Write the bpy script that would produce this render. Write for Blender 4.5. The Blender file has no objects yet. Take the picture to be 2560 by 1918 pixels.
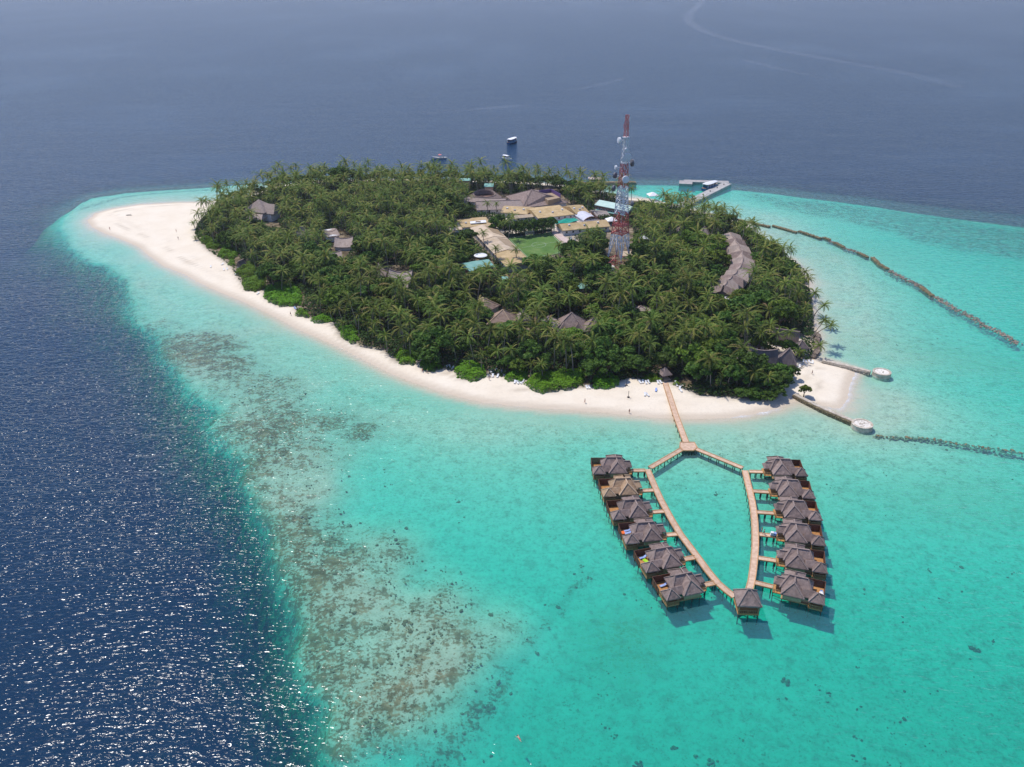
import bpy, bmesh, math, random
import numpy as np
from mathutils import Vector, Matrix

scene = bpy.context.scene
R = math.radians
rnd = random.Random(7)
nrng = np.random.default_rng(11)

# ------------------------------------------------------------------ camera
CAM_H, PITCH, FPX = 140.0, R(27.2), 2071.0
cam = bpy.data.objects.new('camera', bpy.data.cameras.new('camera'))
scene.collection.objects.link(cam)
cam.location = (0, 0, CAM_H)
cam.rotation_euler = (R(90) - PITCH, 0, 0)
cam.data.sensor_width = 36.0
cam.data.lens = 36.0 * FPX / 2560.0
cam.data.clip_start, cam.data.clip_end = 1.0, 60000.0
scene.camera = cam

# ------------------------------------------------------------------ light
SUN = Vector((-0.38, 0.33, 1.0)).normalized()          # towards the sun
SUN_EL = math.asin(SUN.z)
SUN_AZ = math.atan2(SUN.x, SUN.y)
world = bpy.data.worlds.new("World")
scene.world = world
world.use_nodes = True
wn = world.node_tree
sky = wn.nodes.new('ShaderNodeTexSky')
sky.sky_type = 'NISHITA'
sky.sun_disc = False
sky.sun_elevation = SUN_EL
sky.sun_rotation = SUN_AZ
sky.air_density, sky.dust_density, sky.ozone_density = 1.0, 0.35, 3.0
tint = wn.nodes.new('ShaderNodeMix'); tint.data_type = 'RGBA'; tint.blend_type = 'MULTIPLY'
tint.inputs[0].default_value = 1.0
tint.inputs[7].default_value = (0.82, 0.85, 1.05, 1)      # the clear blue of a tropical noon
wn.links.new(sky.outputs[0], tint.inputs[6])
wn.links.new(tint.outputs[2], wn.nodes['Background'].inputs['Color'])
wn.nodes['Background'].inputs['Strength'].default_value = 0.15
sl = bpy.data.lights.new('sun', 'SUN')
sl.energy = 3.7
sl.angle = R(0.55)
sl.color = (1.0, 0.955, 0.90)
sun = bpy.data.objects.new('sun', sl)
scene.collection.objects.link(sun)
sun.rotation_euler = (-SUN).to_track_quat('-Z', 'Y').to_euler()

vs = scene.view_settings
vs.view_transform, vs.look = 'Standard', 'None'
vs.gamma, vs.exposure = 1.0, 0.12
vs.use_curve_mapping = False
cy = scene.cycles
cy.max_bounces = 8
cy.diffuse_bounces = 3
cy.glossy_bounces = 3
cy.transmission_bounces = 4
cy.transparent_max_bounces = 12
cy.caustics_reflective = cy.caustics_refractive = False
cy.sample_clamp_indirect = 4.0
print('denoise', cy.use_denoising)
cy.sample_clamp_direct = 3.0
cy.use_denoising = True

# ------------------------------------------------------------------ helpers
def P(px, py, z=0.0):
    """the point of the scene at height z that the photograph shows at (px, py)"""
    u, v = (px - 1280.0) / FPX, (py - 959.0) / FPX
    c, s = math.cos(PITCH), math.sin(PITCH)
    dx, dy, dz = u, c - v * s, -s - v * c
    t = (z - CAM_H) / dz
    return Vector((dx * t, dy * t, z))

def PW(lst, z=0.0):
    return np.array([P(x, y, z)[:2] for x, y in lst])

def to_px(x, y, z):
    c, s = math.cos(PITCH), math.sin(PITCH)
    dz = z - CAM_H
    zc = y * c - dz * s
    return 1280 + FPX * x / zc, 959 - FPX * (y * s + dz * c) / zc

def inside(poly, X, Y):
    r = np.zeros(X.shape, bool)
    n = len(poly)
    for i in range(n):
        x0, y0 = poly[i]; x1, y1 = poly[(i + 1) % n]
        c = (y0 > Y) != (y1 > Y)
        if y1 != y0:
            r ^= c & (X < (x1 - x0) * (Y - y0) / (y1 - y0) + x0)
    return r

def linedist(pts, X, Y, closed=False):
    d = np.full(X.shape, 1e12)
    n = len(pts)
    for i in range(n if closed else n - 1):
        x0, y0 = pts[i]; x1, y1 = pts[(i + 1) % n]
        ex, ey = x1 - x0, y1 - y0
        L = ex * ex + ey * ey + 1e-9
        t = np.clip(((X - x0) * ex + (Y - y0) * ey) / L, 0, 1)
        d = np.minimum(d, (X - x0 - t * ex) ** 2 + (Y - y0 - t * ey) ** 2)
    return np.sqrt(d)

def sdf(poly, X, Y):
    d = linedist(poly, X, Y, True)
    return np.where(inside(poly, X, Y), -d, d)

def sstep(a, b, x):
    t = np.clip((x - a) / (b - a), 0, 1)
    return t * t * (3 - 2 * t)

def vnoise(X, Y, scale, seed=0):
    x, y = X / scale, Y / scale
    xi, yi = np.floor(x).astype(np.int64), np.floor(y).astype(np.int64)
    fx, fy = x - xi, y - yi
    fx, fy = fx * fx * (3 - 2 * fx), fy * fy * (3 - 2 * fy)
    def h(a, b):
        n = (a * 374761393 + b * 668265263 + seed * 974634541) & 0x7fffffff
        n = ((n ^ (n >> 13)) * 1274126177) & 0x7fffffff
        return ((n ^ (n >> 16)) & 0xffff) / 65535.0
    return ((h(xi, yi) * (1 - fx) + h(xi + 1, yi) * fx) * (1 - fy)
            + (h(xi, yi + 1) * (1 - fx) + h(xi + 1, yi + 1) * fx) * fy)

def fbm(X, Y, scale, seed=0, oct=3):
    r, a, t = 0, 1.0, 0
    for k in range(oct):
        r = r + a * vnoise(X, Y, scale / 2 ** k, seed + k * 17)
        t += a; a *= 0.5
    return r / t

def link(o, parent=None):
    scene.collection.objects.link(o)
    if parent is not None:
        o.parent = parent
    return o

def tag(o, label=None, cat=None, group=None, kind=None):
    if label: o['label'] = label
    if cat: o['category'] = cat
    if group: o['group'] = group
    if kind: o['kind'] = kind
    return o

def thing(name, label, cat, loc=(0, 0, 0), rotz=0.0, group=None):
    o = bpy.data.objects.new(name, None)
    o.empty_display_size = 0.5
    link(o)
    o.location = loc
    o.rotation_euler = (0, 0, rotz)
    return tag(o, label, cat, group)

def copy_tree(o, parent=None):
    c = o.copy()
    scene.collection.objects.link(c)
    if parent is not None: c.parent = parent
    for ch in list(o.children):
        copy_tree(ch, c)
    return c

def mesh_np(name, V, F, mats, smooth=False, midx=None):
    """mesh from arrays; F is (n,3) or (n,4)"""
    me = bpy.data.meshes.new(name)
    V = np.asarray(V, np.float32); F = np.asarray(F, np.int32)
    n, k = F.shape
    me.vertices.add(len(V)); me.vertices.foreach_set('co', V.ravel())
    me.loops.add(n * k); me.loops.foreach_set('vertex_index', F.ravel())
    me.polygons.add(n)
    me.polygons.foreach_set('loop_start', np.arange(0, n * k, k, dtype=np.int32))
    if midx is not None: me.polygons.foreach_set('material_index', np.asarray(midx, np.int32))
    me.polygons.foreach_set('use_smooth', np.full(n, smooth, bool))
    for m in (mats if isinstance(mats, (list, tuple)) else [mats]):
        me.materials.append(m)
    me.update(calc_edges=True)
    return me

def obj(name, me, parent=None, loc=None, rotz=None):
    o = bpy.data.objects.new(name, me)
    link(o, parent)
    if loc is not None: o.location = loc
    if rotz is not None: o.rotation_euler = (0, 0, rotz)
    return o

class MB:
    """collects shapes into one mesh"""
    def __init__(s): s.v, s.f, s.m = [], [], []
    def add(s, vs, fs, mi=0):
        o = len(s.v)
        s.v += [tuple(v) for v in vs]
        s.f += [tuple(i + o for i in f) for f in fs]
        s.m += [mi] * len(fs)
    def box(s, x0, x1, y0, y1, z0, z1, mi=0):
        s.add([(x0,y0,z0),(x1,y0,z0),(x1,y1,z0),(x0,y1,z0),(x0,y0,z1),(x1,y0,z1),(x1,y1,z1),(x0,y1,z1)],
              [(3,2,1,0),(4,5,6,7),(0,1,5,4),(1,2,6,5),(2,3,7,6),(3,0,4,7)], mi)
    def obox(s, c, ax, hx, hy, z0, z1, mi=0):
        """box centred at c (x,y) with its x axis along angle ax"""
        ca, sa = math.cos(ax), math.sin(ax)
        q = [(c[0]+ca*a-sa*b, c[1]+sa*a+ca*b) for a, b in ((-hx,-hy),(hx,-hy),(hx,hy),(-hx,hy))]
        s.prism(q, z0, z1, mi)
    def prism(s, q, z0, z1, mi=0):
        n = len(q)
        s.add([(x,y,z0) for x,y in q]+[(x,y,z1) for x,y in q],
              [tuple(range(n-1,-1,-1)), tuple(range(n,2*n))]+[(i,(i+1)%n,n+(i+1)%n,n+i) for i in range(n)], mi)
    def beam(s, p, q, w, h=None, mi=0, up=(0,0,1)):
        p, q = Vector(p), Vector(q); d = q - p
        if d.length < 1e-6: return
        h = h or w
        d.normalize(); u = Vector(up)
        if abs(d.dot(u)) > 0.98: u = Vector((0,1,0))
        r = d.cross(u).normalized() * (w/2); u = r.cross(d).normalized() * (h/2)
        s.add([p-r-u,p+r-u,p+r+u,p-r+u,q-r-u,q+r-u,q+r+u,q-r+u],
              [(0,1,2,3),(7,6,5,4),(4,5,1,0),(5,6,2,1),(6,7,3,2),(7,4,0,3)], mi)
    def tube(s, pts, rad, n=6, mi=0, cap=True):
        pts = [Vector(p) for p in pts]
        rs = rad if isinstance(rad, (list, tuple)) else [rad]*len(pts)
        o = len(s.v)
        for i, p in enumerate(pts):
            d = (pts[min(i+1,len(pts)-1)] - pts[max(i-1,0)]).normalized()
            u = Vector((0,0,1)) if abs(d.z) < 0.95 else Vector((0,1,0))
            a = d.cross(u).normalized(); b = a.cross(d).normalized()
            for k in range(n):
                t = 2*math.pi*k/n
                s.v.append(tuple(p + a*(rs[i]*math.cos(t)) + b*(rs[i]*math.sin(t))))
        for i in range(len(pts)-1):
            for k in range(n):
                k2 = (k+1)%n
                s.f.append((o+i*n+k2, o+i*n+k, o+(i+1)*n+k, o+(i+1)*n+k2)); s.m.append(mi)
        if cap:
            s.f.append(tuple(o+k for k in range(n))); s.m.append(mi)
            e = o+(len(pts)-1)*n
            s.f.append(tuple(e+k for k in range(n-1,-1,-1))); s.m.append(mi)
    def hip(s, x0, x1, y0, y1, ze, zr, axis='x', in0=1.0, in1=1.0, t=0.22, mi=0):
        """hipped roof with thick eaves; ridge set in by in0/in1 at its two ends (0 = gable)"""
        if axis == 'x':
            ym = (y0+y1)/2; A, B = (x0+in0, ym, zr), (x1-in1, ym, zr)
            c = [(x0,y0),(x1,y0),(x1,y1),(x0,y1)]
        else:
            xm = (x0+x1)/2; A, B = (xm, y0+in0, zr), (xm, y1-in1, zr)
            c = [(x1,y0),(x1,y1),(x0,y1),(x0,y0)]
        v = [(x,y,ze-t) for x,y in c]+[(x,y,ze) for x,y in c]+[A,B]
        s.add(v, [(3,2,1,0),(0,1,5,4),(1,2,6,5),(2,3,7,6),(3,0,4,7),
                  (4,5,9,8),(5,6,9),(6,7,8,9),(7,4,8)], mi)
    def pyramid(s, cx, cy_, hx, hy, ze, za, t=0.22, mi=0):
        c = [(cx-hx,cy_-hy),(cx+hx,cy_-hy),(cx+hx,cy_+hy),(cx-hx,cy_+hy)]
        s.add([(x,y,ze-t) for x,y in c]+[(x,y,ze) for x,y in c]+[(cx,cy_,za)],
              [(3,2,1,0),(0,1,5,4),(1,2,6,5),(2,3,7,6),(3,0,4,7),(4,5,8),(5,6,8),(6,7,8),(7,4,8)], mi)
    def cyl(s, cx, cy_, r, z0, z1, n=24, mi=0, r1=None):
        r1 = r if r1 is None else r1
        v = [(cx+r*math.cos(2*math.pi*k/n), cy_+r*math.sin(2*math.pi*k/n), z0) for k in range(n)]
        v += [(cx+r1*math.cos(2*math.pi*k/n), cy_+r1*math.sin(2*math.pi*k/n), z1) for k in range(n)]
        s.add(v, [tuple(range(n-1,-1,-1)), tuple(range(n,2*n))]+[(k,(k+1)%n,n+(k+1)%n,n+k) for k in range(n)], mi)
    def mesh(s, name, mats, smooth=False):
        me = bpy.data.meshes.new(name)
        me.from_pydata(s.v, [], s.f)
        for m in (mats if isinstance(mats, (list, tuple)) else [mats]): me.materials.append(m)
        me.polygons.foreach_set('material_index', s.m)
        if smooth: me.polygons.foreach_set('use_smooth', [True]*len(s.f))
        me.update()
        return me
    def build(s, name, mats, parent=None, smooth=False, loc=None, rotz=None):
        return obj(name, s.mesh(name, mats, smooth), parent, loc, rotz)

# ------------------------------------------------------------------ materials
def newmat(name):
    m = bpy.data.materials.new(name); m.use_nodes = True
    nt = m.node_tree
    return m, nt, nt.nodes, nt.links, nt.nodes['Principled BSDF']

def setp(b, rough=0.7, spec=0.3, metal=0.0):
    b.inputs['Roughness'].default_value = rough
    b.inputs['Specular IOR Level'].default_value = spec
    b.inputs['Metallic'].default_value = metal

def ramp(ns, ls, src, stops):
    r = ns.new('ShaderNodeValToRGB')
    e = r.color_ramp.elements
    while len(e) < len(stops): e.new(0.5)
    for k, (p, c) in enumerate(stops):
        e[k].position = p; e[k].color = (*c, 1) if len(c) == 3 else c
    ls.new(src, r.inputs[0])
    return r

def noise(ns, ls, scale, detail=4, rough=0.55, vec=None, dist=0.0):
    n = ns.new('ShaderNodeTexNoise')
    n.inputs['Scale'].default_value = scale
    n.inputs['Detail'].default_value = detail
    n.inputs['Roughness'].default_value = rough
    n.inputs['Distortion'].default_value = dist
    if vec is not None: ls.new(vec, n.inputs['Vector'])
    return n

def weathered(name, c0, c1, scale=1.2, rough=0.75, spec=0.25, bump=0.15, detail=5, stretch=(1,1,1), bscale=8.0, vary=0.12, metal=0.0):
    """two colours mixed by noise, with a little relief and a small shift from object to object"""
    m, nt, ns, ls, b = newmat(name)
    setp(b, rough, spec, metal)
    tc = ns.new('ShaderNodeTexCoord'); mp = ns.new('ShaderNodeMapping')
    mp.inputs['Scale'].default_value = stretch
    ls.new(tc.outputs['Object'], mp.inputs['Vector'])
    oi = ns.new('ShaderNodeObjectInfo')
    va = ns.new('ShaderNodeVectorMath'); va.operation = 'ADD'
    ls.new(mp.outputs[0], va.inputs[0])
    vm = ns.new('ShaderNodeVectorMath'); vm.operation = 'SCALE'; vm.inputs[0].default_value = (31, 17, 9)
    ls.new(oi.outputs['Random'], vm.inputs['Scale']); ls.new(vm.outputs[0], va.inputs[1])
    n = noise(ns, ls, scale, detail, 0.62, va.outputs[0])
    r = ramp(ns, ls, n.outputs['Fac'], [(0.3, c0), (0.7, c1)])
    hsv = ns.new('ShaderNodeHueSaturation')
    mr = ns.new('ShaderNodeMapRange')
    mr.inputs['To Min'].default_value, mr.inputs['To Max'].default_value = 1-vary, 1+vary
    ls.new(oi.outputs['Random'], mr.inputs['Value']); ls.new(mr.outputs[0], hsv.inputs['Value'])
    ls.new(r.outputs[0], hsv.inputs['Color']); ls.new(hsv.outputs[0], b.inputs['Base Color'])
    if bump:
        n2 = noise(ns, ls, bscale, 4, 0.6, va.outputs[0])
        bp = ns.new('ShaderNodeBump'); bp.inputs['Strength'].default_value = bump
        bp.inputs['Distance'].default_value = 0.1
        ls.new(n2.outputs['Fac'], bp.inputs['Height']); ls.new(bp.outputs[0], b.inputs['Normal'])
    return m

def thatch(name, c0, c1, ridge):
    """weathered palm thatch: streaks down the slope and the courses of the bundles"""
    m, nt, ns, ls, b = newmat(name)
    setp(b, 0.9, 0.1)
    tc = ns.new('ShaderNodeTexCoord'); oi = ns.new('ShaderNodeObjectInfo')
    mp = ns.new('ShaderNodeMapping'); mp.inputs['Scale'].default_value = (1, 1, 0.35)
    ls.new(tc.outputs['Object'], mp.inputs['Vector'])
    vm = ns.new('ShaderNodeVectorMath'); vm.operation = 'SCALE'; vm.inputs[0].default_value = (31, 17, 9)
    ls.new(oi.outputs['Random'], vm.inputs['Scale'])
    va = ns.new('ShaderNodeVectorMath'); va.operation = 'ADD'
    ls.new(mp.outputs[0], va.inputs[0]); ls.new(vm.outputs[0], va.inputs[1])
    n = noise(ns, ls, 0.9, 6, 0.68, va.outputs[0])
    n2 = noise(ns, ls, 7.0, 3, 0.6, va.outputs[0])
    mx = ns.new('ShaderNodeMath'); mx.operation = 'MULTIPLY_ADD'
    ls.new(n2.outputs['Fac'], mx.inputs[0]); mx.inputs[1].default_value = 0.45
    ls.new(n.outputs['Fac'], mx.inputs[2])
    r = ramp(ns, ls, mx.outputs[0], [(0.5, c0), (0.95, c1)])
    hsv = ns.new('ShaderNodeHueSaturation')
    mr = ns.new('ShaderNodeMapRange'); mr.inputs['To Min'].default_value, mr.inputs['To Max'].default_value = 0.85, 1.18
    ls.new(oi.outputs['Random'], mr.inputs['Value']); ls.new(mr.outputs[0], hsv.inputs['Value'])
    ls.new(r.outputs[0], hsv.inputs['Color']); ls.new(hsv.outputs[0], b.inputs['Base Color'])
    w = ns.new('ShaderNodeTexWave'); w.bands_direction = 'Z'
    w.inputs['Scale'].default_value = 1.6; w.inputs['Distortion'].default_value = 2.0; w.inputs['Detail'].default_value = 2
    ls.new(tc.outputs['Object'], w.inputs['Vector'])
    ad = ns.new('ShaderNodeMath'); ad.operation = 'MULTIPLY_ADD'
    ls.new(w.outputs['Fac'], ad.inputs[0]); ad.inputs[1].default_value = 0.5; ls.new(n2.outputs['Fac'], ad.inputs[2])
    bp = ns.new('ShaderNodeBump'); bp.inputs['Strength'].default_value = 0.5; bp.inputs['Distance'].default_value = 0.15
    ls.new(ad.outputs[0], bp.inputs['Height']); ls.new(bp.outputs[0], b.inputs['Normal'])
    return m

M = {}
M['thatch'] = thatch('grey_thatch', (0.165, 0.12, 0.103), (0.33, 0.25, 0.215), None)
M['thatch_ridge'] = weathered('thatch_ridge', (0.20, 0.15, 0.13), (0.335, 0.26, 0.225), 2.0, 0.9, 0.1, 0.3)
M['thatch_tan'] = thatch('new_thatch', (0.30, 0.195, 0.115), (0.50, 0.35, 0.22), None)
M['thatch_tan_ridge'] = weathered('new_thatch_ridge', (0.40, 0.28, 0.18), (0.54, 0.40, 0.27), 2.0, 0.9, 0.1, 0.3)
M['thatch_pale'] = thatch('pale_thatch', (0.29, 0.225, 0.19), (0.46, 0.37, 0.315), None)
M['thatch_rose'] = thatch('brown_thatch', (0.28, 0.19, 0.14), (0.44, 0.32, 0.25), None)
M['thatch_dark'] = thatch('dark_thatch', (0.10, 0.08, 0.078), (0.20, 0.165, 0.158), None)
M['deck'] = weathered('deck_wood', (0.47, 0.31, 0.20), (0.68, 0.49, 0.35), 0.9, 0.75, 0.2, 0.2, stretch=(1,1,1))
M['deck_edge'] = weathered('deck_edge_wood', (0.40, 0.22, 0.10), (0.54, 0.31, 0.15), 1.5, 0.75, 0.2, 0.2)
M['terrace'] = weathered('terrace_wood', (0.40, 0.19, 0.06), (0.56, 0.29, 0.11), 1.5, 0.75, 0.2, 0.2)
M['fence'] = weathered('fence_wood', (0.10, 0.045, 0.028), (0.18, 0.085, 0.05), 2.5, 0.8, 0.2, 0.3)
M['rail'] = weathered('railing_wood', (0.30, 0.18, 0.08), (0.45, 0.28, 0.14), 2.5, 0.8, 0.2, 0.2)
M['post'] = weathered('post_wood', (0.05, 0.04, 0.035), (0.11, 0.085, 0.07), 2.0, 0.85, 0.2, 0.3)
M['mat_wall'] = weathered('woven_wall', (0.34, 0.26, 0.15), (0.47, 0.37, 0.23), 3.0, 0.85, 0.15, 0.3)
M['glass'] = weathered('dark_glass', (0.015, 0.02, 0.025), (0.03, 0.04, 0.045), 1.0, 0.12, 0.6, 0.0)
M['white'] = weathered('white_paint', (0.70, 0.69, 0.67), (0.80, 0.79, 0.77), 1.0, 0.55, 0.3, 0.05)
M['whitewall'] = weathered('white_plaster', (0.58, 0.56, 0.54), (0.74, 0.72, 0.69), 0.8, 0.85, 0.2, 0.1)
M['tan_roof'] = weathered('tan_sheet_roof', (0.34, 0.235, 0.10), (0.54, 0.395, 0.21), 0.3, 0.7, 0.25, 0.1, stretch=(1,1,1))
M['pale_tan'] = weathered('pale_tan_roof', (0.41, 0.31, 0.20), (0.59, 0.47, 0.34), 0.3, 0.75, 0.2, 0.1)
M['brown_patch'] = weathered('shade_and_terrace_brown', (0.28, 0.20, 0.12), (0.35, 0.26, 0.17), 0.4, 0.75, 0.2, 0.1)
M['teal_roof'] = weathered('sea_green_sheet_roof', (0.16, 0.36, 0.30), (0.24, 0.45, 0.38), 0.4, 0.6, 0.3, 0.08)
M['mint_roof'] = weathered('mint_sheet_roof', (0.36, 0.50, 0.43), (0.48, 0.62, 0.54), 0.3, 0.6, 0.3, 0.08)
M['tarp'] = weathered('green_tarpaulin', (0.0, 0.24, 0.16), (0.01, 0.36, 0.25), 0.5, 0.6, 0.3, 0.6, bscale=1.2)
M['metal_sheet'] = weathered('pale_metal_sheet', (0.42, 0.42, 0.46), (0.58, 0.57, 0.60), 0.6, 0.5, 0.4, 0.05)
M['grey_roof'] = weathered('grey_brown_roof', (0.24, 0.20, 0.175), (0.33, 0.28, 0.25), 0.5, 0.8, 0.2, 0.1)
M['purple'] = weathered('purple_paint', (0.10, 0.055, 0.17), (0.15, 0.085, 0.23), 0.7, 0.6, 0.3, 0.05)
M['peach'] = weathered('peach_paint', (0.68, 0.38, 0.22), (0.80, 0.50, 0.32), 0.8, 0.8, 0.2, 0.05)
M['brownwall'] = weathered('brown_wall', (0.20, 0.11, 0.075), (0.30, 0.18, 0.13), 0.8, 0.8, 0.2, 0.1)
M['concrete'] = weathered('pier_concrete', (0.32, 0.30, 0.28), (0.47, 0.445, 0.41), 0.35, 0.9, 0.15, 0.2)
M['coralstone'] = weathered('coral_stone', (0.34, 0.28, 0.20), (0.62, 0.55, 0.46), 1.0, 0.95, 0.1, 0.6, bscale=3)
M['algae_stone'] = weathered('algae_stone', (0.13, 0.10, 0.055), (0.31, 0.245, 0.14), 0.8, 0.9, 0.2, 0.6, bscale=3)
M['darkstone'] = weathered('wet_rubble', (0.14, 0.105, 0.078), (0.36, 0.285, 0.225), 0.7, 0.85, 0.2, 0.6, bscale=3)
M['coral'] = weathered('coral_head', (0.13, 0.10, 0.055), (0.27, 0.215, 0.12), 0.9, 0.9, 0.1, 0.8, bscale=4, vary=0.4)
M['wsand'] = weathered('white_coral_sand', (0.60, 0.55, 0.47), (0.74, 0.69, 0.61), 0.5, 0.95, 0.1, 0.2)
M['pave'] = weathered('pink_paving', (0.50, 0.38, 0.33), (0.62, 0.50, 0.44), 0.5, 0.9, 0.15, 0.1)
M['red_steel'] = weathered('red_paint_steel', (0.46, 0.085, 0.065), (0.60, 0.15, 0.12), 1.5, 0.5, 0.4, 0.0)
M['white_steel'] = weathered('white_paint_steel', (0.66, 0.65, 0.66), (0.80, 0.79, 0.79), 1.5, 0.5, 0.4, 0.0)
M['dark_dish'] = weathered('dark_dish_back', (0.10, 0.10, 0.12), (0.17, 0.17, 0.19), 1.5, 0.6, 0.3, 0.0)
M['blue_hull'] = weathered('blue_hull_paint', (0.0, 0.07, 0.19), (0.005, 0.11, 0.27), 1.0, 0.35, 0.5, 0.0)
M['teal_hull'] = weathered('teal_stripe_paint', (0.01, 0.24, 0.33), (0.02, 0.31, 0.40), 1.0, 0.35, 0.5, 0.0)
M['towel_blue'] = weathered('blue_cloth', (0.13, 0.22, 0.52), (0.45, 0.55, 0.80), 2.0, 0.9, 0.1, 0.2)
M['orange'] = weathered('orange_cloth', (0.75, 0.12, 0.02), (0.9, 0.22, 0.06), 2.0, 0.8, 0.2, 0.2)
M['lime'] = weathered('lime_cloth', (0.30, 0.55, 0.02), (0.42, 0.70, 0.05), 2.0, 0.8, 0.2, 0.2)
M['red_cloth'] = weathered('red_cloth', (0.55, 0.12, 0.11), (0.72, 0.25, 0.22), 2.0, 0.8, 0.2, 0.2)
M['skin'] = weathered('skin', (0.42, 0.23, 0.15), (0.52, 0.30, 0.20), 3.0, 0.6, 0.3, 0.0, vary=0.3)
M['hair'] = weathered('hair', (0.02, 0.013, 0.008), (0.05, 0.03, 0.02), 3.0, 0.6, 0.3, 0.0)
M['shorts'] = weathered('swim_shorts', (0.03, 0.04, 0.12), (0.06, 0.08, 0.20), 3.0, 0.8, 0.2, 0.0)
M['bark'] = weathered('palm_bark', (0.20, 0.165, 0.125), (0.34, 0.29, 0.235), 1.5, 0.9, 0.1, 0.4, stretch=(1,1,4))
M['wood_dark'] = weathered('dark_bark', (0.10, 0.075, 0.05), (0.18, 0.14, 0.10), 1.5, 0.9, 0.1, 0.4)

def leafmat(name, cols, trans=0.25, rough=0.5, spec=0.35, island=True, scale=0.25):
    """leaves: each leaf its own shade, each plant a little different"""
    m, nt, ns, ls, b = newmat(name)
    setp(b, rough, spec)
    ge = ns.new('ShaderNodeNewGeometry'); oi = ns.new('ShaderNodeObjectInfo')
    tc = ns.new('ShaderNodeTexCoord')
    n = noise(ns, ls, scale, 2, 0.5, tc.outputs['Object'])
    mx = ns.new('ShaderNodeMix')
    mx.inputs[0].default_value = 0.45
    ls.new(n.outputs['Fac'], mx.inputs[2])
    ls.new(ge.outputs['Random Per Island'] if island else oi.outputs['Random'], mx.inputs[3])
    k = len(cols)
    r = ramp(ns, ls, mx.outputs[0], [(0.15 + 0.7*i/(k-1), c) for i, c in enumerate(cols)])
    hsv = ns.new('ShaderNodeHueSaturation')
    mr = ns.new('ShaderNodeMapRange'); mr.inputs['To Min'].default_value, mr.inputs['To Max'].default_value = 0.72, 1.3
    ls.new(oi.outputs['Random'], mr.inputs['Value']); ls.new(mr.outputs[0], hsv.inputs['Value'])
    mh = ns.new('ShaderNodeMapRange'); mh.inputs['To Min'].default_value, mh.inputs['To Max'].default_value = 0.485, 0.515
    ls.new(oi.outputs['Random'], mh.inputs['Value']); ls.new(mh.outputs[0], hsv.inputs['Hue'])
    ls.new(r.outputs[0], hsv.inputs['Color']); ls.new(hsv.outputs[0], b.inputs['Base Color'])
    tr = ns.new('ShaderNodeBsdfTranslucent'); ls.new(hsv.outputs[0], tr.inputs['Color'])
    ms = ns.new('ShaderNodeMixShader'); ms.inputs[0].default_value = trans
    ls.new(b.outputs[0], ms.inputs[1]); ls.new(tr.outputs[0], ms.inputs[2])
    ls.new(ms.outputs[0], ns['Material Output'].inputs['Surface'])
    return m

M['palm'] = leafmat('palm_fronds', [(0.042,0.08,0.011), (0.075,0.125,0.015), (0.125,0.17,0.024), (0.22,0.22,0.045), (0.28,0.18,0.075)], 0.22, 0.6, 0.12)
M['leaf'] = leafmat('broad_leaves', [(0.033,0.07,0.012), (0.07,0.135,0.017), (0.12,0.195,0.024)], 0.2, 0.6, 0.15)
M['leaf_bright'] = leafmat('yellow_green_leaves', [(0.075,0.13,0.012), (0.12,0.19,0.02), (0.20,0.27,0.025)], 0.22, 0.6, 0.15)
M['shrub'] = leafmat('beach_shrub_leaves', [(0.065,0.16,0.005), (0.12,0.255,0.010), (0.185,0.34,0.015)], 0.2, 0.55, 0.15)
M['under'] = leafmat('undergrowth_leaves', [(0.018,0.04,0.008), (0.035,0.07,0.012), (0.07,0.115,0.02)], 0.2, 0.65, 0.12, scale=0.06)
# ------------------------------------------------------------------ outlines (read off the photograph, laid on the water plane)
SHORE_PX = [(221,551),(231,567),(263,583),(304,598),(348,617),(370,636),(411,665),(459,684),(506,709),(554,731),
 (601,750),(649,772),(696,795),(750,824),(800,846),(858,871),(916,902),(974,931),(1031,955),(1089,973),(1147,991),(1205,1004),
 (1263,1011),(1321,1017),(1400,1022),(1480,1028),(1545,1034),(1600,1039),(1660,1044),(1747,1047),(1820,1043),(1877,1036),
 (1944,1021),(1975,1006),(2000,1000),(2040,1012),(2072,1016),(2095,1022),(2117,1000),(2121,965),(2130,945),(2140,925),(2100,910),(2057,899),(2034,890),
 (2043,878),(2041,856),(2045,842),(2033,800),(2030,750),(2021,706),(1997,669),(1980,649),(1947,637),(1912,609),(1886,583),
 (1873,568),(1864,556),(1795,544),(1766,533),(1700,516),(1640,500),(1600,497),(1565,496),(1541,491),(1490,478.5),(1440,468.3),(1380,460.4),
 (1300,455.4),(1200,451.4),(1100,449.4),(1000,448.4),(900,449.4),(800,452.4),(700,462.3),(620,489),(513,506),(443,507),(348,512),(278,523),(240,534)]
REEF_PX = [(646,453),(475,463),(316,474),(222,488),(186,512),(160,538),(146,565),(158,588),(165,614),(190,633),(218,655),(262,670),(280,690),
 (285,722),(304,747),(322,779),(344,807),(363,833),(372,867),(399,893),(445,984),(486,1065),(527,1146),(556,1215),(579,1273),
 (602,1342),(631,1423),(665,1493),(694,1562),(712,1643),(741,1724),(770,1805),(799,1875),(830,1960),(900,2120),(1050,2450),
 (4200,2450),(4200,800),(2900,578),(2560,539),(2412,526),(2281,512),(2194,500),(2108,490),(2021,481),(1934,470),(1825,462),
 (1700,454),(1590,454),(1463,454),(1380,444),(1200,436),(1000,434),(800,440)]
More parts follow.
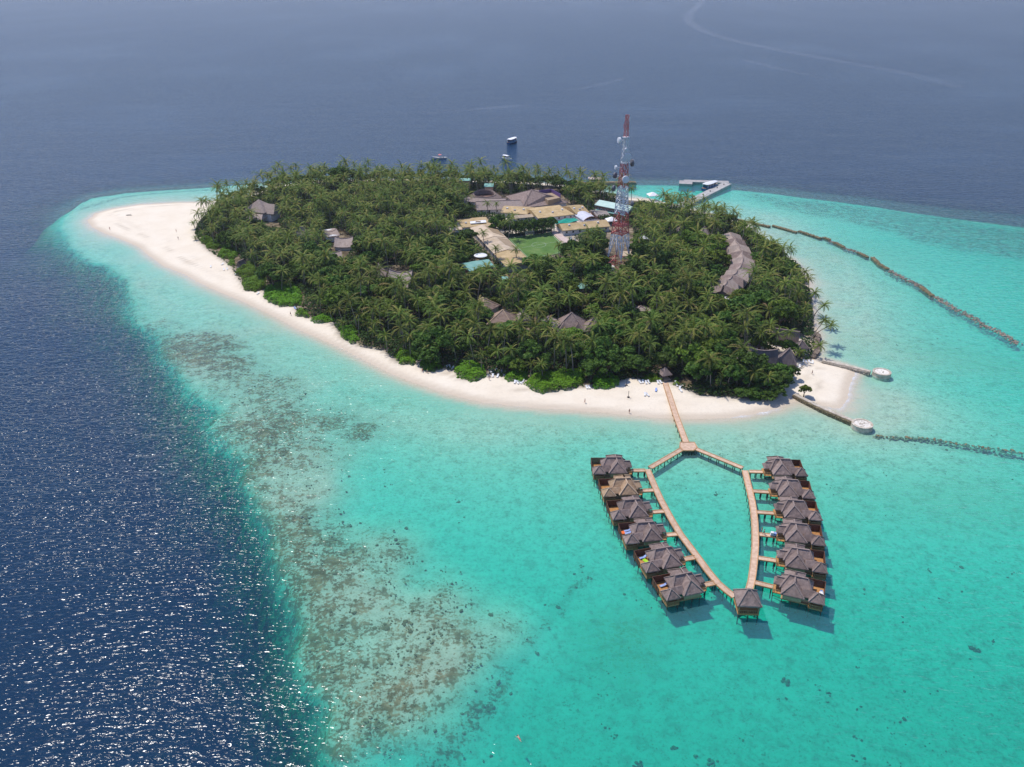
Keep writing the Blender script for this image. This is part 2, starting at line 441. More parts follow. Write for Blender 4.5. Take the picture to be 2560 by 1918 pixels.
VEG_PX = [(492,560),(486,585),(498,606),(515,623),(541,641),(570,661),(602,707),(614,725),(657,725),(663,745),(695,762),(738,765),(742,784),(773,794),(800,800),
 (831,806),(846,836),(858,845),(895,862),(956,874),(985,900),(1008,909),(1040,902),(1055,921),(1075,929),(1107,921),(1138,929),(1162,948),
 (1190,948),(1219,935),(1260,943),(1292,954),(1312,950),(1350,974),(1379,977),(1440,968),(1481,966),(1530,970),(1547,955),(1574,946),
 (1646,953),(1675,958),(1718,976),(1747,988),(1828,993),(1892,996),(1941,993),(1958,970),(1964,950),(1979,918),(1992,904),(2026,898),
 (2032,880),(2038,850),(2034,800),(2031,750),(2021,707),(1996,670),(1975,650),(1935,632),(1895,603),(1868,580),(1845,566),(1790,548),
 (1760,538),(1690,520),(1600,501),(1541,493),(1490,480),(1440,469.5),(1380,461.5),(1300,456.5),(1200,452.5),(1100,450.5),(1000,449.5),(900,450.5),(800,453.5),(700,463.5),
 (620,491),(540,512)]
SHORE, REEF, VEG = PW(SHORE_PX), PW(REEF_PX), PW(VEG_PX, 1.3)

CORAL_PX = [(150,600),(230,640),(330,700),(430,740),(560,830),(690,920),(800,985),(930,1060),(895,1190),(950,1330),(1070,1440),(1150,1500),
 (1265,1640),(1245,1712),(1165,1800),(1075,1918),(1040,2000),(900,2300),(300,2300),(100,700)]
FAR_PX = [(1835,466),(2200,505),(2560,545),(2900,590),(2900,700),(2560,640),(2300,600),(2100,555),(1930,512),(1840,490)]
CORAL, FARC = PW(CORAL_PX), PW(FAR_PX)

def spaced(lo, hi, d, far_lo, far_hi, g=1.18):
    mid = np.arange(lo, hi + 1e-6, d)
    a, x, s = [], lo, d
    while x > far_lo: s *= g; x -= s; a.append(x)
    b, x, s = [], mid[-1], d
    while x < far_hi: s *= g; x += s; b.append(x)
    return np.concatenate([np.array(a[::-1]), mid, np.array(b)])

gx = spaced(-330, 480, 2.2, -8000, 8000)
gy = spaced(70, 680, 2.2, -3000, 11000)
GX, GY = np.meshgrid(gx, gy)
FX, FY = GX.ravel(), GY.ravel()
wob = (fbm(FX, FY, 14, 3) - 0.5) * 5
d_shore = sdf(SHORE, FX, FY)                       # <0 on land
d_reef = sdf(REEF, FX, FY)
d_reef = d_reef + 2.0 + 6.0*sstep(360, 240, FY)*(FX<0)
d_reef = d_reef + ((fbm(FX,FY,42,303)-0.5)*20 + (fbm(FX,FY,11,304)-0.5)*9) * sstep(90, 10, np.abs(d_reef)) * sstep(430, 330, FY) + wob*0.5*sstep(90, 10, np.abs(d_reef))
big = fbm(FX, FY, 60, 21) - 0.5
mid_n = fbm(FX, FY, 18, 31) - 0.5

def px_blob(px, py, rx, ry, ang=0.0):
    """soft blob round a point of the lagoon floor, radii in metres"""
    c = P(px, py)
    X, Y = FX - c.x, FY - c.y
    ca, sa = math.cos(ang), math.sin(ang)
    a, b_ = (X*ca + Y*sa)/rx, (-X*sa + Y*ca)/ry
    return np.exp(-(a*a + b_*b_))

# depth of the water
shelf = 0.86*(1-np.exp(-np.maximum(d_shore,0)/6.0)) + 0.45*big + 0.3*mid_n + 0.22*(fbm(FX,FY,7,131)-0.5)
shelf = shelf*(1-0.16*sstep(300, 180, FY))
shelf = np.where(d_shore > 0, np.maximum(shelf*sstep(0,5,d_shore), 0.035*d_shore), 0)
coral_in = sdf(CORAL, FX, FY) + (fbm(FX, FY, 30, 77) - 0.5)*34
coral = sstep(13, -15, coral_in)
far_in = sstep(10, -15, sdf(FARC, FX, FY) + (fbm(FX, FY, 30, 57)-0.5)*25)
shelf = shelf*(1-coral) + coral*np.minimum(shelf, 0.64+0.35*mid_n+0.2*big)                # the reef flat stands higher than the lagoon
lagoon_deep = 0.5*(1.3*px_blob(2400,960,70,16,-0.35) + 1.0*px_blob(2250,1700,55,13,-0.45) + 0.8*px_blob(2080,1500,35,11,-0.3) \
    + 0.9*px_blob(1330,1010,60,9,-0.1) + 0.9*px_blob(1500,1120,25,14) + 0.7*px_blob(1760,1290,18,22) + 0.6*px_blob(2480,1500,30,20))
shallow_in = 0.65*(0.25*px_blob(2130,760,50,80,0.2) + 0.35*px_blob(2150,950,30,35) + 0.25*px_blob(2010,600,35,50) + 0.55*px_blob(1250,1830,22,14) + 0.5*px_blob(1600,1560,14,12))
shelf = np.where(d_shore > 4, np.clip(shelf + lagoon_deep - shallow_in, 0.12, 9), shelf)
harbour = inside(PW([(1540,457),(1800,458),(1690,512),(1640,497),(1600,488),(1550,470)]), FX, FY).astype(float)
spit = sstep(0, -28, d_reef)*0
drop = np.maximum(d_reef, 0)
rim = sstep(-8, 2, d_reef)*0.5
near = sstep(330, 250, FY)
slope = 1.0 + 0.3*near
depth = shelf + rim + harbour*2.0 + np.minimum(drop*slope*(0.65+0.9*fbm(FX,FY,22,5)) , 42)
# the blue hollow by the sand spit and the small pool in the reef edge keep paler water for longer
spit_b = px_blob(170,520,50,40) + 0.0
depth = np.where(d_reef > 0, depth*(1-0.45*np.clip(spit_b,0,1)), depth)
depth = np.where(d_shore <= 0, 0, depth)
land = np.maximum(-d_shore, 0)
height = 1.5*(1-np.exp(-land*0.075)) + (fbm(FX,FY,7,91)-0.5)*0.16*sstep(3,9,land)
Z = np.where(d_shore <= 0, height, -depth)
# bed relief on the reef
Z = Z + np.where(d_shore > 6, (fbm(FX,FY,5,41)-0.5)*0.5*coral, 0)

coral_d = coral*(0.42+0.95*fbm(FX,FY,30,19)**1.2)*sstep(6,30,d_shore) + 0.95*far_in*sstep(8,25,d_shore)
coral_d *= np.where(FY > 420, 0.85, 1.0)
spit_b = np.clip(px_blob(170,520,50,40)*1.3,0,1)
coral_d = np.maximum(coral_d, 0.9*sstep(-5,2,d_reef)*(1-spit_b))
coral_d = np.maximum(coral_d, 1.0*px_blob(820,1050,12,13)); coral_d = np.maximum(coral_d, 1.0*px_blob(905,1075,9,11))
coral_d = np.maximum(coral_d, 0.95*sstep(7,0,linedist(PW([(1080,1905),(1165,1795),(1240,1710)]),FX,FY)))
coral_d = np.maximum(coral_d, 0.62*sstep(5,0,linedist(PW([(1235,1720),(1300,1625),(1345,1560),(1400,1490),(1470,1410)]),FX,FY)))
coral_d = np.maximum(coral_d, 0.75*sstep(5,1,linedist(PW([(200,520),(300,490),(400,478),(520,470)]),FX,FY)))
coral_d = np.maximum(coral_d, 0.6*sstep(6,0,linedist(PW([(2170,1088),(2330,1100),(2560,1140),(2700,1160)]),FX,FY)))
spread = 0.22 + 0.12*sstep(150,120,FY)                 # scattered heads over the sandy lagoon
coral_d = np.maximum(coral_d, spread*sstep(25,60,d_shore)*sstep(4,-10,d_reef))
weed = 0.8*px_blob(1560,1602,10,9) + 0.55*px_blob(1570,1530,10,6) + 0.4*px_blob(2400,1250,30,14) + 0.5*px_blob(2450,900,45,16,-0.4) + 0.35*px_blob(2200,620,40,30)
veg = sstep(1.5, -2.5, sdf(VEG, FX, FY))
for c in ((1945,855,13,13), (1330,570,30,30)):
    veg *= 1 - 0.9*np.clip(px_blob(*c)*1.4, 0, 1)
wet = sstep(-4.2, -0.8, d_shore)

ny, nx = GX.shape
idx = np.arange(nx*ny).reshape(ny, nx)
QUADS = np.stack([idx[:-1,:-1].ravel(), idx[:-1,1:].ravel(), idx[1:,1:].ravel(), idx[1:,:-1].ravel()], 1)

def attr(me, name, arr):
    if arr.ndim == 1:
        a = me.attributes.new(name, 'FLOAT', 'POINT'); a.data.foreach_set('value', arr.astype(np.float32))
    else:
        a = me.attributes.new(name, 'FLOAT_VECTOR', 'POINT'); a.data.foreach_set('vector', arr.astype(np.float32).ravel())

def A(ns, name):
    a = ns.new('ShaderNodeAttribute'); a.attribute_name = name
    return a

def math2(ns, ls, op, a, b=None, c=None, clamp=False):
    n = ns.new('ShaderNodeMath'); n.operation = op; n.use_clamp = clamp
    for i, x in enumerate((a, b, c)):
        if x is None: continue
        if isinstance(x, (int, float)): n.inputs[i].default_value = x
        else: ls.new(x, n.inputs[i])
    return n.outputs[0]

def mixc(ns, ls, fac, a, b):
    n = ns.new('ShaderNodeMix'); n.data_type = 'RGBA'
    for i, x in ((0, fac), (6, a), (7, b)):
        if isinstance(x, (int, float)): n.inputs[i].default_value = x
        elif isinstance(x, tuple): n.inputs[i].default_value = (*x, 1)
        else: ls.new(x, n.inputs[i])
    return n.outputs[2]

# ---- ground: island, beach and sea bed in one sheet
m, nt, ns, ls, b = newmat('sand_and_sea_bed')
setp(b, 0.95, 0.1)
geo = ns.new('ShaderNodeNewGeometry')
pos = geo.outputs['Position']
n1 = noise(ns, ls, 0.09, 5, 0.6, pos); n2 = noise(ns, ls, 1.05, 6, 0.68, pos); n3 = noise(ns, ls, 0.26, 5, 0.7, pos, 0.15); n4 = noise(ns, ls, 0.32, 6, 0.74, pos, 0.2)
sand = ramp(ns, ls, n1.outputs['Fac'], [(0.35, (0.745,0.64,0.49)), (0.65, (0.785,0.69,0.545))]).outputs[0]
sand = mixc(ns, ls, math2(ns, ls, 'MULTIPLY', A(ns,'wet').outputs['Fac'], 0.55), sand, (0.42,0.33,0.235))
grain = ramp(ns, ls, n2.outputs['Fac'], [(0.34, (0.64,0.64,0.62)), (0.46, (0.95,0.95,0.95)), (0.66, (1.10,1.10,1.10))]).outputs[0]
mm = ns.new('ShaderNodeMix'); mm.data_type = 'RGBA'; mm.blend_type = 'MULTIPLY'; mm.inputs[0].default_value = 1
ls.new(math2(ns, ls, 'MULTIPLY_ADD', A(ns,'bed').outputs['Fac'], 0.8, 0.2), mm.inputs[0]); ls.new(sand, mm.inputs[6]); ls.new(grain, mm.inputs[7]); sand = mm.outputs[2]
patch = ramp(ns, ls, n4.outputs['Fac'], [(0.36, (0.74,0.74,0.71)), (0.5, (1.0,1.0,0.99)), (0.66, (1.10,1.10,1.10))]).outputs[0]
m3 = ns.new('ShaderNodeMix'); m3.data_type = 'RGBA'; m3.blend_type = 'MULTIPLY'
ls.new(A(ns,'bed').outputs['Fac'], m3.inputs[0]); ls.new(sand, m3.inputs[6]); ls.new(patch, m3.inputs[7]); sand = m3.outputs[2]
sand = mixc(ns, ls, math2(ns, ls, 'MULTIPLY', A(ns,'wrack').outputs['Fac'], n2.outputs['Fac']), sand, (0.24,0.17,0.10))
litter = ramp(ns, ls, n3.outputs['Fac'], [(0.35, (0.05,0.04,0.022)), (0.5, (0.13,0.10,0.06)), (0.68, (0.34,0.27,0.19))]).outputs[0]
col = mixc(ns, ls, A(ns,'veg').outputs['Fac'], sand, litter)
# coral and weed: broken patches whose cover follows the density
pn = math2(ns, ls, 'MULTIPLY_ADD', n2.outputs['Fac'], 0.55, math2(ns, ls, 'MULTIPLY', n3.outputs['Fac'], 0.45))
thr = math2(ns, ls, 'MULTIPLY_ADD', A(ns,'coral').outputs['Fac'], -0.175, 0.612)
cov = math2(ns, ls, 'DIVIDE', math2(ns, ls, 'SUBTRACT', pn, thr), 0.07, clamp=True)
cov = math2(ns, ls, 'MULTIPLY', cov, math2(ns, ls, 'MULTIPLY_ADD', A(ns,'coral').outputs['Fac'], 0.55, 0.45, True))
rub = math2(ns, ls, 'MULTIPLY', A(ns,'coral').outputs['Fac'], math2(ns, ls, 'MULTIPLY_ADD', n1.outputs['Fac'], 0.9, 0.1, True), clamp=True)
col = mixc(ns, ls, rub, col, (0.31,0.315,0.225))
cc = ramp(ns, ls, noise(ns, ls, 0.35, 3, 0.6, pos).outputs['Fac'], [(0.3, (0.09,0.055,0.022)), (0.5, (0.17,0.10,0.045)), (0.7, (0.33,0.19,0.10))]).outputs[0]
col = mixc(ns, ls, cov, col, cc)
wf = math2(ns, ls, 'MULTIPLY', A(ns,'weed').outputs['Fac'], math2(ns, ls, 'MULTIPLY_ADD', n2.outputs['Fac'], 5.0, -2.0, True), clamp=True)
col = mixc(ns, ls, wf, col, (0.30,0.21,0.085))
ls.new(col, b.inputs['Base Color'])
bp = ns.new('ShaderNodeBump'); bp.inputs['Strength'].default_value = 0.35; bp.inputs['Distance'].default_value = 0.5
ls.new(n2.outputs['Fac'], bp.inputs['Height']); ls.new(bp.outputs[0], b.inputs['Normal'])
M['ground'] = m
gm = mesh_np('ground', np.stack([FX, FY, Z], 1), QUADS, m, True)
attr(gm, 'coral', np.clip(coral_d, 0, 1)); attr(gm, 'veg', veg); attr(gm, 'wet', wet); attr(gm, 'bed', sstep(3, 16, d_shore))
wl = -d_shore-7.5-5*fbm(FX,FY,30,515)
attr(gm, 'wrack', (sstep(1.5,0.2,np.abs(wl))*0.8*sstep(.42,.6,fbm(FX,FY,12,516)) + sstep(1.6,0.2,np.abs(wl-5))*0.35*sstep(.5,.62,fbm(FX,FY,9,517)))*(d_shore<-2))
attr(gm, 'weed', np.clip(weed*0.8, 0, 1))
ground = tag(obj('ground', gm), 'pale sand island with its beach and the coral sea bed around it', kind='structure')

def ground_z(x, y):
    i = np.searchsorted(gx, x) - 1; j = np.searchsorted(gy, y) - 1
    tx = (x-gx[i])/(gx[i+1]-gx[i]); ty = (y-gy[j])/(gy[j+1]-gy[j])
    z = Z.reshape(ny, nx)
    return (z[j,i]*(1-tx)+z[j,i+1]*tx)*(1-ty)+(z[j+1,i]*(1-tx)+z[j+1,i+1]*tx)*ty

# ---- sea surface: clear over the shelf, blue where it is deep
ABS = np.array([0.66, 0.052, 0.084])
trans = np.exp(-ABS[None]*np.maximum(depth,0)[:,None])
murk = 1-np.exp(-0.12*np.maximum(depth,0))[:,None]
scat = np.array([0.004, 0.024, 0.057])[None]*murk
teal = (np.exp(-((depth-4.5)/4.5)**2)*sstep(1.2,3,depth))[:,None]*np.array([0.0,0.024,0.028])[None]
scat = scat + teal + np.array([0.042,0.072,0.060])[None]*(1-np.exp(-0.9*np.maximum(depth,0)))[:,None]*np.exp(-np.maximum(depth-2,0)/3)[:,None]
foam = sstep(1.6,0.2,linedist(PW([(2074,1016),(2098,1021),(2116,1000),(2120,968),(2129,946),(2140,930)]),FX,FY))*0.9
foam = np.maximum(foam, sstep(1.3,0.1,linedist(PW([(1815,1043),(1877,1036),(1920,1030),(1944,1020)]),FX,FY))*0.85)
sh = sstep(1.3,0.2,np.abs(d_shore-0.3))*0.20*sstep(0.45,0.7,fbm(FX,FY,20,8))
foam = np.maximum(foam, sh*(FY<560))
m, nt, ns, ls, b = newmat('sea_water')
ns.remove(b)
geo = ns.new('ShaderNodeNewGeometry'); pos = geo.outputs['Position']
mp = ns.new('ShaderNodeMapping'); mp.inputs['Rotation'].default_value = (0,0,R(-12)); mp.inputs['Scale'].default_value = (0.42,1,1)
ls.new(pos, mp.inputs['Vector'])
w1 = noise(ns, ls, 0.45, 2, 0.5, mp.outputs[0], 0.4)
w2 = noise(ns, ls, 1.25, 1.5, 0.5, mp.outputs[0], 0.4)
w3 = noise(ns, ls, 0.045, 2, 0.5, mp.outputs[0])
hgt = math2(ns, ls, 'MULTIPLY_ADD', w1.outputs['Fac'], 0.85, math2(ns, ls, 'MULTIPLY', w2.outputs['Fac'], 0.55))
hgt = math2(ns, ls, 'MULTIPLY_ADD', w3.outputs['Fac'], 1.2, hgt)
bp = ns.new('ShaderNodeBump'); bp.inputs['Distance'].default_value = 0.74
ls.new(A(ns,'waves').outputs['Fac'], bp.inputs['Strength'])
ls.new(hgt, bp.inputs['Height'])
fr = ns.new('ShaderNodeFresnel'); fr.inputs['IOR'].default_value = 1.333; ls.new(bp.outputs[0], fr.inputs['Normal'])
gl = ns.new('ShaderNodeBsdfAnisotropic') if False else ns.new('ShaderNodeBsdfGlossy')
gl.inputs['Roughness'].default_value = 0.11; gl.inputs['Color'].default_value = (1,1,1,1)
ls.new(bp.outputs[0], gl.inputs['Normal'])
tr = ns.new('ShaderNodeBsdfTransparent'); ls.new(A(ns,'trans').outputs['Vector'], tr.inputs['Color'])
df = ns.new('ShaderNodeBsdfDiffuse'); ls.new(A(ns,'scat').outputs['Vector'], df.inputs['Color'])
ad = ns.new('ShaderNodeAddShader'); ls.new(tr.outputs[0], ad.inputs[0]); ls.new(df.outputs[0], ad.inputs[1])
mx = ns.new('ShaderNodeMixShader'); ls.new(math2(ns, ls, 'MULTIPLY', math2(ns, ls, 'MINIMUM', fr.outputs[0], 0.42), 0.82), mx.inputs[0]); ls.new(ad.outputs[0], mx.inputs[1]); ls.new(gl.outputs[0], mx.inputs[2])
fo = ns.new('ShaderNodeBsdfDiffuse'); fo.inputs['Color'].default_value = (0.8,0.8,0.78,1)
fn = noise(ns, ls, 1.3, 5, 0.7, pos)
ff = math2(ns, ls, 'MULTIPLY', A(ns,'foam').outputs['Fac'], math2(ns, ls, 'MULTIPLY_ADD', fn.outputs['Fac'], 3.2, -0.85, True), clamp=True)
m2 = ns.new('ShaderNodeMixShader'); ls.new(ff, m2.inputs[0]); ls.new(mx.outputs[0], m2.inputs[1]); ls.new(fo.outputs[0], m2.inputs[2])
ls.new(m2.outputs[0], ns['Material Output'].inputs['Surface'])
M['sea'] = m
sm = mesh_np('sea', np.stack([FX, FY, np.zeros_like(FX)], 1), QUADS, m, True)
attr(sm, 'trans', trans); attr(sm, 'scat', scat); attr(sm, 'foam', np.clip(foam,0,1)); attr(sm, 'waves', np.clip((0.62+0.38*sstep(0.3,8,depth))*(0.45+1.1*fbm(FX*.5,FY,60,404,4)),0,1))
sea = tag(obj('sea', sm), 'turquoise lagoon and deep blue rippled sea', kind='structure')
# ------------------------------------------------------------------ buildings of the island
FOOT = []            # ground covered by buildings (world outlines): no plant grows there
GZ = 1.4

def soft(o, w=0.14, seg=2):
    b_ = o.modifiers.new('bevel', 'BEVEL'); b_.width = w; b_.segments = seg; b_.limit_method = 'ANGLE'; b_.angle_limit = R(20)
    return o

_clouds = bpy.data.textures.new('thatch_lumps', 'CLOUDS'); _clouds.noise_scale = 0.75; _clouds.noise_depth = 3
def shaggy(o, strength=0.22, levels=3):
    """uneven thatch surface"""
    m_ = o.modifiers.new('fine', 'SUBSURF'); m_.subdivision_type = 'SIMPLE'; m_.levels = m_.render_levels = levels
    d_ = o.modifiers.new('lumps', 'DISPLACE'); d_.texture = _clouds; d_.texture_coords = 'GLOBAL'; d_.strength = strength; d_.mid_level = 0.5
    return o

def frame_of(px_list, zs):
    """world points of photograph points at given heights, and their mean on the ground"""
    pts = [P(x, y, z) for (x, y), z in zip(px_list, zs)]
    c = sum(pts, Vector()) / len(pts)
    return pts, Vector((c.x, c.y, GZ))

def pitched(name, label, cat, fl, fr, rl, rr, ze, zr, roofmat, wallmat, in0=0.0, in1=0.0, sag=0.0, wall=True,
            openings=0, ridge=None, t=0.3, group=None, over=0.5, rear=1.0, opmat='glass', n=10, parent=None, roofname='roof'):
    """building from its front eave (fl, fr) and ridge (rl, rr) as seen in the photograph; the back mirrors the front"""
    (A_, B_, RL, RR), c = frame_of([fl, fr, rl, rr], [ze, ze, zr, zr])
    # ridge parallel to eave: use the mean offset so the plan stays a rectangle
    off = ((RL - A_) + (RR - B_)) / 2; off.z = 0
    along = (B_ - A_); along.z = 0; L = along.length; along.normalize()
    perp = Vector((-along.y, along.x, 0))
    d = max(1.2, off.dot(perp))
    mid = (A_ + B_) / 2 + perp * d
    root = parent or thing(name, label, cat, (mid.x, mid.y, GZ), math.atan2(along.y, along.x), group)
    h = L / 2
    FOOT.append([tuple((Vector((mid.x, mid.y, 0)) + along * a + perp * b_)[:2]) for a, b_ in ((-h, -d), (h, -d), (h, d*rear), (-h, d*rear))])
    e, r_ = ze - GZ, zr - GZ
    mb = MB()
    xs = [-h + 2*h*i/n for i in range(n+1)]
    rx = [max(-h + in0, min(h - in1, x)) for x in xs]
    V, F = [], []
    for i, x in enumerate(xs):
        tt = 2*i/n - 1
        zz = r_ - sag * (1 - tt*tt)
        ee = e - sag*0.35*(1-tt*tt)
        V += [(x, -d, ee), (rx[i], 0, zz), (x, d*rear, ee if rear > 0.5 else zz-0.3), (x, -d, ee-t), (x, d*rear, (ee if rear > 0.5 else zz-0.3)-t)]
    for i in range(n):
        a, b_ = 5*i, 5*i+5
        F += [(a, b_, b_+1, a+1), (a+1, b_+1, b_+2, a+2), (a+3, b_+3, b_, a), (a+2, b_+2, b_+4, a+4), (a+4, b_+4, b_+3, a+3)]
    F += [(0, 1, 2), (0, 2, 4, 3), (5*n, 5*n+2, 5*n+1), (5*n, 5*n+3, 5*n+4, 5*n+2)]
    mb.add(V, F)
    ro = mb.build(roofname, M[roofmat], root)
    if ridge:
        rb = MB()
        for i in range(n):
            p_, q_ = V[5*i+1], V[5*i+6]
            if (Vector(p_) - Vector(q_)).length > 0.05:
                rb.beam((p_[0], p_[1], p_[2]+0.06), (q_[0], q_[1], q_[2]+0.06), 0.5, 0.22)
        for cx_, k in ((-h, 1), (-h, -1), (h, 1), (h, -1)):
            if (in0 if cx_ < 0 else in1) > 0.6:
                q_ = V[1] if cx_ < 0 else V[5*n+1]
                rb.beam((cx_, k*d, e+0.05), (q_[0], q_[1], q_[2]+0.06), 0.4, 0.2)
        rb.build('ridge_cap', M[ridge], ro)
    if roofmat == 'tan_roof' and rear > .5:
        for k in range(3):
            x = -h+(k+.6)*2*h/3.3; y = -d*(.35+.2*(k%2)); z_ = e+(r_-e)*(1-abs(y)/d)
            vb = MB(); vb.box(-.55,.55,-.45,.45,-.1,.65); vb.build('roof_vent', M['metal_sheet' if k%2 else 'white'], root, loc=(x,y,z_))
    if wall:
        wb = MB(); o_ = over
        wb.box(-h+o_, h-o_, -d+o_, d*rear-o_, -0.6, e-0.08)
        if in0 < 0.6 or in1 < 0.6:
            for sx, ins in ((-1, in0), (1, in1)):
                if ins < 0.6:
                    x0, x1 = (-h+o_, -h+o_+0.2) if sx < 0 else (h-o_-0.2, h-o_)
                    zt = e-0.08+(r_-e)*(1-o_/d)-0.35
                    if zt > e:
                        wb.add([(x0,-d+o_+.05,e-.1),(x0,d-o_-.05,e-.1),(x0,0,zt),(x1,-d+o_+.05,e-.1),(x1,d-o_-.05,e-.1),(x1,0,zt)],
                               [(0,2,1),(3,4,5),(0,1,4,3),(1,2,5,4),(2,0,3,5)])
        wo = wb.build('wall', M[wallmat], root)
        if openings:
            me = None
            for i in range(openings):
                x = -h+o_+(i+0.5)*(2*h-2*o_)/openings
                if me is None:
                    ob = MB(); ob.box(-0.55, 0.55, -0.06, 0.02, 0.0, 1.15); me = ob.mesh('window', M[opmat])
                w_ = obj('window', me, root, (x, -d+o_-0.01, e*0.42))
                fb = MB()
                fb.box(-0.66,-0.55,-0.09,0.0,-0.1,1.25); fb.box(0.55,0.66,-0.09,0.0,-0.1,1.25); fb.box(-0.55,0.55,-0.09,0.0,1.15,1.25); fb.box(-0.55,0.55,-0.12,0.0,-0.1,0.0)
                fb.build('frame', M['white'], w_)
    return root

# --- the long tan building beside the football pitch
def long_building():
    Ls, Le, Rs, Re = P(1178,570,4.6), P(1278,685,4.6), P(1233,564,4.6), P(1321,644,4.6)
    axis = ((Le-Ls).normalized() + (Re-Rs).normalized()).normalized()
    side = Vector((-axis.y, axis.x, 0))
    if side.x < 0: side = -side
    mid = (Ls+Le+Rs+Re)/4
    half = max(4.5, abs((Rs+Re-Ls-Le).dot(side))/4)
    Lh = ((Le-Ls).length + (Re-Rs).length)/4
    root = thing('staff_building', 'long tan-roofed building running beside the green football pitch', 'building', (mid.x, mid.y, GZ), math.atan2(axis.y, axis.x))
    FOOT.append([tuple((mid + axis*a + side*b_)[:2]) for a, b_ in ((-Lh,-half),(Lh,-half),(Lh,half),(-Lh,half))])
    e = 3.2
    sgn = 1 if Vector((-axis.y, axis.x, 0)).dot(side) > 0 else -1
    cuts = [-Lh, -Lh*0.30, Lh*0.38, Lh]
    for i in range(3):
        mb = MB()
        g = 0.12
        mb.hip(cuts[i]+(g if i else 0), cuts[i+1]-(g if i < 2 else 0), -half, half, e+0.02*i, e+1.35+0.12*(i==1), 'x', 0.2, 0.2, 0.25)
        ro = mb.build('roof', M[('pale_tan','pale_tan','tan_roof')[i]], root)
        ro['label'] = ('pale tan roof section','pale tan roof section','ochre roof section')[i]
        if i < 2:
            pb = MB()
            s = sgn*half
            def zz(y): return e+1.38+0.12*(i==1)-(1.35+0.12*(i==1))*abs(y)/half+0.05
            a, b_ = cuts[i]+2, cuts[i+1]-3.0
            q = [(a, s*0.15), (a+0.5, s*0.93), (b_, s*0.93), (b_-6.0, s*0.25)]
            v = [(x,y,zz(y)) for x,y in q]+[(x,y,zz(y)+0.04) for x,y in q]
            f = [(0,1,2,3),(4,5,6,7),(0,1,5,4),(1,2,6,5),(2,3,7,6),(3,0,4,7)]
            pb.add(v, f); pb.build('roof_shade_patch', M['brown_patch'], ro)  # thin brown overlay: the shading of this slope put in as colour
    for c_ in cuts[1:3]:
        cb = MB(); cb.beam((c_, -half, e+0.12), (c_, 0, e+1.55), 0.5, 0.25); cb.beam((c_, half, e+0.12), (c_, 0, e+1.55), 0.5, 0.25)
        cb.build('roof_flashing', M['pale_tan'], root)
    wb = MB(); wb.box(-Lh+0.6, Lh-0.6, -half+0.7, half-0.7, -0.6, e-0.2); wb.build('wall', M['whitewall'], root)
    me = None
    for k in range(16):
        x = -Lh+2+(k+0.5)*(2*Lh-4)/16
        if me is None:
            ob = MB(); ob.box(-0.6,0.6,-0.08,0.08,0,1.3); me = ob.mesh('window', M['glass'])
        for s in (-1, 1): obj('window', me, root, (x, s*(half-0.68), 1.0))
    pb = MB(); pb.box(-.12,.12,-.12,.12,-.6,e-.1); pme = pb.mesh('veranda_post', M['white'])
    for k in range(12): obj('veranda_post', pme, root, (-Lh+3+k*(2*Lh-6)/11, -sgn*(half-0.2), 0))
long_building()

pitched('hall', 'tan-roofed block with white sheet on top at the head of the long building', 'building', (1156,569), (1233,563), (1151,556), (1222,547), 5.0, 5.9, 'tan_roof', 'whitewall', openings=4, in0=.3, in1=1.2)
def white_sheet():
    pts = [P(1176,560,5.75), P(1216,557,5.75), P(1214,551,6.05), P(1175,555,6.05)]
    c = sum(pts, Vector())/4
    t = thing('roof_sheet', 'white sheet with a dark hatch lying on the tan roof', 'roof sheet', c)
    mb = MB(); q = [p-c for p in pts]
    mb.add([(p.x,p.y,p.z+.1) for p in q]+[(p.x,p.y,p.z+0.22) for p in q], [(3,2,1,0),(4,5,6,7),(0,1,5,4),(1,2,6,5),(2,3,7,6),(3,0,4,7)])
    mb.build('sheet', M['white'], t)
    hb = MB(); hb.box(-1.4,1.4,-0.7,0.7,0.24,0.5); hb.build('hatch', M['brown_patch'], t)
white_sheet()
pitched('shed', 'low tan-roofed shed half hidden left of the tan block', 'shed', (1127,577), (1160,573), (1127,570), (1158,566), 3.8, 4.6, 'pale_tan', 'whitewall', openings=2)
pitched('kitchen_building', 'ochre-roofed building behind the hedge trees under the big thatched roof', 'building', (1250,531), (1318,536), (1252,517), (1334,519), 4.6, 6.2, 'tan_roof', 'whitewall', in1=3.0, openings=5)
pitched('lean_to_shed', 'narrow tan roof between the hedge trees and the ochre building', 'shed', (1285,547), (1347,541), (1289,540), (1347,532), 3.8, 4.8, 'pale_tan', 'whitewall', openings=3)
pitched('workshop', 'broad ochre-roofed workshop right behind the hedge trees', 'building', (1345,546), (1437,536), (1352,523), (1406,517), 4.6, 6.6, 'tan_roof', 'whitewall', in1=4.0, openings=6, opmat='brownwall')
pitched('store', 'ochre-roofed store beside the grey metal vault roof', 'building', (1440,535), (1474,531), (1419,519), (1443,512), 5.0, 7.2, 'tan_roof', 'whitewall', openings=2)
pitched('long_shed', 'long tan-roofed shed with white gable end beside the pink path', 'building', (1407,577), (1526,566), (1391,561), (1515,549), 4.6, 6.8, 'tan_roof', 'whitewall', openings=7)
pitched('store_shed', 'low grey-brown roofed shed between the vault roof and mint roof', 'shed', (1492,541), (1526,539), (1481,530), (1514,528), 3.6, 4.4, 'grey_roof', 'brownwall', openings=2)
pitched('office_building', 'long mint-green roofed building by the harbour beach', 'building', (1486,512), (1571,529), (1494,497), (1574,516), 6.6, 8.6, 'mint_roof', 'brownwall', openings=9, over=0.9)
pitched('awning', 'sea-green awning roof along the foot of the mint-roofed building', 'awning', (1487,525), (1562,540), (1489,519), (1566,533), 3.8, 4.4, 'teal_roof', 'whitewall', rear=0.2, wall=False)
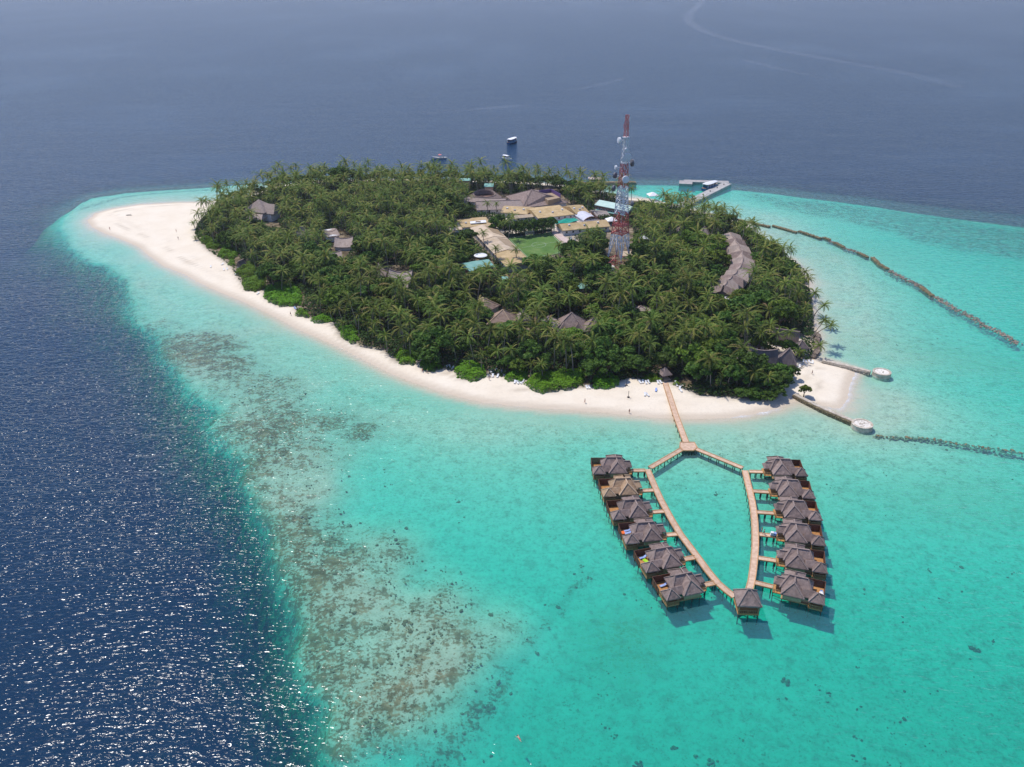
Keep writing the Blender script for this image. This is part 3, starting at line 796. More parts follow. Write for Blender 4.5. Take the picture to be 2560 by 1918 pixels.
pitched('teal_roof_house', 'small sea-green roofed house near the long tan building', 'building', (1174,678), (1237,667), (1153,659), (1228,649), 4.4, 6.3, 'teal_roof', 'brownwall', openings=4)
pitched('teal_roof_shed', 'tiny sea-green roof among palms by the end of the long building', 'shed', (1256,699), (1272,698), (1256,692), (1270,690), 3.2, 4.0, 'teal_roof', 'whitewall', openings=1)
pitched('teal_roof_shed', 'sea-green roof glimpsed in the palms below the mast', 'shed', (1446,722), (1471,721), (1446,708), (1470,706), 3.6, 5.2, 'teal_roof', 'whitewall', openings=2)
pitched('tan_roof_hut', 'small tan roof glimpsed in the palms behind the mast foot', 'hut', (1556,640), (1584,640), (1558,630), (1582,629), 3.2, 4.2, 'pale_tan', 'whitewall', openings=1)
pitched('tan_roof_hut', 'small tan roof glimpsed left of the mast among the trees', 'hut', (1404,672), (1432,676), (1408,662), (1432,664), 3.4, 4.6, 'pale_tan', 'whitewall', openings=1)
pitched('peach_house', 'peach-walled house with sea-green roof in the palms by the far shore', 'building', (1210,467), (1234,467), (1213,459), (1233,458), 8.5, 9.6, 'teal_roof', 'peach', openings=3)
pitched('peach_house', 'peach house mostly hidden by the palms at the far shore left of the other', 'building', (1148,452), (1176,452), (1151,446), (1175,445), 9.0, 10.0, 'teal_roof', 'peach', openings=3)

def vault():
    a, b_, c_, d_ = P(1458,553,4.2), P(1495,549,4.2), P(1473,531,4.2), P(1439,536,4.2)
    mid = (a+b_+c_+d_)/4
    ax = (b_-a).normalized(); root = thing('vault_shed', 'grey-white metal vault-roofed shed beside the green tarpaulin', 'shed', (mid.x, mid.y, GZ), math.atan2(ax.y, ax.x))
    h = (b_-a).length/2; dd = (d_-a).length/2*0.9
    FOOT.append([tuple((mid + ax*x + Vector((-ax.y,ax.x,0))*y)[:2]) for x, y in ((-h,-dd),(h,-dd),(h,dd),(-h,dd))])
    mb = MB(); n = 10; V = []; F = []
    for i in range(n+1):
        x = -h + 2*h*i/n; z = 2.6 + 2.0*math.sin(math.pi*i/n)**0.8 if 0 < i < n else 2.6
        V += [(x,-dd,z),(x,dd,z),(x,-dd,z-.15),(x,dd,z-.15)]
    for i in range(n):
        a_ = 4*i; F += [(a_,a_+4,a_+5,a_+1),(a_+3,a_+7,a_+6,a_+2),(a_+2,a_+6,a_+4,a_),(a_+1,a_+5,a_+7,a_+3)]
    mb.add(V,F); mb.build('roof', M['metal_sheet'], root)
    wb = MB(); wb.box(-h+.3,h-.3,-dd+.4,dd-.4,-.6,2.6); wb.build('wall', M['whitewall'], root)
    rb = MB()
    for i in range(n): rb.beam((V[4*i][0],-dd-.06,V[4*i][2]),(V[4*i+4][0],-dd-.06,V[4*i+4][2]),0.2,0.5)
    rb.build('gable_arch', M['brownwall'], root)
vault()

def tarp():
    q = [P(1388,560,3.4), P(1448,553,3.4), P(1437,544,3.4), P(1388,552,3.4)]
    c = sum(q, Vector())/4; t = thing('tarpaulin_cover', 'bright green crumpled tarpaulin stretched between the ochre roofs', 'tarpaulin', (c.x,c.y,GZ))
    n = 12; V = []; F = []
    for j in range(n+1):
        for i in range(n+1):
            u, v = i/n, j/n
            p = (q[0]*(1-u)+q[1]*u)*(1-v) + (q[3]*(1-u)+q[2]*u)*v - c
            V.append((p.x, p.y, 2.0 + 0.45*math.sin(9*u+3*v)*math.sin(7*v+2*u) + rnd.uniform(-.1,.1)))
    for j in range(n):
        for i in range(n):
            a = j*(n+1)+i; F.append((a,a+1,a+n+2,a+n+1))
    mb = MB(); mb.add(V,F); s = mb.build('sheet', M['tarp'], t)
    s.modifiers.new('thick','SOLIDIFY').thickness = 0.05
    pb = MB()
    for p in q:
        p = p-c; pb.beam((p.x,p.y,-.4),(p.x,p.y,2.2),0.15)
    pb.build('posts', M['white'], t)
    FOOT.append([tuple(p[:2]) for p in q])
tarp()

# --- thatched roofs of the main complex
pitched('reception_hall', 'long pale thatched hall in front of the round thatched roof', 'thatched hall', (1192,526), (1313,522), (1205,500), (1303,503), 4.0, 7.6, 'thatch_pale', 'whitewall', in1=2.0, openings=6, ridge='thatch_ridge')
pitched('thatched_wing', 'low thatched wing at the left foot of the round thatched roof', 'thatched hall', (1158,503), (1262,509), (1168,488), (1258,497), 4.0, 6.4, 'thatch_pale', 'whitewall', sag=0.8, openings=4, ridge='thatch_ridge')
def round_roof():
    c = P(1211,487,5.6)
    t = thing('round_thatched_building', 'round thatched building with an open ring-shaped roof', 'thatched building', (c.x,c.y,GZ))
    n = 28; ri, ro, wi = 7.0, 11.0, 6.3
    V, F = [], []
    for k in range(n):
        a = 2*math.pi*k/n; ca, sa = math.cos(a), math.sin(a)
        up = 0.9*max(0.0, math.sin(a))
        V += [(ro*ca,ro*sa,2.6),(ri*ca,ri*sa,4.4+1.6*up),(wi*ca,wi*sa,4.2+1.6*up),(wi*ca,wi*sa,2.9),(ro*ca,ro*sa,2.3)]
    for k in range(n):
        a, b_ = 5*k, 5*((k+1)%n)
        F += [(a,b_,b_+1,a+1),(a+1,b_+1,b_+2,a+2),(a+2,b_+2,b_+3,a+3),(a+4,b_+4,b_,a),(a+3,b_+3,b_+4,a+4)]
    mb = MB(); mb.add(V,F); mb.build('roof', M['thatch'], t)
    rb = MB()
    for k in range(n):
        a, b_ = 5*k+1, 5*((k+1)%n)+1
        rb.beam((V[a][0],V[a][1],V[a][2]+.1),(V[b_][0],V[b_][1],V[b_][2]+.1),0.6,0.3)
    rb.build('ridge_cap', M['thatch_ridge'], t)
    wb = MB(); wb.cyl(0,0,9.0,-.6,2.5,24); wb.build('wall', M['brownwall'], t)
    FOOT.append([(c.x+11*math.cos(k*.5), c.y+11*math.sin(k*.5)) for k in range(13)])
round_roof()

def great_roof():
    A_, B_ = P(1306,520,4.4), P(1424,508,4.4)
    ax = (B_-A_); ax.z = 0; L = ax.length; ax.normalize(); pp = Vector((-ax.y,ax.x,0))
    D = 30.0
    root = thing('restaurant_hall', 'great brown thatched hipped roof with purple-walled terrace in the middle of the island', 'thatched hall', (A_.x,A_.y,GZ), math.atan2(ax.y,ax.x))
    FOOT.append([tuple((Vector((A_.x,A_.y,0))+ax*a+pp*b_)[:2]) for a,b_ in ((0,0),(L,0),(L,D),(0,D))])
    ap = P(1329,474,11.5); al = Vector((ap.x-A_.x,ap.y-A_.y,0)); ax_x, ax_y = al.dot(ax), min(D-6, max(10, al.dot(pp)))
    e, z = 3.0, 10.1
    x2 = L*0.60
    mb = MB()
    # eaves outline, apex and a lower ridge towards the right
    V = [(0,0,e),(L,2,e),(L,D,e),(0,D,e),(ax_x,ax_y,z),(x2,ax_y*0.55,z-2.6),(L-5,ax_y*0.6,z-4.8),(x2+2,D-1,z-4.6),(0,0,e-.3),(L,2,e-.3),(L,D,e-.3),(0,D,e-.3)]
    F = [(0,5,4),(0,1,6,5),(1,2,6),(4,3,0),(4,5,7),(5,6,2,7),(3,4,7,2),(8,9,1,0),(9,10,2,1),(10,11,3,2),(11,8,0,3),(11,10,9,8)]
    mb.add(V,F); ro = mb.build('roof', M['thatch'], root)
    rb = MB()
    for a,b_ in ((0,4),(4,5),(5,6),(3,4),(6,1)): rb.beam(tuple(Vector(V[a])+Vector((0,0,.08))), tuple(Vector(V[b_])+Vector((0,0,.08))),0.55,0.25)
    rb.beam((ax_x*0.35,ax_y*0.12,e+1.2),(ax_x*0.62,ax_y*0.8,z-1.6),0.4,0.5)
    rb.build('ridge_cap', M['thatch_ridge'], ro)
    # flat terrace cut into the slope, with purple parapets
    q = [P(1347,485,7.4), P(1378,481,7.4), P(1401,494,7.4), P(1370,501,7.4)]
    q = [Vector(((p-A_).dot(ax), (p-A_).dot(pp), 0)) for p in q]
    tb = MB(); tb.prism([(p.x,p.y) for p in q], 3.0, 6.0); tb.build('terrace', M['brown_patch'], root)
    for nm, (i,j) in (('parapet',(0,1)),('parapet',(1,2))):
        pb = MB(); pb.beam((q[i].x,q[i].y,6.9),(q[j].x,q[j].y,6.9),0.3,2.6); pb.build(nm, M['purple'], root)
    wb = MB(); wb.box(1,L-1,3,D-1,-.6,e-.2); wb.build('wall', M['whitewall'], root)
great_roof()

# --- thatched houses among the trees
def two_storey():
    c = P(656,548,GZ)
    t = thing('thatched_villa', 'two-storey grey thatched house with pale wall in the trees near the sand spit', 'thatched house', (c.x,c.y,GZ), R(-18))
    FOOT.append([(c.x+a,c.y+b_) for a,b_ in ((-9,-9),(11,-9),(11,8),(-9,8))])
    mb = MB(); mb.pyramid(-1.5,1,7.4,7.0,5.6,11.6,0.4); soft(mb.build('main_roof', M['thatch_pale'], t),0.3)
    mb = MB(); mb.hip(1,11,-4.0,7,4.9,9.4,'x',0.5,2.0,0.4); soft(mb.build('side_roof', M['thatch_pale'], t),0.3)
    mb = MB(); mb.hip(-5,6,-9.5,-3,2.6,5.0,'x',1.0,1.0,0.3); soft(mb.build('porch_roof', M['thatch_pale'], t),0.2)
    wb = MB(); wb.box(-6,9,-3.5,5.5,-.6,5.1); wb.build('wall', M['whitewall'], t)
    ob = MB(); ob.box(-1.6,1.6,-3.75,-3.4,2.6,4.8); ob.build('balcony_opening', M['glass'], t)
two_storey()
pitched('thatched_house', 'lone thatched roof peak beside the two-storey thatched house', 'thatched house', (737,584), (770,590), (744,569), (752,571), 4.0, 8.0, 'thatch_pale', 'whitewall', in0=2.5, in1=3.5, ridge='thatch_ridge')
pitched('saddle_roof_house', 'topmost swept thatched roof of the three-roof saddle house in the left grove', 'thatched house', (818,592), (850,588), (817,575), (849,571), 5.0, 6.6, 'thatch_pale', 'whitewall', sag=1.2, ridge='thatch_ridge')
pitched('saddle_roof_house', 'largest swept thatched roof in the middle of the left grove', 'thatched house', (834,617), (880,617), (828,588), (878,594), 3.8, 7.8, 'thatch_pale', 'whitewall', sag=1.1, ridge='thatch_ridge')
pitched('saddle_roof_house', 'lowest pale thatched roof below the largest swept roof of the left grove', 'thatched house', (822,650), (858,646), (820,628), (864,626), 3.4, 6.4, 'thatch_pale', 'whitewall', sag=0.7, ridge='thatch_ridge')
pitched('saddle_roof_house', 'swept thatched roof with upturned end beside a dark gap between the two groves', 'thatched house', (940,676), (964,692), (944,659), (968,672), 4.0, 7.4, 'thatch_pale', 'whitewall', sag=1.5, ridge='thatch_ridge')
pitched('saddle_roof_house', 'wide saddle-shaped thatched roof facing the reef side beach', 'thatched house', (968,700), (1026,704), (967,671), (1026,676), 3.8, 8.0, 'thatch_pale', 'whitewall', sag=1.4, ridge='thatch_ridge', openings=3)
pitched('thatched_house', 'low thatched porch roof below the wide saddle roof', 'thatched house', (985,721), (1020,721), (980,705), (1020,704), 2.9, 5.0, 'thatch_pale', 'whitewall', ridge='thatch_ridge')
pitched('beach_hut', 'small thatched hut on the beach between bright green shrubs', 'hut', (602,667), (617,660), (594,652), (612,649), 2.4, 4.8, 'thatch', 'whitewall', ridge='thatch_ridge', over=.3)

def bungalow(label, px, hx, hy, ze, za, rot, mat, rm, gables=0, name='bungalow'):
    """pyramid-roofed bungalow whose roof peak is seen at px"""
    a = P(*px, GZ+za)
    t = thing(name, label, 'bungalow', (a.x,a.y,GZ), R(rot))
    FOOT.append([(a.x+i*hx,a.y+j*hy) for i,j in ((-1,-1),(1,-1),(1,1),(-1,1))])
    mb = MB(); mb.pyramid(0,0,hx,hy,ze,za,0.35); ro = shaggy(soft(mb.build('roof', M[mat], t),0.22),.3)
    rb = MB()
    for i,j in ((-1,-1),(1,-1),(1,1),(-1,1)): rb.beam((i*hx,j*hy,ze+.04),(0,0,za+.08),0.4,0.2)
    rb.build('ridge_cap', M[rm], ro)
    for k in range(gables):
        x = (k-(gables-1)/2)*hx*0.95
        gb = MB(); gb.hip(x-hx*.36,x+hx*.36,-hy-0.8,-hy*.25,ze-.3,ze+(za-ze)*.5,'y',1.6,0,0.3); soft(gb.build('front_gable', M[mat], t),0.15)
    wb = MB(); wb.box(-hx+.7,hx-.7,-hy+.7,hy-.7,-.6,ze-.2); wb.build('wall', M['whitewall'], t)
    ob = MB(); ob.box(-.6,.6,-hy+.62,-hy+.72,-.5,1.7); ob.build('door', M['fence'], t)
    return t
bungalow('brown thatched bungalow roof sloping behind a yellow-green bush', (1207,744), 5.5, 5.5, 2.8, 7.0, -35, 'thatch_rose', 'thatch_tan_ridge')
bungalow('tan-brown thatched bungalow with pale hip ridges in the front grove', (1257,774), 5.6, 6.0, 2.8, 7.6, -12, 'thatch_rose', 'thatch_tan_ridge')
bungalow('small grey pointed roof between the tan-brown bungalow and the big grey one', (1311,771), 3.2, 3.2, 2.8, 7.0, 10, 'thatch_pale', 'thatch_ridge')
bungalow('large grey thatched bungalow with two small front gables in the front grove', (1429,781), 6.2, 6.0, 2.8, 8.6, -8, 'thatch', 'thatch_ridge', 2)
bungalow('grey thatched roof half hidden by palms left of the large grey bungalow', (1372,790), 4.6, 4.6, 2.8, 6.6, 5, 'thatch_pale', 'thatch_ridge')
bungalow('grey tent-like roof with a palm crown above its tip', (1484,794), 4.2, 4.2, 2.8, 7.2, 0, 'thatch', 'thatch_ridge')
bungalow('pale roof scrap showing through palms behind the right front grove', (1602,765), 5.0, 4.0, 2.6, 5.2, 0, 'thatch_pale', 'thatch_ridge')
bungalow('small grey roof tip in the palms near the far pier', (1715,556), 4.0, 4.0, 4.0, 8.5, 15, 'thatch_pale', 'thatch_ridge')
bungalow('pale roof tip in the palms close to the row of joined roofs', (1762,566), 3.6, 3.6, 4.0, 8.5, 0, 'thatch_pale', 'thatch_ridge')

def row_houses():
    pts = [P(x,y,6.0) for x,y in ((1826,592),(1836,606),(1846,622),(1854,638),(1857,654),(1853,670),(1843,685),(1830,699),(1817,712),(1808,726))]
    c = sum(pts, Vector())/len(pts)
    t = thing('row_house', 'curved row of joined grey thatched roofs near the far lagoon shore', 'row house', (c.x,c.y,GZ))
    fine = []
    for i in range(len(pts)-1):
        for k in range(3): fine.append((pts[i].lerp(pts[i+1], k/3)-c))
    fine.append(pts[-1]-c)
    fine = [Vector((p.x,p.y,0)) for p in fine]
    # one long swept roof, its ridge rising and falling over every unit
    V, F, RB = [], [], MB()
    wl, wr = 6.0, 5.4
    for i, p in enumerate(fine):
        d = (fine[min(i+1,len(fine)-1)]-fine[max(i-1,0)]).normalized(); n_ = Vector((-d.y,d.x,0))
        z = 6.0 + (0.9, 0.0, 0.25)[i % 3]
        l_, r_ = p+n_*wl, p-n_*wr
        V += [(l_.x,l_.y,2.5),(p.x,p.y,z),(r_.x,r_.y,2.5),(l_.x,l_.y,2.15),(r_.x,r_.y,2.15)]
    for i in range(len(fine)-1):
        a, b_ = 5*i, 5*i+5
        F += [(a,a+1,b_+1,b_),(a+1,a+2,b_+2,b_+1),(a+3,a,b_,b_+3),(a+2,a+4,b_+4,b_+2),(a+4,a+3,b_+3,b_+4)]
        RB.beam((V[a+1][0],V[a+1][1],V[a+1][2]+.05),(V[b_+1][0],V[b_+1][1],V[b_+1][2]+.05),.5,.25)
    F += [(0,2,1),(0,3,4,2),(len(V)-5,len(V)-4,len(V)-3),(len(V)-5,len(V)-3,len(V)-1,len(V)-2)]
    mb = MB(); mb.add(V,F); ro = mb.build('roof', M['thatch_pale'], t); RB.build('ridge_cap', M['thatch_ridge'], ro)
    for i, p in enumerate(pts):
        a = pts[max(i-1,0)]; b_ = pts[min(i+1,len(pts)-1)]
        d = (b_-a); d.z = 0; ang = math.atan2(d.y,d.x); step = d.length/(2 if 0 < i < len(pts)-1 else 1)
        q = p-c
        for sd in (1,-1):                                  # steep gable over each unit's door, to both sides
            mb = MB(); w = step*0.34
            V2 = [(-w,0.6*sd,5.0),(w,0.6*sd,5.0),(0,0.3*sd,7.1),(-w*1.25,(6.6 if sd>0 else 6.0)*sd,2.6),(w*1.25,(6.6 if sd>0 else 6.0)*sd,2.6),(0,5.2*sd,5.6)]
            f_ = [(0,2,5,3),(2,1,4,5),(3,5,4),(0,3,4,1)]
            mb.add(V2, f_ if sd < 0 else [tuple(reversed(f)) for f in f_])
            mb.build('gable_roof', M['thatch' if i%2 else 'thatch_pale'], t, loc=(q.x,q.y,0), rotz=ang)
        wb = MB(); wb.box(-step*.48,step*.48,-4.4,4.8,-.6,2.3); wb.build('wall', M['whitewall'], t, loc=(q.x,q.y,0), rotz=ang)
        n_ = Vector((-math.sin(ang),math.cos(ang),0))*6.2; u = Vector((math.cos(ang),math.sin(ang),0))*step*.5
        FOOT.append([tuple((p+s*u+k*n_)[:2]) for s,k in ((-1,-1),(1,-1),(1,1),(-1,1))])
row_houses()

# --- beach restaurant with swept dark thatch, and the bar behind it
pitched('beach_restaurant', 'dark thatched beach restaurant beside the white sand point', 'restaurant', (1878,909), (1944,911), (1871,863), (1946,881), 3.2, 8.6, 'thatch_dark', 'mat_wall', sag=0.8, ridge='thatch_ridge')
pitched('beach_restaurant_wing', 'dark thatched wing with tall gable at the sand end of the restaurant', 'restaurant', (1934,910), (1992,917), (1954,868), (1965,869), 3.0, 9.0, 'thatch_dark', 'mat_wall', in0=5.0, in1=5.0, ridge='thatch_ridge')
pitched('beach_restaurant_wing', 'dark thatched hip at the grove end of the restaurant', 'restaurant', (1845,915), (1884,916), (1860,880), (1874,872), 3.4, 8.4, 'thatch_dark', 'mat_wall', in0=4.0, in1=2.0, ridge='thatch_ridge')
pitched('beach_bar', 'thatched bar with dark open front across the sandy court', 'bar', (1928,846), (1996,856), (1936,828), (1990,832), 4.0, 8.0, 'thatch', 'fence', ridge='thatch_ridge')
bungalow('small pointed thatched parasol hut at the shore end of the sandy court', (2005,851), 2.6, 2.6, 2.4, 5.0, 0, 'thatch_dark', 'thatch_ridge', name='hut')
bungalow('small thatched hut in the shade at the grove side of the sandy court', (1893,846), 2.8, 2.8, 2.4, 4.8, 20, 'thatch_dark', 'thatch_ridge', name='hut')

def jetty_hut():
    c = P(1664,948,1.6)
    t = thing('jetty_hut', 'small thatched gatehouse where the jetty meets the beach', 'hut', (c.x,c.y,1.2), R(18))
    FOOT.append([(c.x+a,c.y+b_) for a,b_ in ((-2.4,-2),(2.4,-2),(2.4,4),(-2.4,4))])
    mb = MB(); mb.pyramid(0,1,2.1,2.3,2.5,5.0,0.25); soft(mb.build('roof', M['thatch'], t),0.2)
    for x in (-1.5,1.5):
        for y in (-.7,2.7):
            pb = MB(); pb.beam((x,y,-.5),(x,y,2.5),0.2); pb.build('post', M['post'], t)
    fb = MB(); fb.box(-1.7,1.7,-.9,2.9,0.25,0.45); fb.build('floor', M['deck'], t)
jetty_hut()

# --- football pitch
def pitch():
    q = [P(1268,595,GZ+.3), P(1376,580,GZ+.3), P(1424,628,GZ+.3), P(1322,650,GZ+.3)]
    c = sum(q, Vector())/4
    FOOT.append([tuple(p[:2]) for p in q])
    def at(u,v): return (q[0]*(1-u)+q[1]*u)*(1-v)+(q[3]*(1-u)+q[2]*u)*v
    m, nt, ns, ls, b = newmat('pitch_turf'); setp(b, 0.9, 0.15)
    tc = ns.new('ShaderNodeTexCoord'); n1 = noise(ns, ls, 0.12, 4, 0.6, tc.outputs['Object']); n2 = noise(ns, ls, 2.0, 4, 0.7, tc.outputs['Object'])
    mx = math2(ns, ls, 'MULTIPLY_ADD', n2.outputs['Fac'], 0.35, n1.outputs['Fac'])
    r = ramp(ns, ls, mx, [(0.42,(0.06,0.135,0.028)),(0.7,(0.105,0.19,0.045)),(0.95,(0.20,0.25,0.09))]); ls.new(r.outputs[0], b.inputs['Base Color'])
    g = MB(); g.add([p+Vector((0,0,.02)) for p in q], [(3,2,1,0)])
    tag(g.build('football_pitch', m), 'green football pitch', kind='structure')
    lm = MB()
    def line(a, b_, w=0.28):
        a, b_ = at(*a), at(*b_); d = (b_-a).normalized(); n_ = Vector((-d.y,d.x,0))*w/2; z = Vector((0,0,.03))
        lm.add([a-n_+z,b_-n_+z,b_+n_+z,a+n_+z],[(0,1,2,3)])
    line((.03,.03),(.97,.03)); line((.97,.03),(.97,.97)); line((.97,.97),(.03,.97)); line((.03,.97),(.03,.03)); line((.03,.5),(.97,.5))
    prev = None
    for k in range(17):
        a = 2*math.pi*k/16; p_ = (.5+.16*math.cos(a), .5+.12*math.sin(a))
        if prev: line(prev, p_, .24)
        prev = p_
    tag(lm.build('pitch_marking', weathered('faded_line_paint',(.22,.30,.17),(.42,.48,.38),.5,.9,.1,0)), 'faded white lines of the pitch', kind='structure')
    gp = at(.5,.035)
    d = (q[1]-q[0]).normalized()
    t = thing('football_goal', 'white football goal at the hedge end of the pitch', 'goal', gp, math.atan2(d.y,d.x))
    gb = MB(); gb.beam((-2.6,0,0),(-2.6,0,2.3),.16); gb.beam((2.6,0,0),(2.6,0,2.3),.16); gb.beam((-2.6,0,2.3),(2.6,0,2.3),.16)
    gb.build('frame', M['white'], t)
    nb = MB()
    for k in range(9):
        x = -2.6+5.2*k/8; nb.beam((x,0,2.3),(x,1.4,0),.04)
    for k in range(5): nb.beam((-2.6,1.4*k/5,2.3-2.3*k/5),(2.6,1.4*k/5,2.3-2.3*k/5),.04)
    nb.build('net', M['white'], t)
    # low dark fence along the hedge end
    a, b_ = at(-.03,-.02), at(1.02,-.02); f = thing('pitch_fence', 'low dark green net fence at the hedge end of the pitch', 'fence', a)
    fb = MB(); w = b_-a; fb.beam((0,0,.75),(w.x,w.y,.75),.08,1.5); fb.build('net', weathered('dark_net',(.02,.05,.035),(.04,.08,.055),1,.9,.1,0), f)
    for k in range(13):
        pb = MB(); x = w*(k/12); pb.beam((x.x,x.y,-.2),(x.x,x.y,1.75),.14); pb.build('post', M['post'], f)
    # pink paved path along the side
    r0, r1, r2, r3 = P(1377,579,GZ+.35), P(1391,577,GZ+.35), P(1440,612,GZ+.35), P(1426,620,GZ+.35)
    pb = MB(); pb.add([p+Vector((0,0,.05)) for p in (r0,r1,r2,r3)]+[p-Vector((0,0,.5)) for p in (r0,r1,r2,r3)],[(3,2,1,0),(0,1,5,4),(1,2,6,5),(2,3,7,6),(3,0,4,7)])
    tag(pb.build('path', M['pave']), 'pink paved path beside the pitch', kind='structure')
    FOOT.append([tuple(p[:2]) for p in (r0,r1,r2,r3)])
    yq = [P(1390,590,GZ+.25),P(1500,580,GZ+.25),P(1530,565,GZ+.25),P(1560,545,GZ+.25),P(1500,525,GZ+.25),P(1440,530,GZ+.25),P(1390,560,GZ+.25)]
    yb = MB(); yb.add([p for p in yq],[tuple(range(len(yq)-1,-1,-1))]); tag(yb.build('yard', M['pave']), 'pale paved service yard', kind='structure')
pitch()

def fabric(label, px, w, h):
    """tall white folded parasol"""
    c = P(*px, GZ); t = thing('folded_parasol', label, 'parasol', c)
    mb = MB(); mb.cyl(0,0,w,.9,h,10,0,.08); soft(mb.build('canopy', M['white'], t),.05)
    pb = MB(); pb.beam((0,0,0),(0,0,h+.3),.1); pb.build('pole', M['white'], t)
fabric('tall folded white parasol nearer the pitch beside the long tan shed', (1427,612), 1.0, 5.2)
fabric('tall folded white parasol behind the first one at the end of the pink path', (1437,617), 0.9, 5.0)

def tent(label, px, s, h):
    c = P(*px, GZ); t = thing('tent', label, 'tent', c, R(12))
    mb = MB(); mb.pyramid(0,0,s,s,h,h+1.8,.3); mb.build('canopy', M['white'], t)
    for a,b_ in ((-1,-1),(1,-1),(1,1),(-1,1)):
        pb = MB(); pb.beam((a*s*.92,b_*s*.92,-.3),(a*s*.92,b_*s*.92,h),.12); pb.build('leg', M['white'], t)
tent('white peaked tent in the yard left of the mast', (1528,562), 3.0, 3.0)
tent('white tent roof half hidden by palms right of the mast', (1609,608), 2.4, 2.6)
tent('white peaked shelter on the harbour beach behind the palms', (1631,496), 3.2, 2.4)

def mushroom():
    c = P(1202,664,GZ); t = thing('canopy_parasol', 'round white flat canopy on a pole behind the sea-green roofed house', 'parasol', c)
    mb = MB(); mb.cyl(0,0,3.4,5.4,5.65,20,0,3.0); mb.cyl(0,0,3.0,5.65,6.05,20,0,.3); mb.build('canopy', M['white'], t)
    pb = MB(); pb.beam((0,0,-.3),(0,0,5.5),.22); pb.build('pole', M['wood_dark'], t)
mushroom()
# ------------------------------------------------------------------ boardwalks on stilts
DZ = 1.3                                        # deck height over the water
post_me = None
def post_mesh():
    global post_me
    if post_me is None:
        mb = MB(); mb.beam((0,0,-3.2),(0,0,0),0.22); post_me = mb.mesh('post', M['post'])
    return post_me

def offset_line(pts, w):
    """left and right borders of a strip of half width w with mitred corners"""
    Lf, Rt = [], []
    for i, p in enumerate(pts):
        d0 = (pts[i]-pts[i-1]).normalized() if i > 0 else (pts[1]-pts[0]).normalized()
        d1 = (pts[i+1]-pts[i]).normalized() if i < len(pts)-1 else d0
        n0, n1 = Vector((-d0.y,d0.x,0)), Vector((-d1.y,d1.x,0))
        n = (n0+n1).normalized(); k = w/max(0.5, n.dot(n0))
        Lf.append(p+n*k); Rt.append(p-n*k)
    return Lf, Rt

def boardwalk(name, label, cat, pts, w, spacing=3.0, group=None, z=DZ, end_gap=0.0):
    pts = [Vector((p.x,p.y,0)) for p in pts]
    base = pts[0].copy()
    t = thing(name, label, cat, base, 0, group)
    pts = [p-base for p in pts]
    Lf, Rt = offset_line(pts, w)
    bb, eb = MB(), MB()
    acc = 0.0
    for i in range(len(pts)-1):
        L = (pts[i+1]-pts[i]).length; n = max(1, int(L/0.34))
        for k in range(n):
            a, b_ = k/n, (k+1)/n - 0.05/ (L/n) * (1/n) * 1.0
            b_ = (k+0.90)/n
            q = [Rt[i]*(1-a)+Rt[i+1]*a, Rt[i]*(1-b_)+Rt[i+1]*b_, Lf[i]*(1-b_)+Lf[i+1]*b_, Lf[i]*(1-a)+Lf[i+1]*a]
            dz = rnd.uniform(-.012,.012)
            bb.prism([(p.x,p.y) for p in q], z-.10+dz, z+dz)
        for S in (Lf, Rt):
            a_, b2 = S[i], S[i+1]
            eb.beam((a_.x,a_.y,z-.06),(b2.x,b2.y,z-.06),0.22,0.34)
        eb.beam((Lf[i].x*.5+Rt[i].x*.5,Lf[i].y*.5+Rt[i].y*.5,z-.28),(Lf[i+1].x*.5+Rt[i+1].x*.5,Lf[i+1].y*.5+Rt[i+1].y*.5,z-.28),0.25,0.25)
    bo = bb.build('boards', M['deck'], t); bo['kind'] = 'stuff'
    eb.build('edge_beam', M['deck_edge'], t)
    # stilts in pairs with a cross beam
    cum = [0.0]
    for i in range(len(pts)-1): cum.append(cum[-1]+(pts[i+1]-pts[i]).length)
    n = max(1, int(round(cum[-1]/spacing)))
    for k in range(n+1):
        s = cum[-1]*k/n if n else 0
        s = min(max(s, 0.3), cum[-1]-0.3)
        i = max(j for j in range(len(pts)-1) if cum[j] <= s)
        f = (s-cum[i])/(cum[i+1]-cum[i])
        l_, r_ = Lf[i]*(1-f)+Lf[i+1]*f, Rt[i]*(1-f)+Rt[i+1]*f
        for p in (l_*.92+r_*.08, r_*.92+l_*.08):
            o = obj('post', post_mesh(), t, (p.x,p.y,z-.14))
        cb = MB(); cb.beam((l_.x,l_.y,z-.24),(r_.x,r_.y,z-.24),.18,.22); cb.build('cross_beam', M['post'], t)
    return t

def Z1(x, y, z=DZ):                              # close-up of the villas, read off in that crop
    return P(1440 + x*0.30783, 1080 + y*0.30783, z)

jetty_a = P(1663, 955, 1.6)
boardwalk('jetty', 'straight wooden jetty from the beach hut out to the fork', 'jetty', [jetty_a, P(1674,990,DZ), P(1690,1040,DZ), Z1(895,88)], 0.95, 3.2)

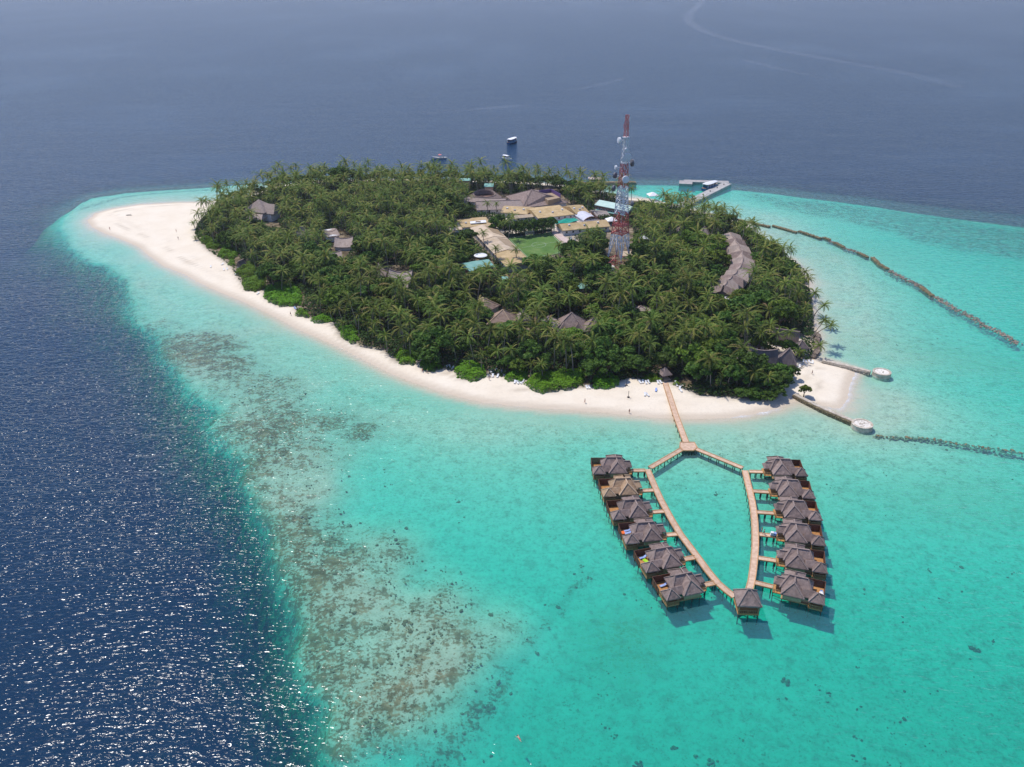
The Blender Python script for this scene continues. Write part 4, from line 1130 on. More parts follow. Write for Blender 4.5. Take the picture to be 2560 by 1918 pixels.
def platform():
    q = [Z1(846,84), Z1(960,84), Z1(985,126), Z1(957,152), Z1(868,152), Z1(842,122)]
    c = sum(q, Vector())/6; c.z = 0
    t = thing('fork_platform', 'six-sided wooden platform where the jetty forks in two', 'platform', c)
    mb = MB(); q2 = [(p.x-c.x,p.y-c.y) for p in q][::-1]
    mb.prism(q2, DZ-.16, DZ+.02)
    mb.build('boards', M['deck'], t)
    for i in range(6):
        a, b_ = q2[i], q2[(i+1)%6]
        eb = MB(); eb.beam((a[0],a[1],DZ-.03),(b_[0],b_[1],DZ-.03),.24,.36); eb.build('edge_beam', M['deck_edge'], t)
    xs = [p[0] for p in q2]; ys = [p[1] for p in q2]
    for i in range(5):
        for j in range(3):
            x = min(xs)+.9+(max(xs)-min(xs)-1.8)*i/4; y = min(ys)+.6+(max(ys)-min(ys)-1.2)*j/2
            if inside(np.array(q2), np.array([x]), np.array([y]))[0]: obj('post', post_mesh(), t, (x,y,DZ-.18))
platform()

LW = [(580,303),(600,350),(650,465),(690,552),(737,640),(790,735),(848,830),(920,925),(990,1018),(1068,1125),(1150,1225),(1225,1290),(1288,1338)]
RW = [(1372,312),(1392,400),(1412,480),(1430,560),(1443,645),(1452,735),(1456,825),(1456,920),(1449,1020),(1438,1120),(1424,1215),(1408,1275),(1390,1330)]
boardwalk('boardwalk', 'curved boardwalk past the villas on the reef side', 'boardwalk', [Z1(x,y) for x,y in LW], 0.85)
boardwalk('boardwalk', 'curved boardwalk past the villas on the open lagoon side', 'boardwalk', [Z1(x,y) for x,y in RW], 0.85)
boardwalk('boardwalk', 'slanting boardwalk from the fork to the reef side villas', 'boardwalk', [Z1(862,138), Z1(602,290)], 0.80)
boardwalk('boardwalk', 'slanting boardwalk from the fork to the lagoon side villas', 'boardwalk', [Z1(966,134), Z1(1352,292)], 0.80)

# ------------------------------------------------------------------ water villas
def flip(mb):
    mb.v = [(-x,y,z) for x,y,z in mb.v]; mb.f = [tuple(reversed(f)) for f in mb.f]
    return mb

def water_villa(mir):
    """thatched villa on stilts; +x leads away from the boardwalk (turned round when mir)"""
    root = bpy.data.objects.new('water_villa', None); link(root)
    G = flip if mir else (lambda m_: m_)
    def part(nm, mb, mat, parent=root, kind=None): 
        o = G(mb).build(nm, M[mat], parent)
        if kind: o['kind'] = kind
        return o
    D = DZ
    ey, rz = D+1.85, D+4.35
    mb = MB(); mb.hip(-3.4,4.9,-2.7,2.7,ey,rz,'x',1.9,1.7,.3); main = part('main_roof', soft2(mb), 'thatch'); shaggy(soft(main,.3,2))
    rb = MB(); rb.beam((-1.5,0,rz+.05),(3.2,0,rz+.05),.42,.28)
    for cx_,rx in ((-3.4,-1.5),(4.9,3.2)):
        for s in (-1,1): rb.beam((cx_,s*2.7,ey+.04),(rx,0,rz+.06),.3,.2)
    part('ridge_cap', rb, 'thatch_ridge', main)
    mb = MB(); mb.hip(-2.95,2.95,-5.2,0.6,ey-.08,rz-.2,'y',2.6,0.0,.32); fr = part('front_roof', mb, 'thatch'); shaggy(soft(fr,.3,2))
    rb = MB(); rb.beam((0,-2.6,rz-.12),(0,.2,rz-.12),.4,.26)
    for s in (-1,1): rb.beam((s*2.95,-5.2,ey-.04),(0,-2.6,rz-.12),.34,.22)
    part('ridge_cap', rb, 'thatch_ridge', fr)
    mb = MB(); mb.hip(-2.75,2.75,-.4,5.3,ey+.05,rz-.75,'y',0,2.3,.3); rr = part('rear_roof', mb, 'thatch'); shaggy(soft(rr,.3,2))
    rb = MB(); rb.beam((0,.2,rz-.69),(0,3.0,rz-.69),.4,.24)
    for s in (-1,1): rb.beam((s*2.75,5.3,ey+.08),(0,3.0,rz-.69),.28,.18); part('ridge_cap', rb, 'thatch_ridge', rr)
    mb = MB(); mb.hip(-5.1,-1.4,-1.75,1.5,D+1.8,D+3.1,'x',.7,0,.26); po = part('porch_roof', mb, 'thatch'); shaggy(soft(po,.18),.16)
    rb = MB(); rb.beam((-4.5,-.12,D+3.16),(-2.2,-.12,D+3.16),.34,.24); part('ridge_cap', rb, 'thatch_ridge', po)
    mb = MB(); mb.pyramid(6.0,-3.7,2.0,1.9,D+1.8,D+3.6,.3); tu = part('turret_roof', mb, 'thatch'); shaggy(soft(tu,.26,2),.18)
    rb = MB()
    for a,b_ in ((-1,-1),(1,-1),(1,1),(-1,1)): rb.beam((6+a*2.0,-3.7+b_*1.9,D+1.83),(6,-3.7,D+3.67),.28,.18)
    part('ridge_cap', rb, 'thatch_ridge', tu)
    mb = MB(); mb.hip(2.2,5.6,-4.3,-1.1,D+1.8,D+3.15,'x',0,.2,.26); lk = part('link_roof', mb, 'thatch'); shaggy(soft(lk,.16),.16)
    # rooms
    mb = MB(); mb.box(-2.7,4.1,-2.0,2.0,D+.02,ey-.05); part('wall', mb, 'mat_wall')
    mb = MB(); mb.box(-2.35,2.35,-4.55,-2.01,D+.02,ey-.12); part('wall', mb, 'mat_wall')
    mb = MB(); mb.box(-2.15,2.15,2.01,4.5,D+.02,ey); part('wall', mb, 'mat_wall')
    mb = MB(); mb.box(2.36,4.2,-3.9,-2.02,D+.02,D+1.75); part('wall', mb, 'mat_wall')
    for i in range(2):
        mb = MB(); mb.box(2.6+.85*i,3.3+.85*i,-3.97,-3.88,D+.8,D+1.55); part('window', mb, 'glass')
    mb = MB(); mb.box(-2.76,-2.68,-.9,.3,D+.05,D+1.75); part('door', mb, 'fence')
    # floors
    fl = MB(); fl.box(-2.7,4.2,-4.6,4.6,D-.26,D); part('floor', fl, 'rail')
    fl = MB(); fl.box(-5.0,-2.72,-2.9,1.4,D-.24,D-.02); part('porch_floor', fl, 'terrace')
    fl = MB()
    x = 4.22
    while x < 7.7:
        fl.box(x,x+.19,-5.6,3.7,D-.12,D-.01); x += .22
    part('terrace_boards', fl, 'terrace', kind='stuff')
    fl = MB(); fl.box(4.22,7.75,-5.62,3.72,D-.3,D-.13); part('terrace_frame', fl, 'rail')
    # tall screen at the back of the terrace: boards on posts
    sc = part('screen_fence', _rails([(2.4,3.75),(7.8,3.75),(7.8,-.6)], D, 2.0), 'fence')
    bd = MB()
    k = 0
    for (x0,y0),(x1,y1) in (((2.4,3.7),(7.75,3.7)),((7.75,3.7),(7.75,-.6))):
        L = math.hypot(x1-x0,y1-y0); n = int(L/.3)
        for i in range(n):
            a = (i+.5)/n; hh = 1.95 if y0 == y1 else 1.95-.55*a
            bd.obox((x0+(x1-x0)*a, y0+(y1-y0)*a), math.atan2(y1-y0,x1-x0), L/n*.46, .035, D-.2, D+hh)
    part('fence_boards', bd, 'fence', sc, 'stuff')
    # wall of the turret, dark between eaves and railing
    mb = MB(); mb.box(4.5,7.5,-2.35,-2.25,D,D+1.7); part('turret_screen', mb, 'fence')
    for cx_,cy_ in ((4.5,-5.3),(7.55,-5.3),(7.55,-2.2),(4.5,-2.2)):
        mb = MB(); mb.beam((cx_,cy_,D-.1),(cx_,cy_,D+1.8),.18); part('turret_post', mb, 'rail')
    for (x0,y0),(x1,y1) in (((4.3,-5.6),(7.7,-5.6)),((7.7,-5.6),(7.7,-.7)),((4.3,-5.6),(4.3,-4.0))):
        mb = MB(); L = math.hypot(x1-x0,y1-y0); n = max(1,int(round(L/.85)))
        mb.beam((x0,y0,D+1.02),(x1,y1,D+1.02),.11); mb.beam((x0,y0,D+.12),(x1,y1,D+.12),.09)
        for i in range(n+1):
            a = i/n; x_,y_ = x0+(x1-x0)*a, y0+(y1-y0)*a; mb.beam((x_,y_,D-.2),(x_,y_,D+1.05),.1)
            if i < n:
                b2 = (i+1)/n; xb,yb = x0+(x1-x0)*b2, y0+(y1-y0)*b2
                mb.beam((x_,y_,D+.15),(xb,yb,D+1.0),.07); mb.beam((x_,y_,D+1.0),(xb,yb,D+.15),.07)
        part('railing', mb, 'rail')
    for (x0,y0),(x1,y1) in (((-4.95,-2.85),(-4.95,-1.4)),((-4.95,-2.85),(-2.75,-2.85))):
        mb = MB(); mb.beam((x0,y0,D+.95),(x1,y1,D+.95),.09); mb.beam((x0,y0,D+.5),(x1,y1,D+.5),.07)
        for a in (0,.5,1): mb.beam((x0+(x1-x0)*a,y0+(y1-y0)*a,D),(x0+(x1-x0)*a,y0+(y1-y0)*a,D+1),.09)
        part('railing', mb, 'rail')
    for x_,y_ in ((-4.8,-2.7),(-4.8,1.2),(-2.4,-4.3),(2.1,-4.3),(-.1,-4.4),(-2.4,0),(-2.4,2.2),(-2.0,4.3),(2.0,4.3),(.6,0),(4.0,-3.8),(4.1,1.2),(4.5,-5.4),(7.5,-5.4),(7.5,-2.4),(7.5,.6),(7.5,3.5),(4.5,3.5)):
        obj('stilt', post_mesh(), root, (-x_ if mir else x_, y_, D-.25))
    br = MB()
    for (a,b_) in (((-2.4,-4.3),(2.1,-4.3)),((4.5,-5.4),(7.5,-5.4)),((-4.8,-2.7),(-2.4,-4.3))):
        br.beam((a[0],a[1],.2),(b_[0],b_[1],D-.35),.1)
    part('brace', br, 'post')
    return root
def soft2(mb): return mb
def _rails(pts, D, h):
    mb = MB()
    for i,(a,b_) in enumerate(zip(pts,pts[1:])):
        h1 = h - (.55 if i else 0)
        mb.beam((a[0],a[1],D+h),(b_[0],b_[1],D+h1),.12); mb.beam((a[0],a[1],D+.3),(b_[0],b_[1],D+.3),.1)
        n = 3
        for k in range(n+1):
            f = k/n; mb.beam((a[0]+(b_[0]-a[0])*f,a[1]+(b_[1]-a[1])*f,D-.3),(a[0]+(b_[0]-a[0])*f,a[1]+(b_[1]-a[1])*f,D+h+(h1-h)*f),.13)
    return mb

proto_r, proto_l = water_villa(False), water_villa(True)
L_BR = [((575,312),(448,313)),((637,472),(527,478)),((722,643),(608,652)),((832,828),(720,838)),((985,1015),(865,1036)),((1143,1222),(1030,1245))]
R_BR = [((1400,321),(1518,324)),((1430,480),(1568,489)),((1462,650),(1608,660)),((1480,830),(1622,845)),((1472,1022),(1625,1045)),((1440,1220),(1600,1258))]
L_TXT = ['grey thatched water villa at the island end of the reef side row', 'tan new-thatched water villa, the only tan one',
 'grey thatched water villa next after the tan one, orange-brown bare terrace', 'grey thatched water villa with an orange item on its terrace, reef side row',
 'grey thatched water villa with lime green and blue cloths on its terrace', 'grey thatched water villa with a blue towel, seaward end of reef side row']
R_TXT = ['grey thatched water villa at the island end of the lagoon side row', 'grey thatched water villa second from the island in the lagoon side row',
 'grey thatched water villa third from the island in the lagoon side row', 'grey thatched water villa whose footbridge carries people and a luggage cart',
 'grey thatched water villa between the cart villa and the seaward end villa', 'grey thatched water villa with exposed tan front wall, seaward end of lagoon side row']
VILLAS = {}
for side, BR, TXT, proto in (('l', L_BR, L_TXT, proto_l), ('r', R_BR, R_TXT, proto_r)):
    for i, ((j, e), txt) in enumerate(zip(BR, TXT)):
        a, b_ = Z1(*j), Z1(*e); a.z = b_.z = 0
        d = (b_-a).normalized()
        boardwalk('footbridge', 'short wooden footbridge to the ' + ['first','second','third','fourth','fifth','sixth'][i] + ' villa from the island, ' + ('reef side' if side == 'l' else 'lagoon side'), 'footbridge', [a+d*0.35, b_-d*0.05], 0.72, 2.6, 'short footbridges to the water villas')
        v = proto if i == 0 else copy_tree(proto)
        ang = math.atan2(d.y, d.x) if side == 'r' else math.atan2(-d.y, -d.x)
        loc = Vector((4.65, 0.75, 0)) if side == 'r' else Vector((-4.65, 0.75, 0))
        rot = Matrix.Rotation(ang, 3, 'Z')
        v.location = b_ + rot @ loc
        v.rotation_euler = (0, 0, ang)
        v.scale = (.93,.93,.98)
        tag(v, txt, 'villa', 'thatched water villas on stilts')
        VILLAS[side+str(i)] = (v.location.copy(), ang)
        if side == 'l' and i == 1:
            for o in [c for c in v.children] + [g for c in v.children for g in c.children]:
                if o.type == 'MESH':
                    k = {'grey_thatch':'thatch_tan','thatch_ridge':'thatch_tan_ridge'}.get(o.data.materials[0].name)
                    if k:
                        o.material_slots[0].link = 'OBJECT'; o.material_slots[0].material = M[k]

def on_villa(key, x, y, z=DZ):
    loc, ang = VILLAS[key]
    return loc + Matrix.Rotation(ang,3,'Z') @ Vector((-x if key[0]=='l' else x, y, z)), ang

# ------------------------------------------------------------------ pavilion at the seaward tip
def pavilion():
    c = Z1(1385,1428,DZ); c.z = 0
    t = thing('pavilion', 'square grey thatched pavilion at the tip where both boardwalks meet', 'pavilion', c, R(-3))
    D = DZ
    mb = MB(); mb.hip(-2.9,2.9,-2.4,3.4,D+2.5,D+5.3,'x',2.6,2.6,.4); ro = shaggy(soft(mb.build('roof', M['thatch'], t),.25))
    rb = MB(); rb.beam((-.3,.5,D+5.36),(.3,.5,D+5.36),.5,.25)
    for a,y in ((-1,-2.4),(1,-2.4),(1,3.4),(-1,3.4)): rb.beam((a*2.9,y,D+2.53),(a*.3,.5,D+5.36),.32,.2)
    rb.build('ridge_cap', M['thatch_ridge'], ro)
    fb = MB(); fb.box(-2.5,2.5,-2.2,3.2,D-.28,D); fb.build('floor', M['terrace'], t)
    for x in (-2.3,2.3):
        for y in (-2.0,.5,3.0):
            pb = MB(); pb.beam((x,y,D-.1),(x,y,D+2.55),.2); pb.build('roof_post', M['rail'], t)
            obj('stilt', post_mesh(), t, (x,y,D-.25))
    for y in (-2.0,3.0): obj('stilt', post_mesh(), t, (0,y,D-.25))
    for (x0,y0),(x1,y1) in (((-2.4,-2.1),(2.4,-2.1)),((2.4,-2.1),(2.4,3.0)),((-2.4,-2.1),(-2.4,3.0))):
        mb = MB(); mb.beam((x0,y0,D+1),(x1,y1,D+1),.1); mb.beam((x0,y0,D+.15),(x1,y1,D+.15),.1)
        for i in range(13): a=i/12; mb.beam((x0+(x1-x0)*a,y0+(y1-y0)*a,D-.25),(x0+(x1-x0)*a,y0+(y1-y0)*a,D+1),.08)
        mb.build('railing', M['rail'], t)
    for x in (-1.2,1.2):
        b2 = MB(); b2.box(x-.8,x+.8,-1.9,-1.4,D+.02,D+.45); b2.build('bench', M['fence'], t)
    br = MB(); br.beam((-2.3,-2.0,.2),(0,-2.0,D-.3),.1); br.beam((2.3,-2.0,.2),(0,-2.0,D-.3),.1); br.build('brace', M['post'], t)
pavilion()
# ------------------------------------------------------------------ radio mast
def mast():
    c = P(1545,669,GZ)
    t = thing('radio_mast', 'tall red and white lattice radio mast hung with drum dishes above the trees', 'radio mast', (c.x,c.y,GZ))
    bands = [(0,4.7,'r',6.3,5.6),(4.7,17.4,'w',5.6,4.4),(17.4,27.6,'r',4.4,3.4),(27.6,40.6,'w',3.4,2.5),(40.6,51.8,'r',2.5,1.85),(51.8,63.9,'w',1.85,1.2),(63.9,74.0,'r',1.2,0.9)]
    dirs = [Vector((math.cos(R(a)),math.sin(R(a)),0)) for a in (-84,6,96,186)]
    def pt(k,z,r): return dirs[k]*r + Vector((0,0,z))
    for k in range(4):
        mb = MB()
        for z0,z1,cl,r0,r1 in bands: mb.beam(pt(k,z0-(.6 if z0==0 else 0),r0),pt(k,z1,r1),.36 if z0<40 else .24 if z0<60 else .15,None,0 if cl=='r' else 1)
        mb.build('leg', [M['red_steel'],M['white_steel']], t)
    for z0,z1,cl,r0,r1 in bands:
        mb = MB(); n = max(1,round((z1-z0)/(4.5 if z0<20 else 3.4 if z0<45 else 2.2)))
        if z0 == 4.7:
            for k in range(4):                       # splayed trusses standing on the four feet
                k2 = (k+1)%4
                m_ = (pt(k,z1,r1)+pt(k2,z1,r1))/2
                for q in (k,k2):
                    foot = pt(q,z0,r0); top = m_
                    mb.beam(foot,top,.26)
                    a0 = pt(q,z1,r1)
                    for i in range(1,6):
                        f = i/6; u = foot.lerp(top,f); w = foot.lerp(a0,f)
                        mb.beam(u,w,.15)
                        if i < 6:
                            w2 = foot.lerp(a0,(i+1)/6); mb.beam(u,w2,.15)
                mb.beam(pt(k,z1,r1),pt(k2,z1,r1),.22)
        else:
            for i in range(n):
                a,b_ = i/n,(i+1)/n; za,zb = z0+(z1-z0)*a, z0+(z1-z0)*b_; ra,rb_ = r0+(r1-r0)*a, r0+(r1-r0)*b_
                for k in range(4):
                    k2=(k+1)%4; w = .24 if z0 < 40 else .18 if z0 < 60 else .10
                    mb.beam(pt(k,za,ra),pt(k2,zb,rb_),w); mb.beam(pt(k2,za,ra),pt(k,zb,rb_),w); mb.beam(pt(k,zb,rb_),pt(k2,zb,rb_),w)
                    if z0 < 36:
                        mm_ = (pt(k,za,ra)+pt(k2,zb,rb_)+pt(k2,za,ra)+pt(k,zb,rb_))/4
                        mb.beam((pt(k,za,ra)+pt(k,zb,rb_))/2,mm_,.12); mb.beam((pt(k2,za,ra)+pt(k2,zb,rb_))/2,mm_,.12)
        mb.build('bracing', M['red_steel' if cl=='r' else 'white_steel'], t)
    pl = MB()
    for z,r in ((18.2,4.5),(22.0,4.1)):
        for k in range(4): pl.beam(pt(k,z,r),pt((k+1)%4,z,r),.5,.3)
        for i in range(1,5):
            f=i/5; pl.beam(pt(0,z,r).lerp(pt(1,z,r),f),pt(3,z,r).lerp(pt(2,z,r),f),.28,.16)
        for k in range(4): pl.beam(pt(k,z+1.1,r),pt((k+1)%4,z+1.1,r),.12)
    pl.build('platform', M['red_steel'], t)
    ld = MB(); ld.beam((.2,-.2,0),(.1,-.1,73),.16,.16,1); 
    ld.build('ladder', [M['red_steel'],M['white_steel']], t)
    for z in (63.9,51.9):
        pb = MB(); pb.cyl(0,0,1.6,z,z+.2,12); pb.build('ring_platform', M['white_steel'], t)
    for i,z in enumerate((65.2,68.0,71.2)):
        for a in (20,140,260):
            ab = MB(); d = Vector((math.cos(R(a+30*i)),math.sin(R(a+30*i)),0))*1.35; ab.beam(d+Vector((0,0,z)),d+Vector((0,0,z+1.9)),.16); ab.beam(d*.6+Vector((0,0,z+.9)),d+Vector((0,0,z+.9)),.12); ab.build('panel_antenna', M['white_steel' if i in (0,2) else 'red_steel'], t)
    def dish(px, py, r, az, dark=False, deep=.7):
        # height from the picture, at the mast's distance
        v_ = (959-py)/FPX; s_, c_ = math.sin(PITCH), math.cos(PITCH)
        h = (v_*c.y*c_-c.y*s_)/(c_+v_*s_)+CAM_H-GZ
        p = P(px,py,h+GZ); off = Vector((p.x-c.x, 0, h))
        o = bpy.data.objects.new('dish', None)
        d = Vector((math.cos(R(az)),math.sin(R(az)),0))
        mb = MB(); n = 18
        V=[];F=[]
        for k in range(n):
            a=2*math.pi*k/n; V += [(deep,r*math.cos(a),r*math.sin(a)),(-.1,r*math.cos(a),r*math.sin(a)),(-deep*.8,r*.35*math.cos(a),r*.35*math.sin(a))]
        V += [(deep+.12,0,0)]
        for k in range(n):
            a,b_ = 3*k,3*((k+1)%n); F += [(a,a+1,b_+1,b_),(a+1,a+2,b_+2,b_+1),(a,b_,3*n)]
        F.append(tuple(3*k+2 for k in range(n-1,-1,-1)))
        mb.add(V,F)
        me = mb.mesh('dish',[M['white_steel'],M['dark_dish']])
        for f in me.polygons:
            f.material_index = 1 if (dark and f.normal.x < .5) else 0
        bpy.data.objects.remove(o)
        rt = next(r0+(r1-r0)*(h-z0)/(z1-z0) for z0,z1,_,r0,r1 in bands if z0 <= h <= z1)
        off = off + Vector((0, d.y*(rt+.7) if abs(d.y) > .5 else 0, 0))
        o = obj('dish', me, t, off, R(az))
        o['label'] = 'dark-backed dish' if dark else 'white drum dish'
        mb = MB(); mb.beam((0,0,0),(-off.x*.8, -off.y, 0),.16); s_ = mb.build('mount', M['white_steel'], t, loc=off)
    dish(1550,351,1.35,195,deep=.9); dish(1567,390,1.75,-95); dish(1560,396,1.2,-120); dish(1579,407,1.75,15,True,.7); dish(1541,419,1.0,190,deep=.7)
    dish(1540,441,1.4,140,True); dish(1562,445,1.7,-85); dish(1536,471,1.5,150,True); dish(1579,509,1.35,15,True,.6); dish(1564,372,.8,-80)
    sb = MB(); sb.beam((-4.5,-4,-.3),(-4.5,-4,2.2),4.0,4.0); sb.build('equipment_cabin', M['whitewall'], t)
    FOOT.append([(c.x+6.5*math.cos(k),c.y+6.5*math.sin(k)) for k in range(6)])
mast()

# ------------------------------------------------------------------ harbour
def strip(mb, pts, w, z0, z1, mi=0):
    pts = [Vector((p[0],p[1],0)) for p in pts]
    Lf, Rt = offset_line(pts, w)
    for i in range(len(pts)-1):
        mb.prism([(p.x,p.y) for p in (Rt[i],Rt[i+1],Lf[i+1],Lf[i])], z0, z1, mi)

def pier():
    pts = [P(1694,520,1.6), P(1814,459,1.6), P(1822,457,1.6)]
    c = pts[0].copy(); c.z = 0
    t = thing('harbour_pier', 'pale concrete angled harbour pier with a boat moored inside it', 'pier', c)
    mb = MB(); strip(mb, [P(1690,521,1.6)-c, P(1818,458,1.6)-c], 3.2, -7, 1.6); mb.build('long_arm', M['concrete'], t)
    mb = MB(); strip(mb, [P(1822,455,1.6)-c, P(1710,452,1.6)-c], 3.0, -7, 1.62); mb.build('short_arm', M['concrete'], t)
    mb = MB(); strip(mb, [P(1715,452,1.6)-c, P(1714,460,1.6)-c], 4.5, -7, 1.64); mb.build('end_block', M['concrete'], t)
    a, b_ = P(1690,521,1.6)-c, P(1818,458,1.6)-c
    for k in range(7):
        p = a.lerp(b_, (k+.5)/7)
        bb = MB(); bb.cyl(0,0,.35,1.58,2.3,8); bb.build('bollard', M['post'], t, loc=(p.x,p.y,0))
pier()

def harbour_wall():
    a, b_ = P(1440,457,1.3), P(1590,455,1.3); c = a.copy(); c.z = 0
    t = thing('harbour_wall', 'long low dark harbour wall behind the mast', 'breakwater', c)
    mb = MB(); strip(mb, [a-c, b_-c], 2.0, -6, 1.3); mb.build('wall', M['darkstone'], t)
    mb = MB(); strip(mb, [a-c+Vector((0,.2,0)), b_-c+Vector((-1,.2,0))], 1.4, 1.3, 1.6); mb.build('cap', M['algae_stone'], t)
harbour_wall()
def pontoon():
    c = P(1487,449,0); t = thing('pontoon', 'pale pink floating pontoon just beyond the harbour wall', 'pontoon', c)
    mb = MB(); mb.box(-4.2,4.2,-3.2,3.2,-.5,.7); mb.build('float', M['post'], t)
    mb = MB(); mb.box(-4.5,4.5,-3.6,3.6,.72,1.0); mb.build('deck', M['pave'], t)
    for x in (-3.8,3.8):
        pb = MB(); pb.beam((x,-3.2,.7),(x,-3.2,1.7),.2); pb.build('cleat_post', M['white'], t)
pontoon()

# ------------------------------------------------------------------ boats (bow along +x)
def hull(mb, L, W, H, mi=0, rake=.25, sheer=.5, stern=.75, n=12, z0=-.45):
    """planked hull shape, deck edge rising to the bow; returns the sheer line"""
    secs=[]
    for i in range(n+1):
        u=i/n; x=-L/2+L*u
        w = W/2*(stern+(1-stern)*min(1,u/.35))*(1-max(0,(u-.45)/.55)**2.2)
        w = max(w,.03); top = H+sheer*max(0,(u-.4)/.6)**2*H
        ex = rake*L*max(0,(u-.7)/.3)*.35
        secs.append([(x+ex,-w,top),(x+ex*.6,-w*.82,H*.25),(x,-w*.25,z0),(x,w*.25,z0),(x+ex*.6,w*.82,H*.25),(x+ex,w,top)])
    V=[p for s in secs for p in s]; F=[];MI=[]
    for i in range(n):
        for k in range(5): F.append((6*i+k+0,6*i+6+k,6*i+7+k,6*i+k+1))
    F.append(tuple(range(5,-1,-1))); F.append(tuple(6*n+k for k in range(6)))
    mb.add(V,F,mi)
    return secs

def deck_of(mb, secs, dz=-.12, s=.95, mi=0):
    V=[];F=[]
    for sec in secs:
        a,b_ = sec[0],sec[5]; V += [(a[0],a[1]*s,a[2]+dz),(b_[0],b_[1]*s,b_[2]+dz)]
    for i in range(len(secs)-1): F.append((2*i,2*i+2,2*i+3,2*i+1))
    mb.add(V,F,mi)

def canopy(mb, L, W, z, t=.18, x0=0, taper=.8, n=10):
    V=[];F=[]
    for i in range(n+1):
        u=i/n; x=x0-L/2+L*u; e = (1-abs(2*u-1)**4*.35); w=W/2*e*(taper+(1-taper)*(1-u)) if u>.5 else W/2*e
        V += [(x,-w,z),(x,0,z+.22),(x,w,z),(x,-w,z-t),(x,w,z-t)]
    for i in range(n):
        a=5*i;b_=a+5; F += [(a,b_,b_+1,a+1),(a+1,b_+1,b_+2,a+2),(a+3,b_+3,b_,a),(a+2,b_+2,b_+4,a+4),(a+4,b_+4,b_+3,a+3)]
    F += [(0,1,2,4,3),(5*n+3,5*n+4,5*n+2,5*n+1,5*n)]
    mb.add(V,F)

def excursion_boat(label, loc, rot, s=1.0):
    t = thing('excursion_boat', label, 'boat', loc, R(rot))
    mb = MB(); secs = hull(mb,15*s,4.6*s,1.5*s,sheer=.55); soft(mb.build('hull', M['blue_hull'], t),.06)
    sb = MB()
    for k in (0,5):
        for i in range(len(secs)-1):
            a,b_ = Vector(secs[i][k]),Vector(secs[i+1][k]); sb.beam(a-Vector((0,0,.12)),b_-Vector((0,0,.12)),.14,.34)
    sb.build('rubbing_strake', M['teal_hull'], t)
    mb = MB(); deck_of(mb,secs); mb.build('deck', M['rail'], t)
    mb = MB(); mb.box(-5.2*s,3.2*s,-1.75*s,1.75*s,1.35*s,2.5*s); mb.build('cabin', M['blue_hull'], t)
    mb = MB(); mb.box(-5.0*s,3.3*s,-1.8*s,1.8*s,2.52*s,3.35*s); mb.build('window_band', M['glass'], t)
    mb = MB(); canopy(mb,12.6*s,4.7*s,3.75*s,.3,-.4*s); soft(mb.build('roof', M['white'], t),.06)
    for x in (-5.8,-3,0,3,4.6):
        for y in (-1.9,1.9):
            pb = MB(); pb.beam((x*s,y*s*(.75 if x>4 else 1),1.3*s),(x*s,y*s*(.75 if x>4 else 1),3.6*s),.12); pb.build('roof_post', M['white'], t)
    return t
excursion_boat('blue-hulled boat with long white roof afloat beyond the island', P(1281,357,0), 62)
excursion_boat('blue boat with rounded white roof moored inside the harbour pier', P(1775,472,0), 47, 1.15)

def cabin_boat(label, loc, rot):
    t = thing('cabin_boat', label, 'boat', loc, R(rot))
    mb = MB(); secs = hull(mb,10.5,3.5,1.2,sheer=.5); soft(mb.build('hull', M['white'], t),.06)
    mb = MB(); deck_of(mb,secs); mb.build('deck', M['wsand'], t)
    mb = MB(); mb.hip(-2.6,2.0,-1.3,1.3,1.9,2.0,'x',.2,.6,.9); mb.build('cabin', M['white'], t)
    mb = MB(); mb.box(-2.4,1.7,-1.34,1.34,2.02,2.7); mb.build('windscreen', M['glass'], t)
    mb = MB(); canopy(mb,6.2,3.1,3.0,.16,-1.0); soft(mb.build('roof', M['white'], t),.05)
    for x in (-3.6,1.4):
        for y in (-1.3,1.3):
            pb = MB(); pb.beam((x,y,1.1),(x,y,2.95),.09); pb.build('roof_post', M['white'], t)
    mb = MB(); mb.box(-5.7,-5.1,-.35,.35,.3,1.5); mb.build('outboard_motor', M['post'], t)
    return t
cabin_boat('small white cabin boat afloat between the blue boat and the palms', P(1267,399,0), -52)

def open_boat(label, loc, rot):
    t = thing('open_boat', label, 'boat', loc, R(rot))
    mb = MB(); secs = hull(mb,11.5,3.0,1.1,sheer=.9,stern=.7); soft(mb.build('hull', M['white'], t),.06)
    mb = MB(); deck_of(mb,secs,-.12,.9); mb.build('deck', M['wsand'], t)
    for x in (-2.6,-.2,1.8):
        mb = MB(); mb.box(x-.2,x+.2,-1.05,1.05,.75,.9); mb.build('thwart', M['rail'], t)
    mb = MB(); mb.box(-3.6,-3.0,-.4,.4,.6,1.5); mb.build('engine_box', M['post'], t)
    mb = MB(); mb.beam((-.6,0,.6),(-.6,0,3.4),.1); p = mb.build('parasol_pole', M['white'], t)
    mb = MB(); mb.cyl(0,0,1.5,3.0,3.7,12,0,.1); mb.build('parasol', M['red_cloth'], t, loc=(-.6,0,0))
    return t
open_boat('long white open boat with faded red parasol farthest toward the sand spit', P(1098,397,0), 186)

# ------------------------------------------------------------------ breakwater walls and rubble
def Z2(x, y, z=0.0): return P(1760+x*0.43454, 420+y*0.43454, z)

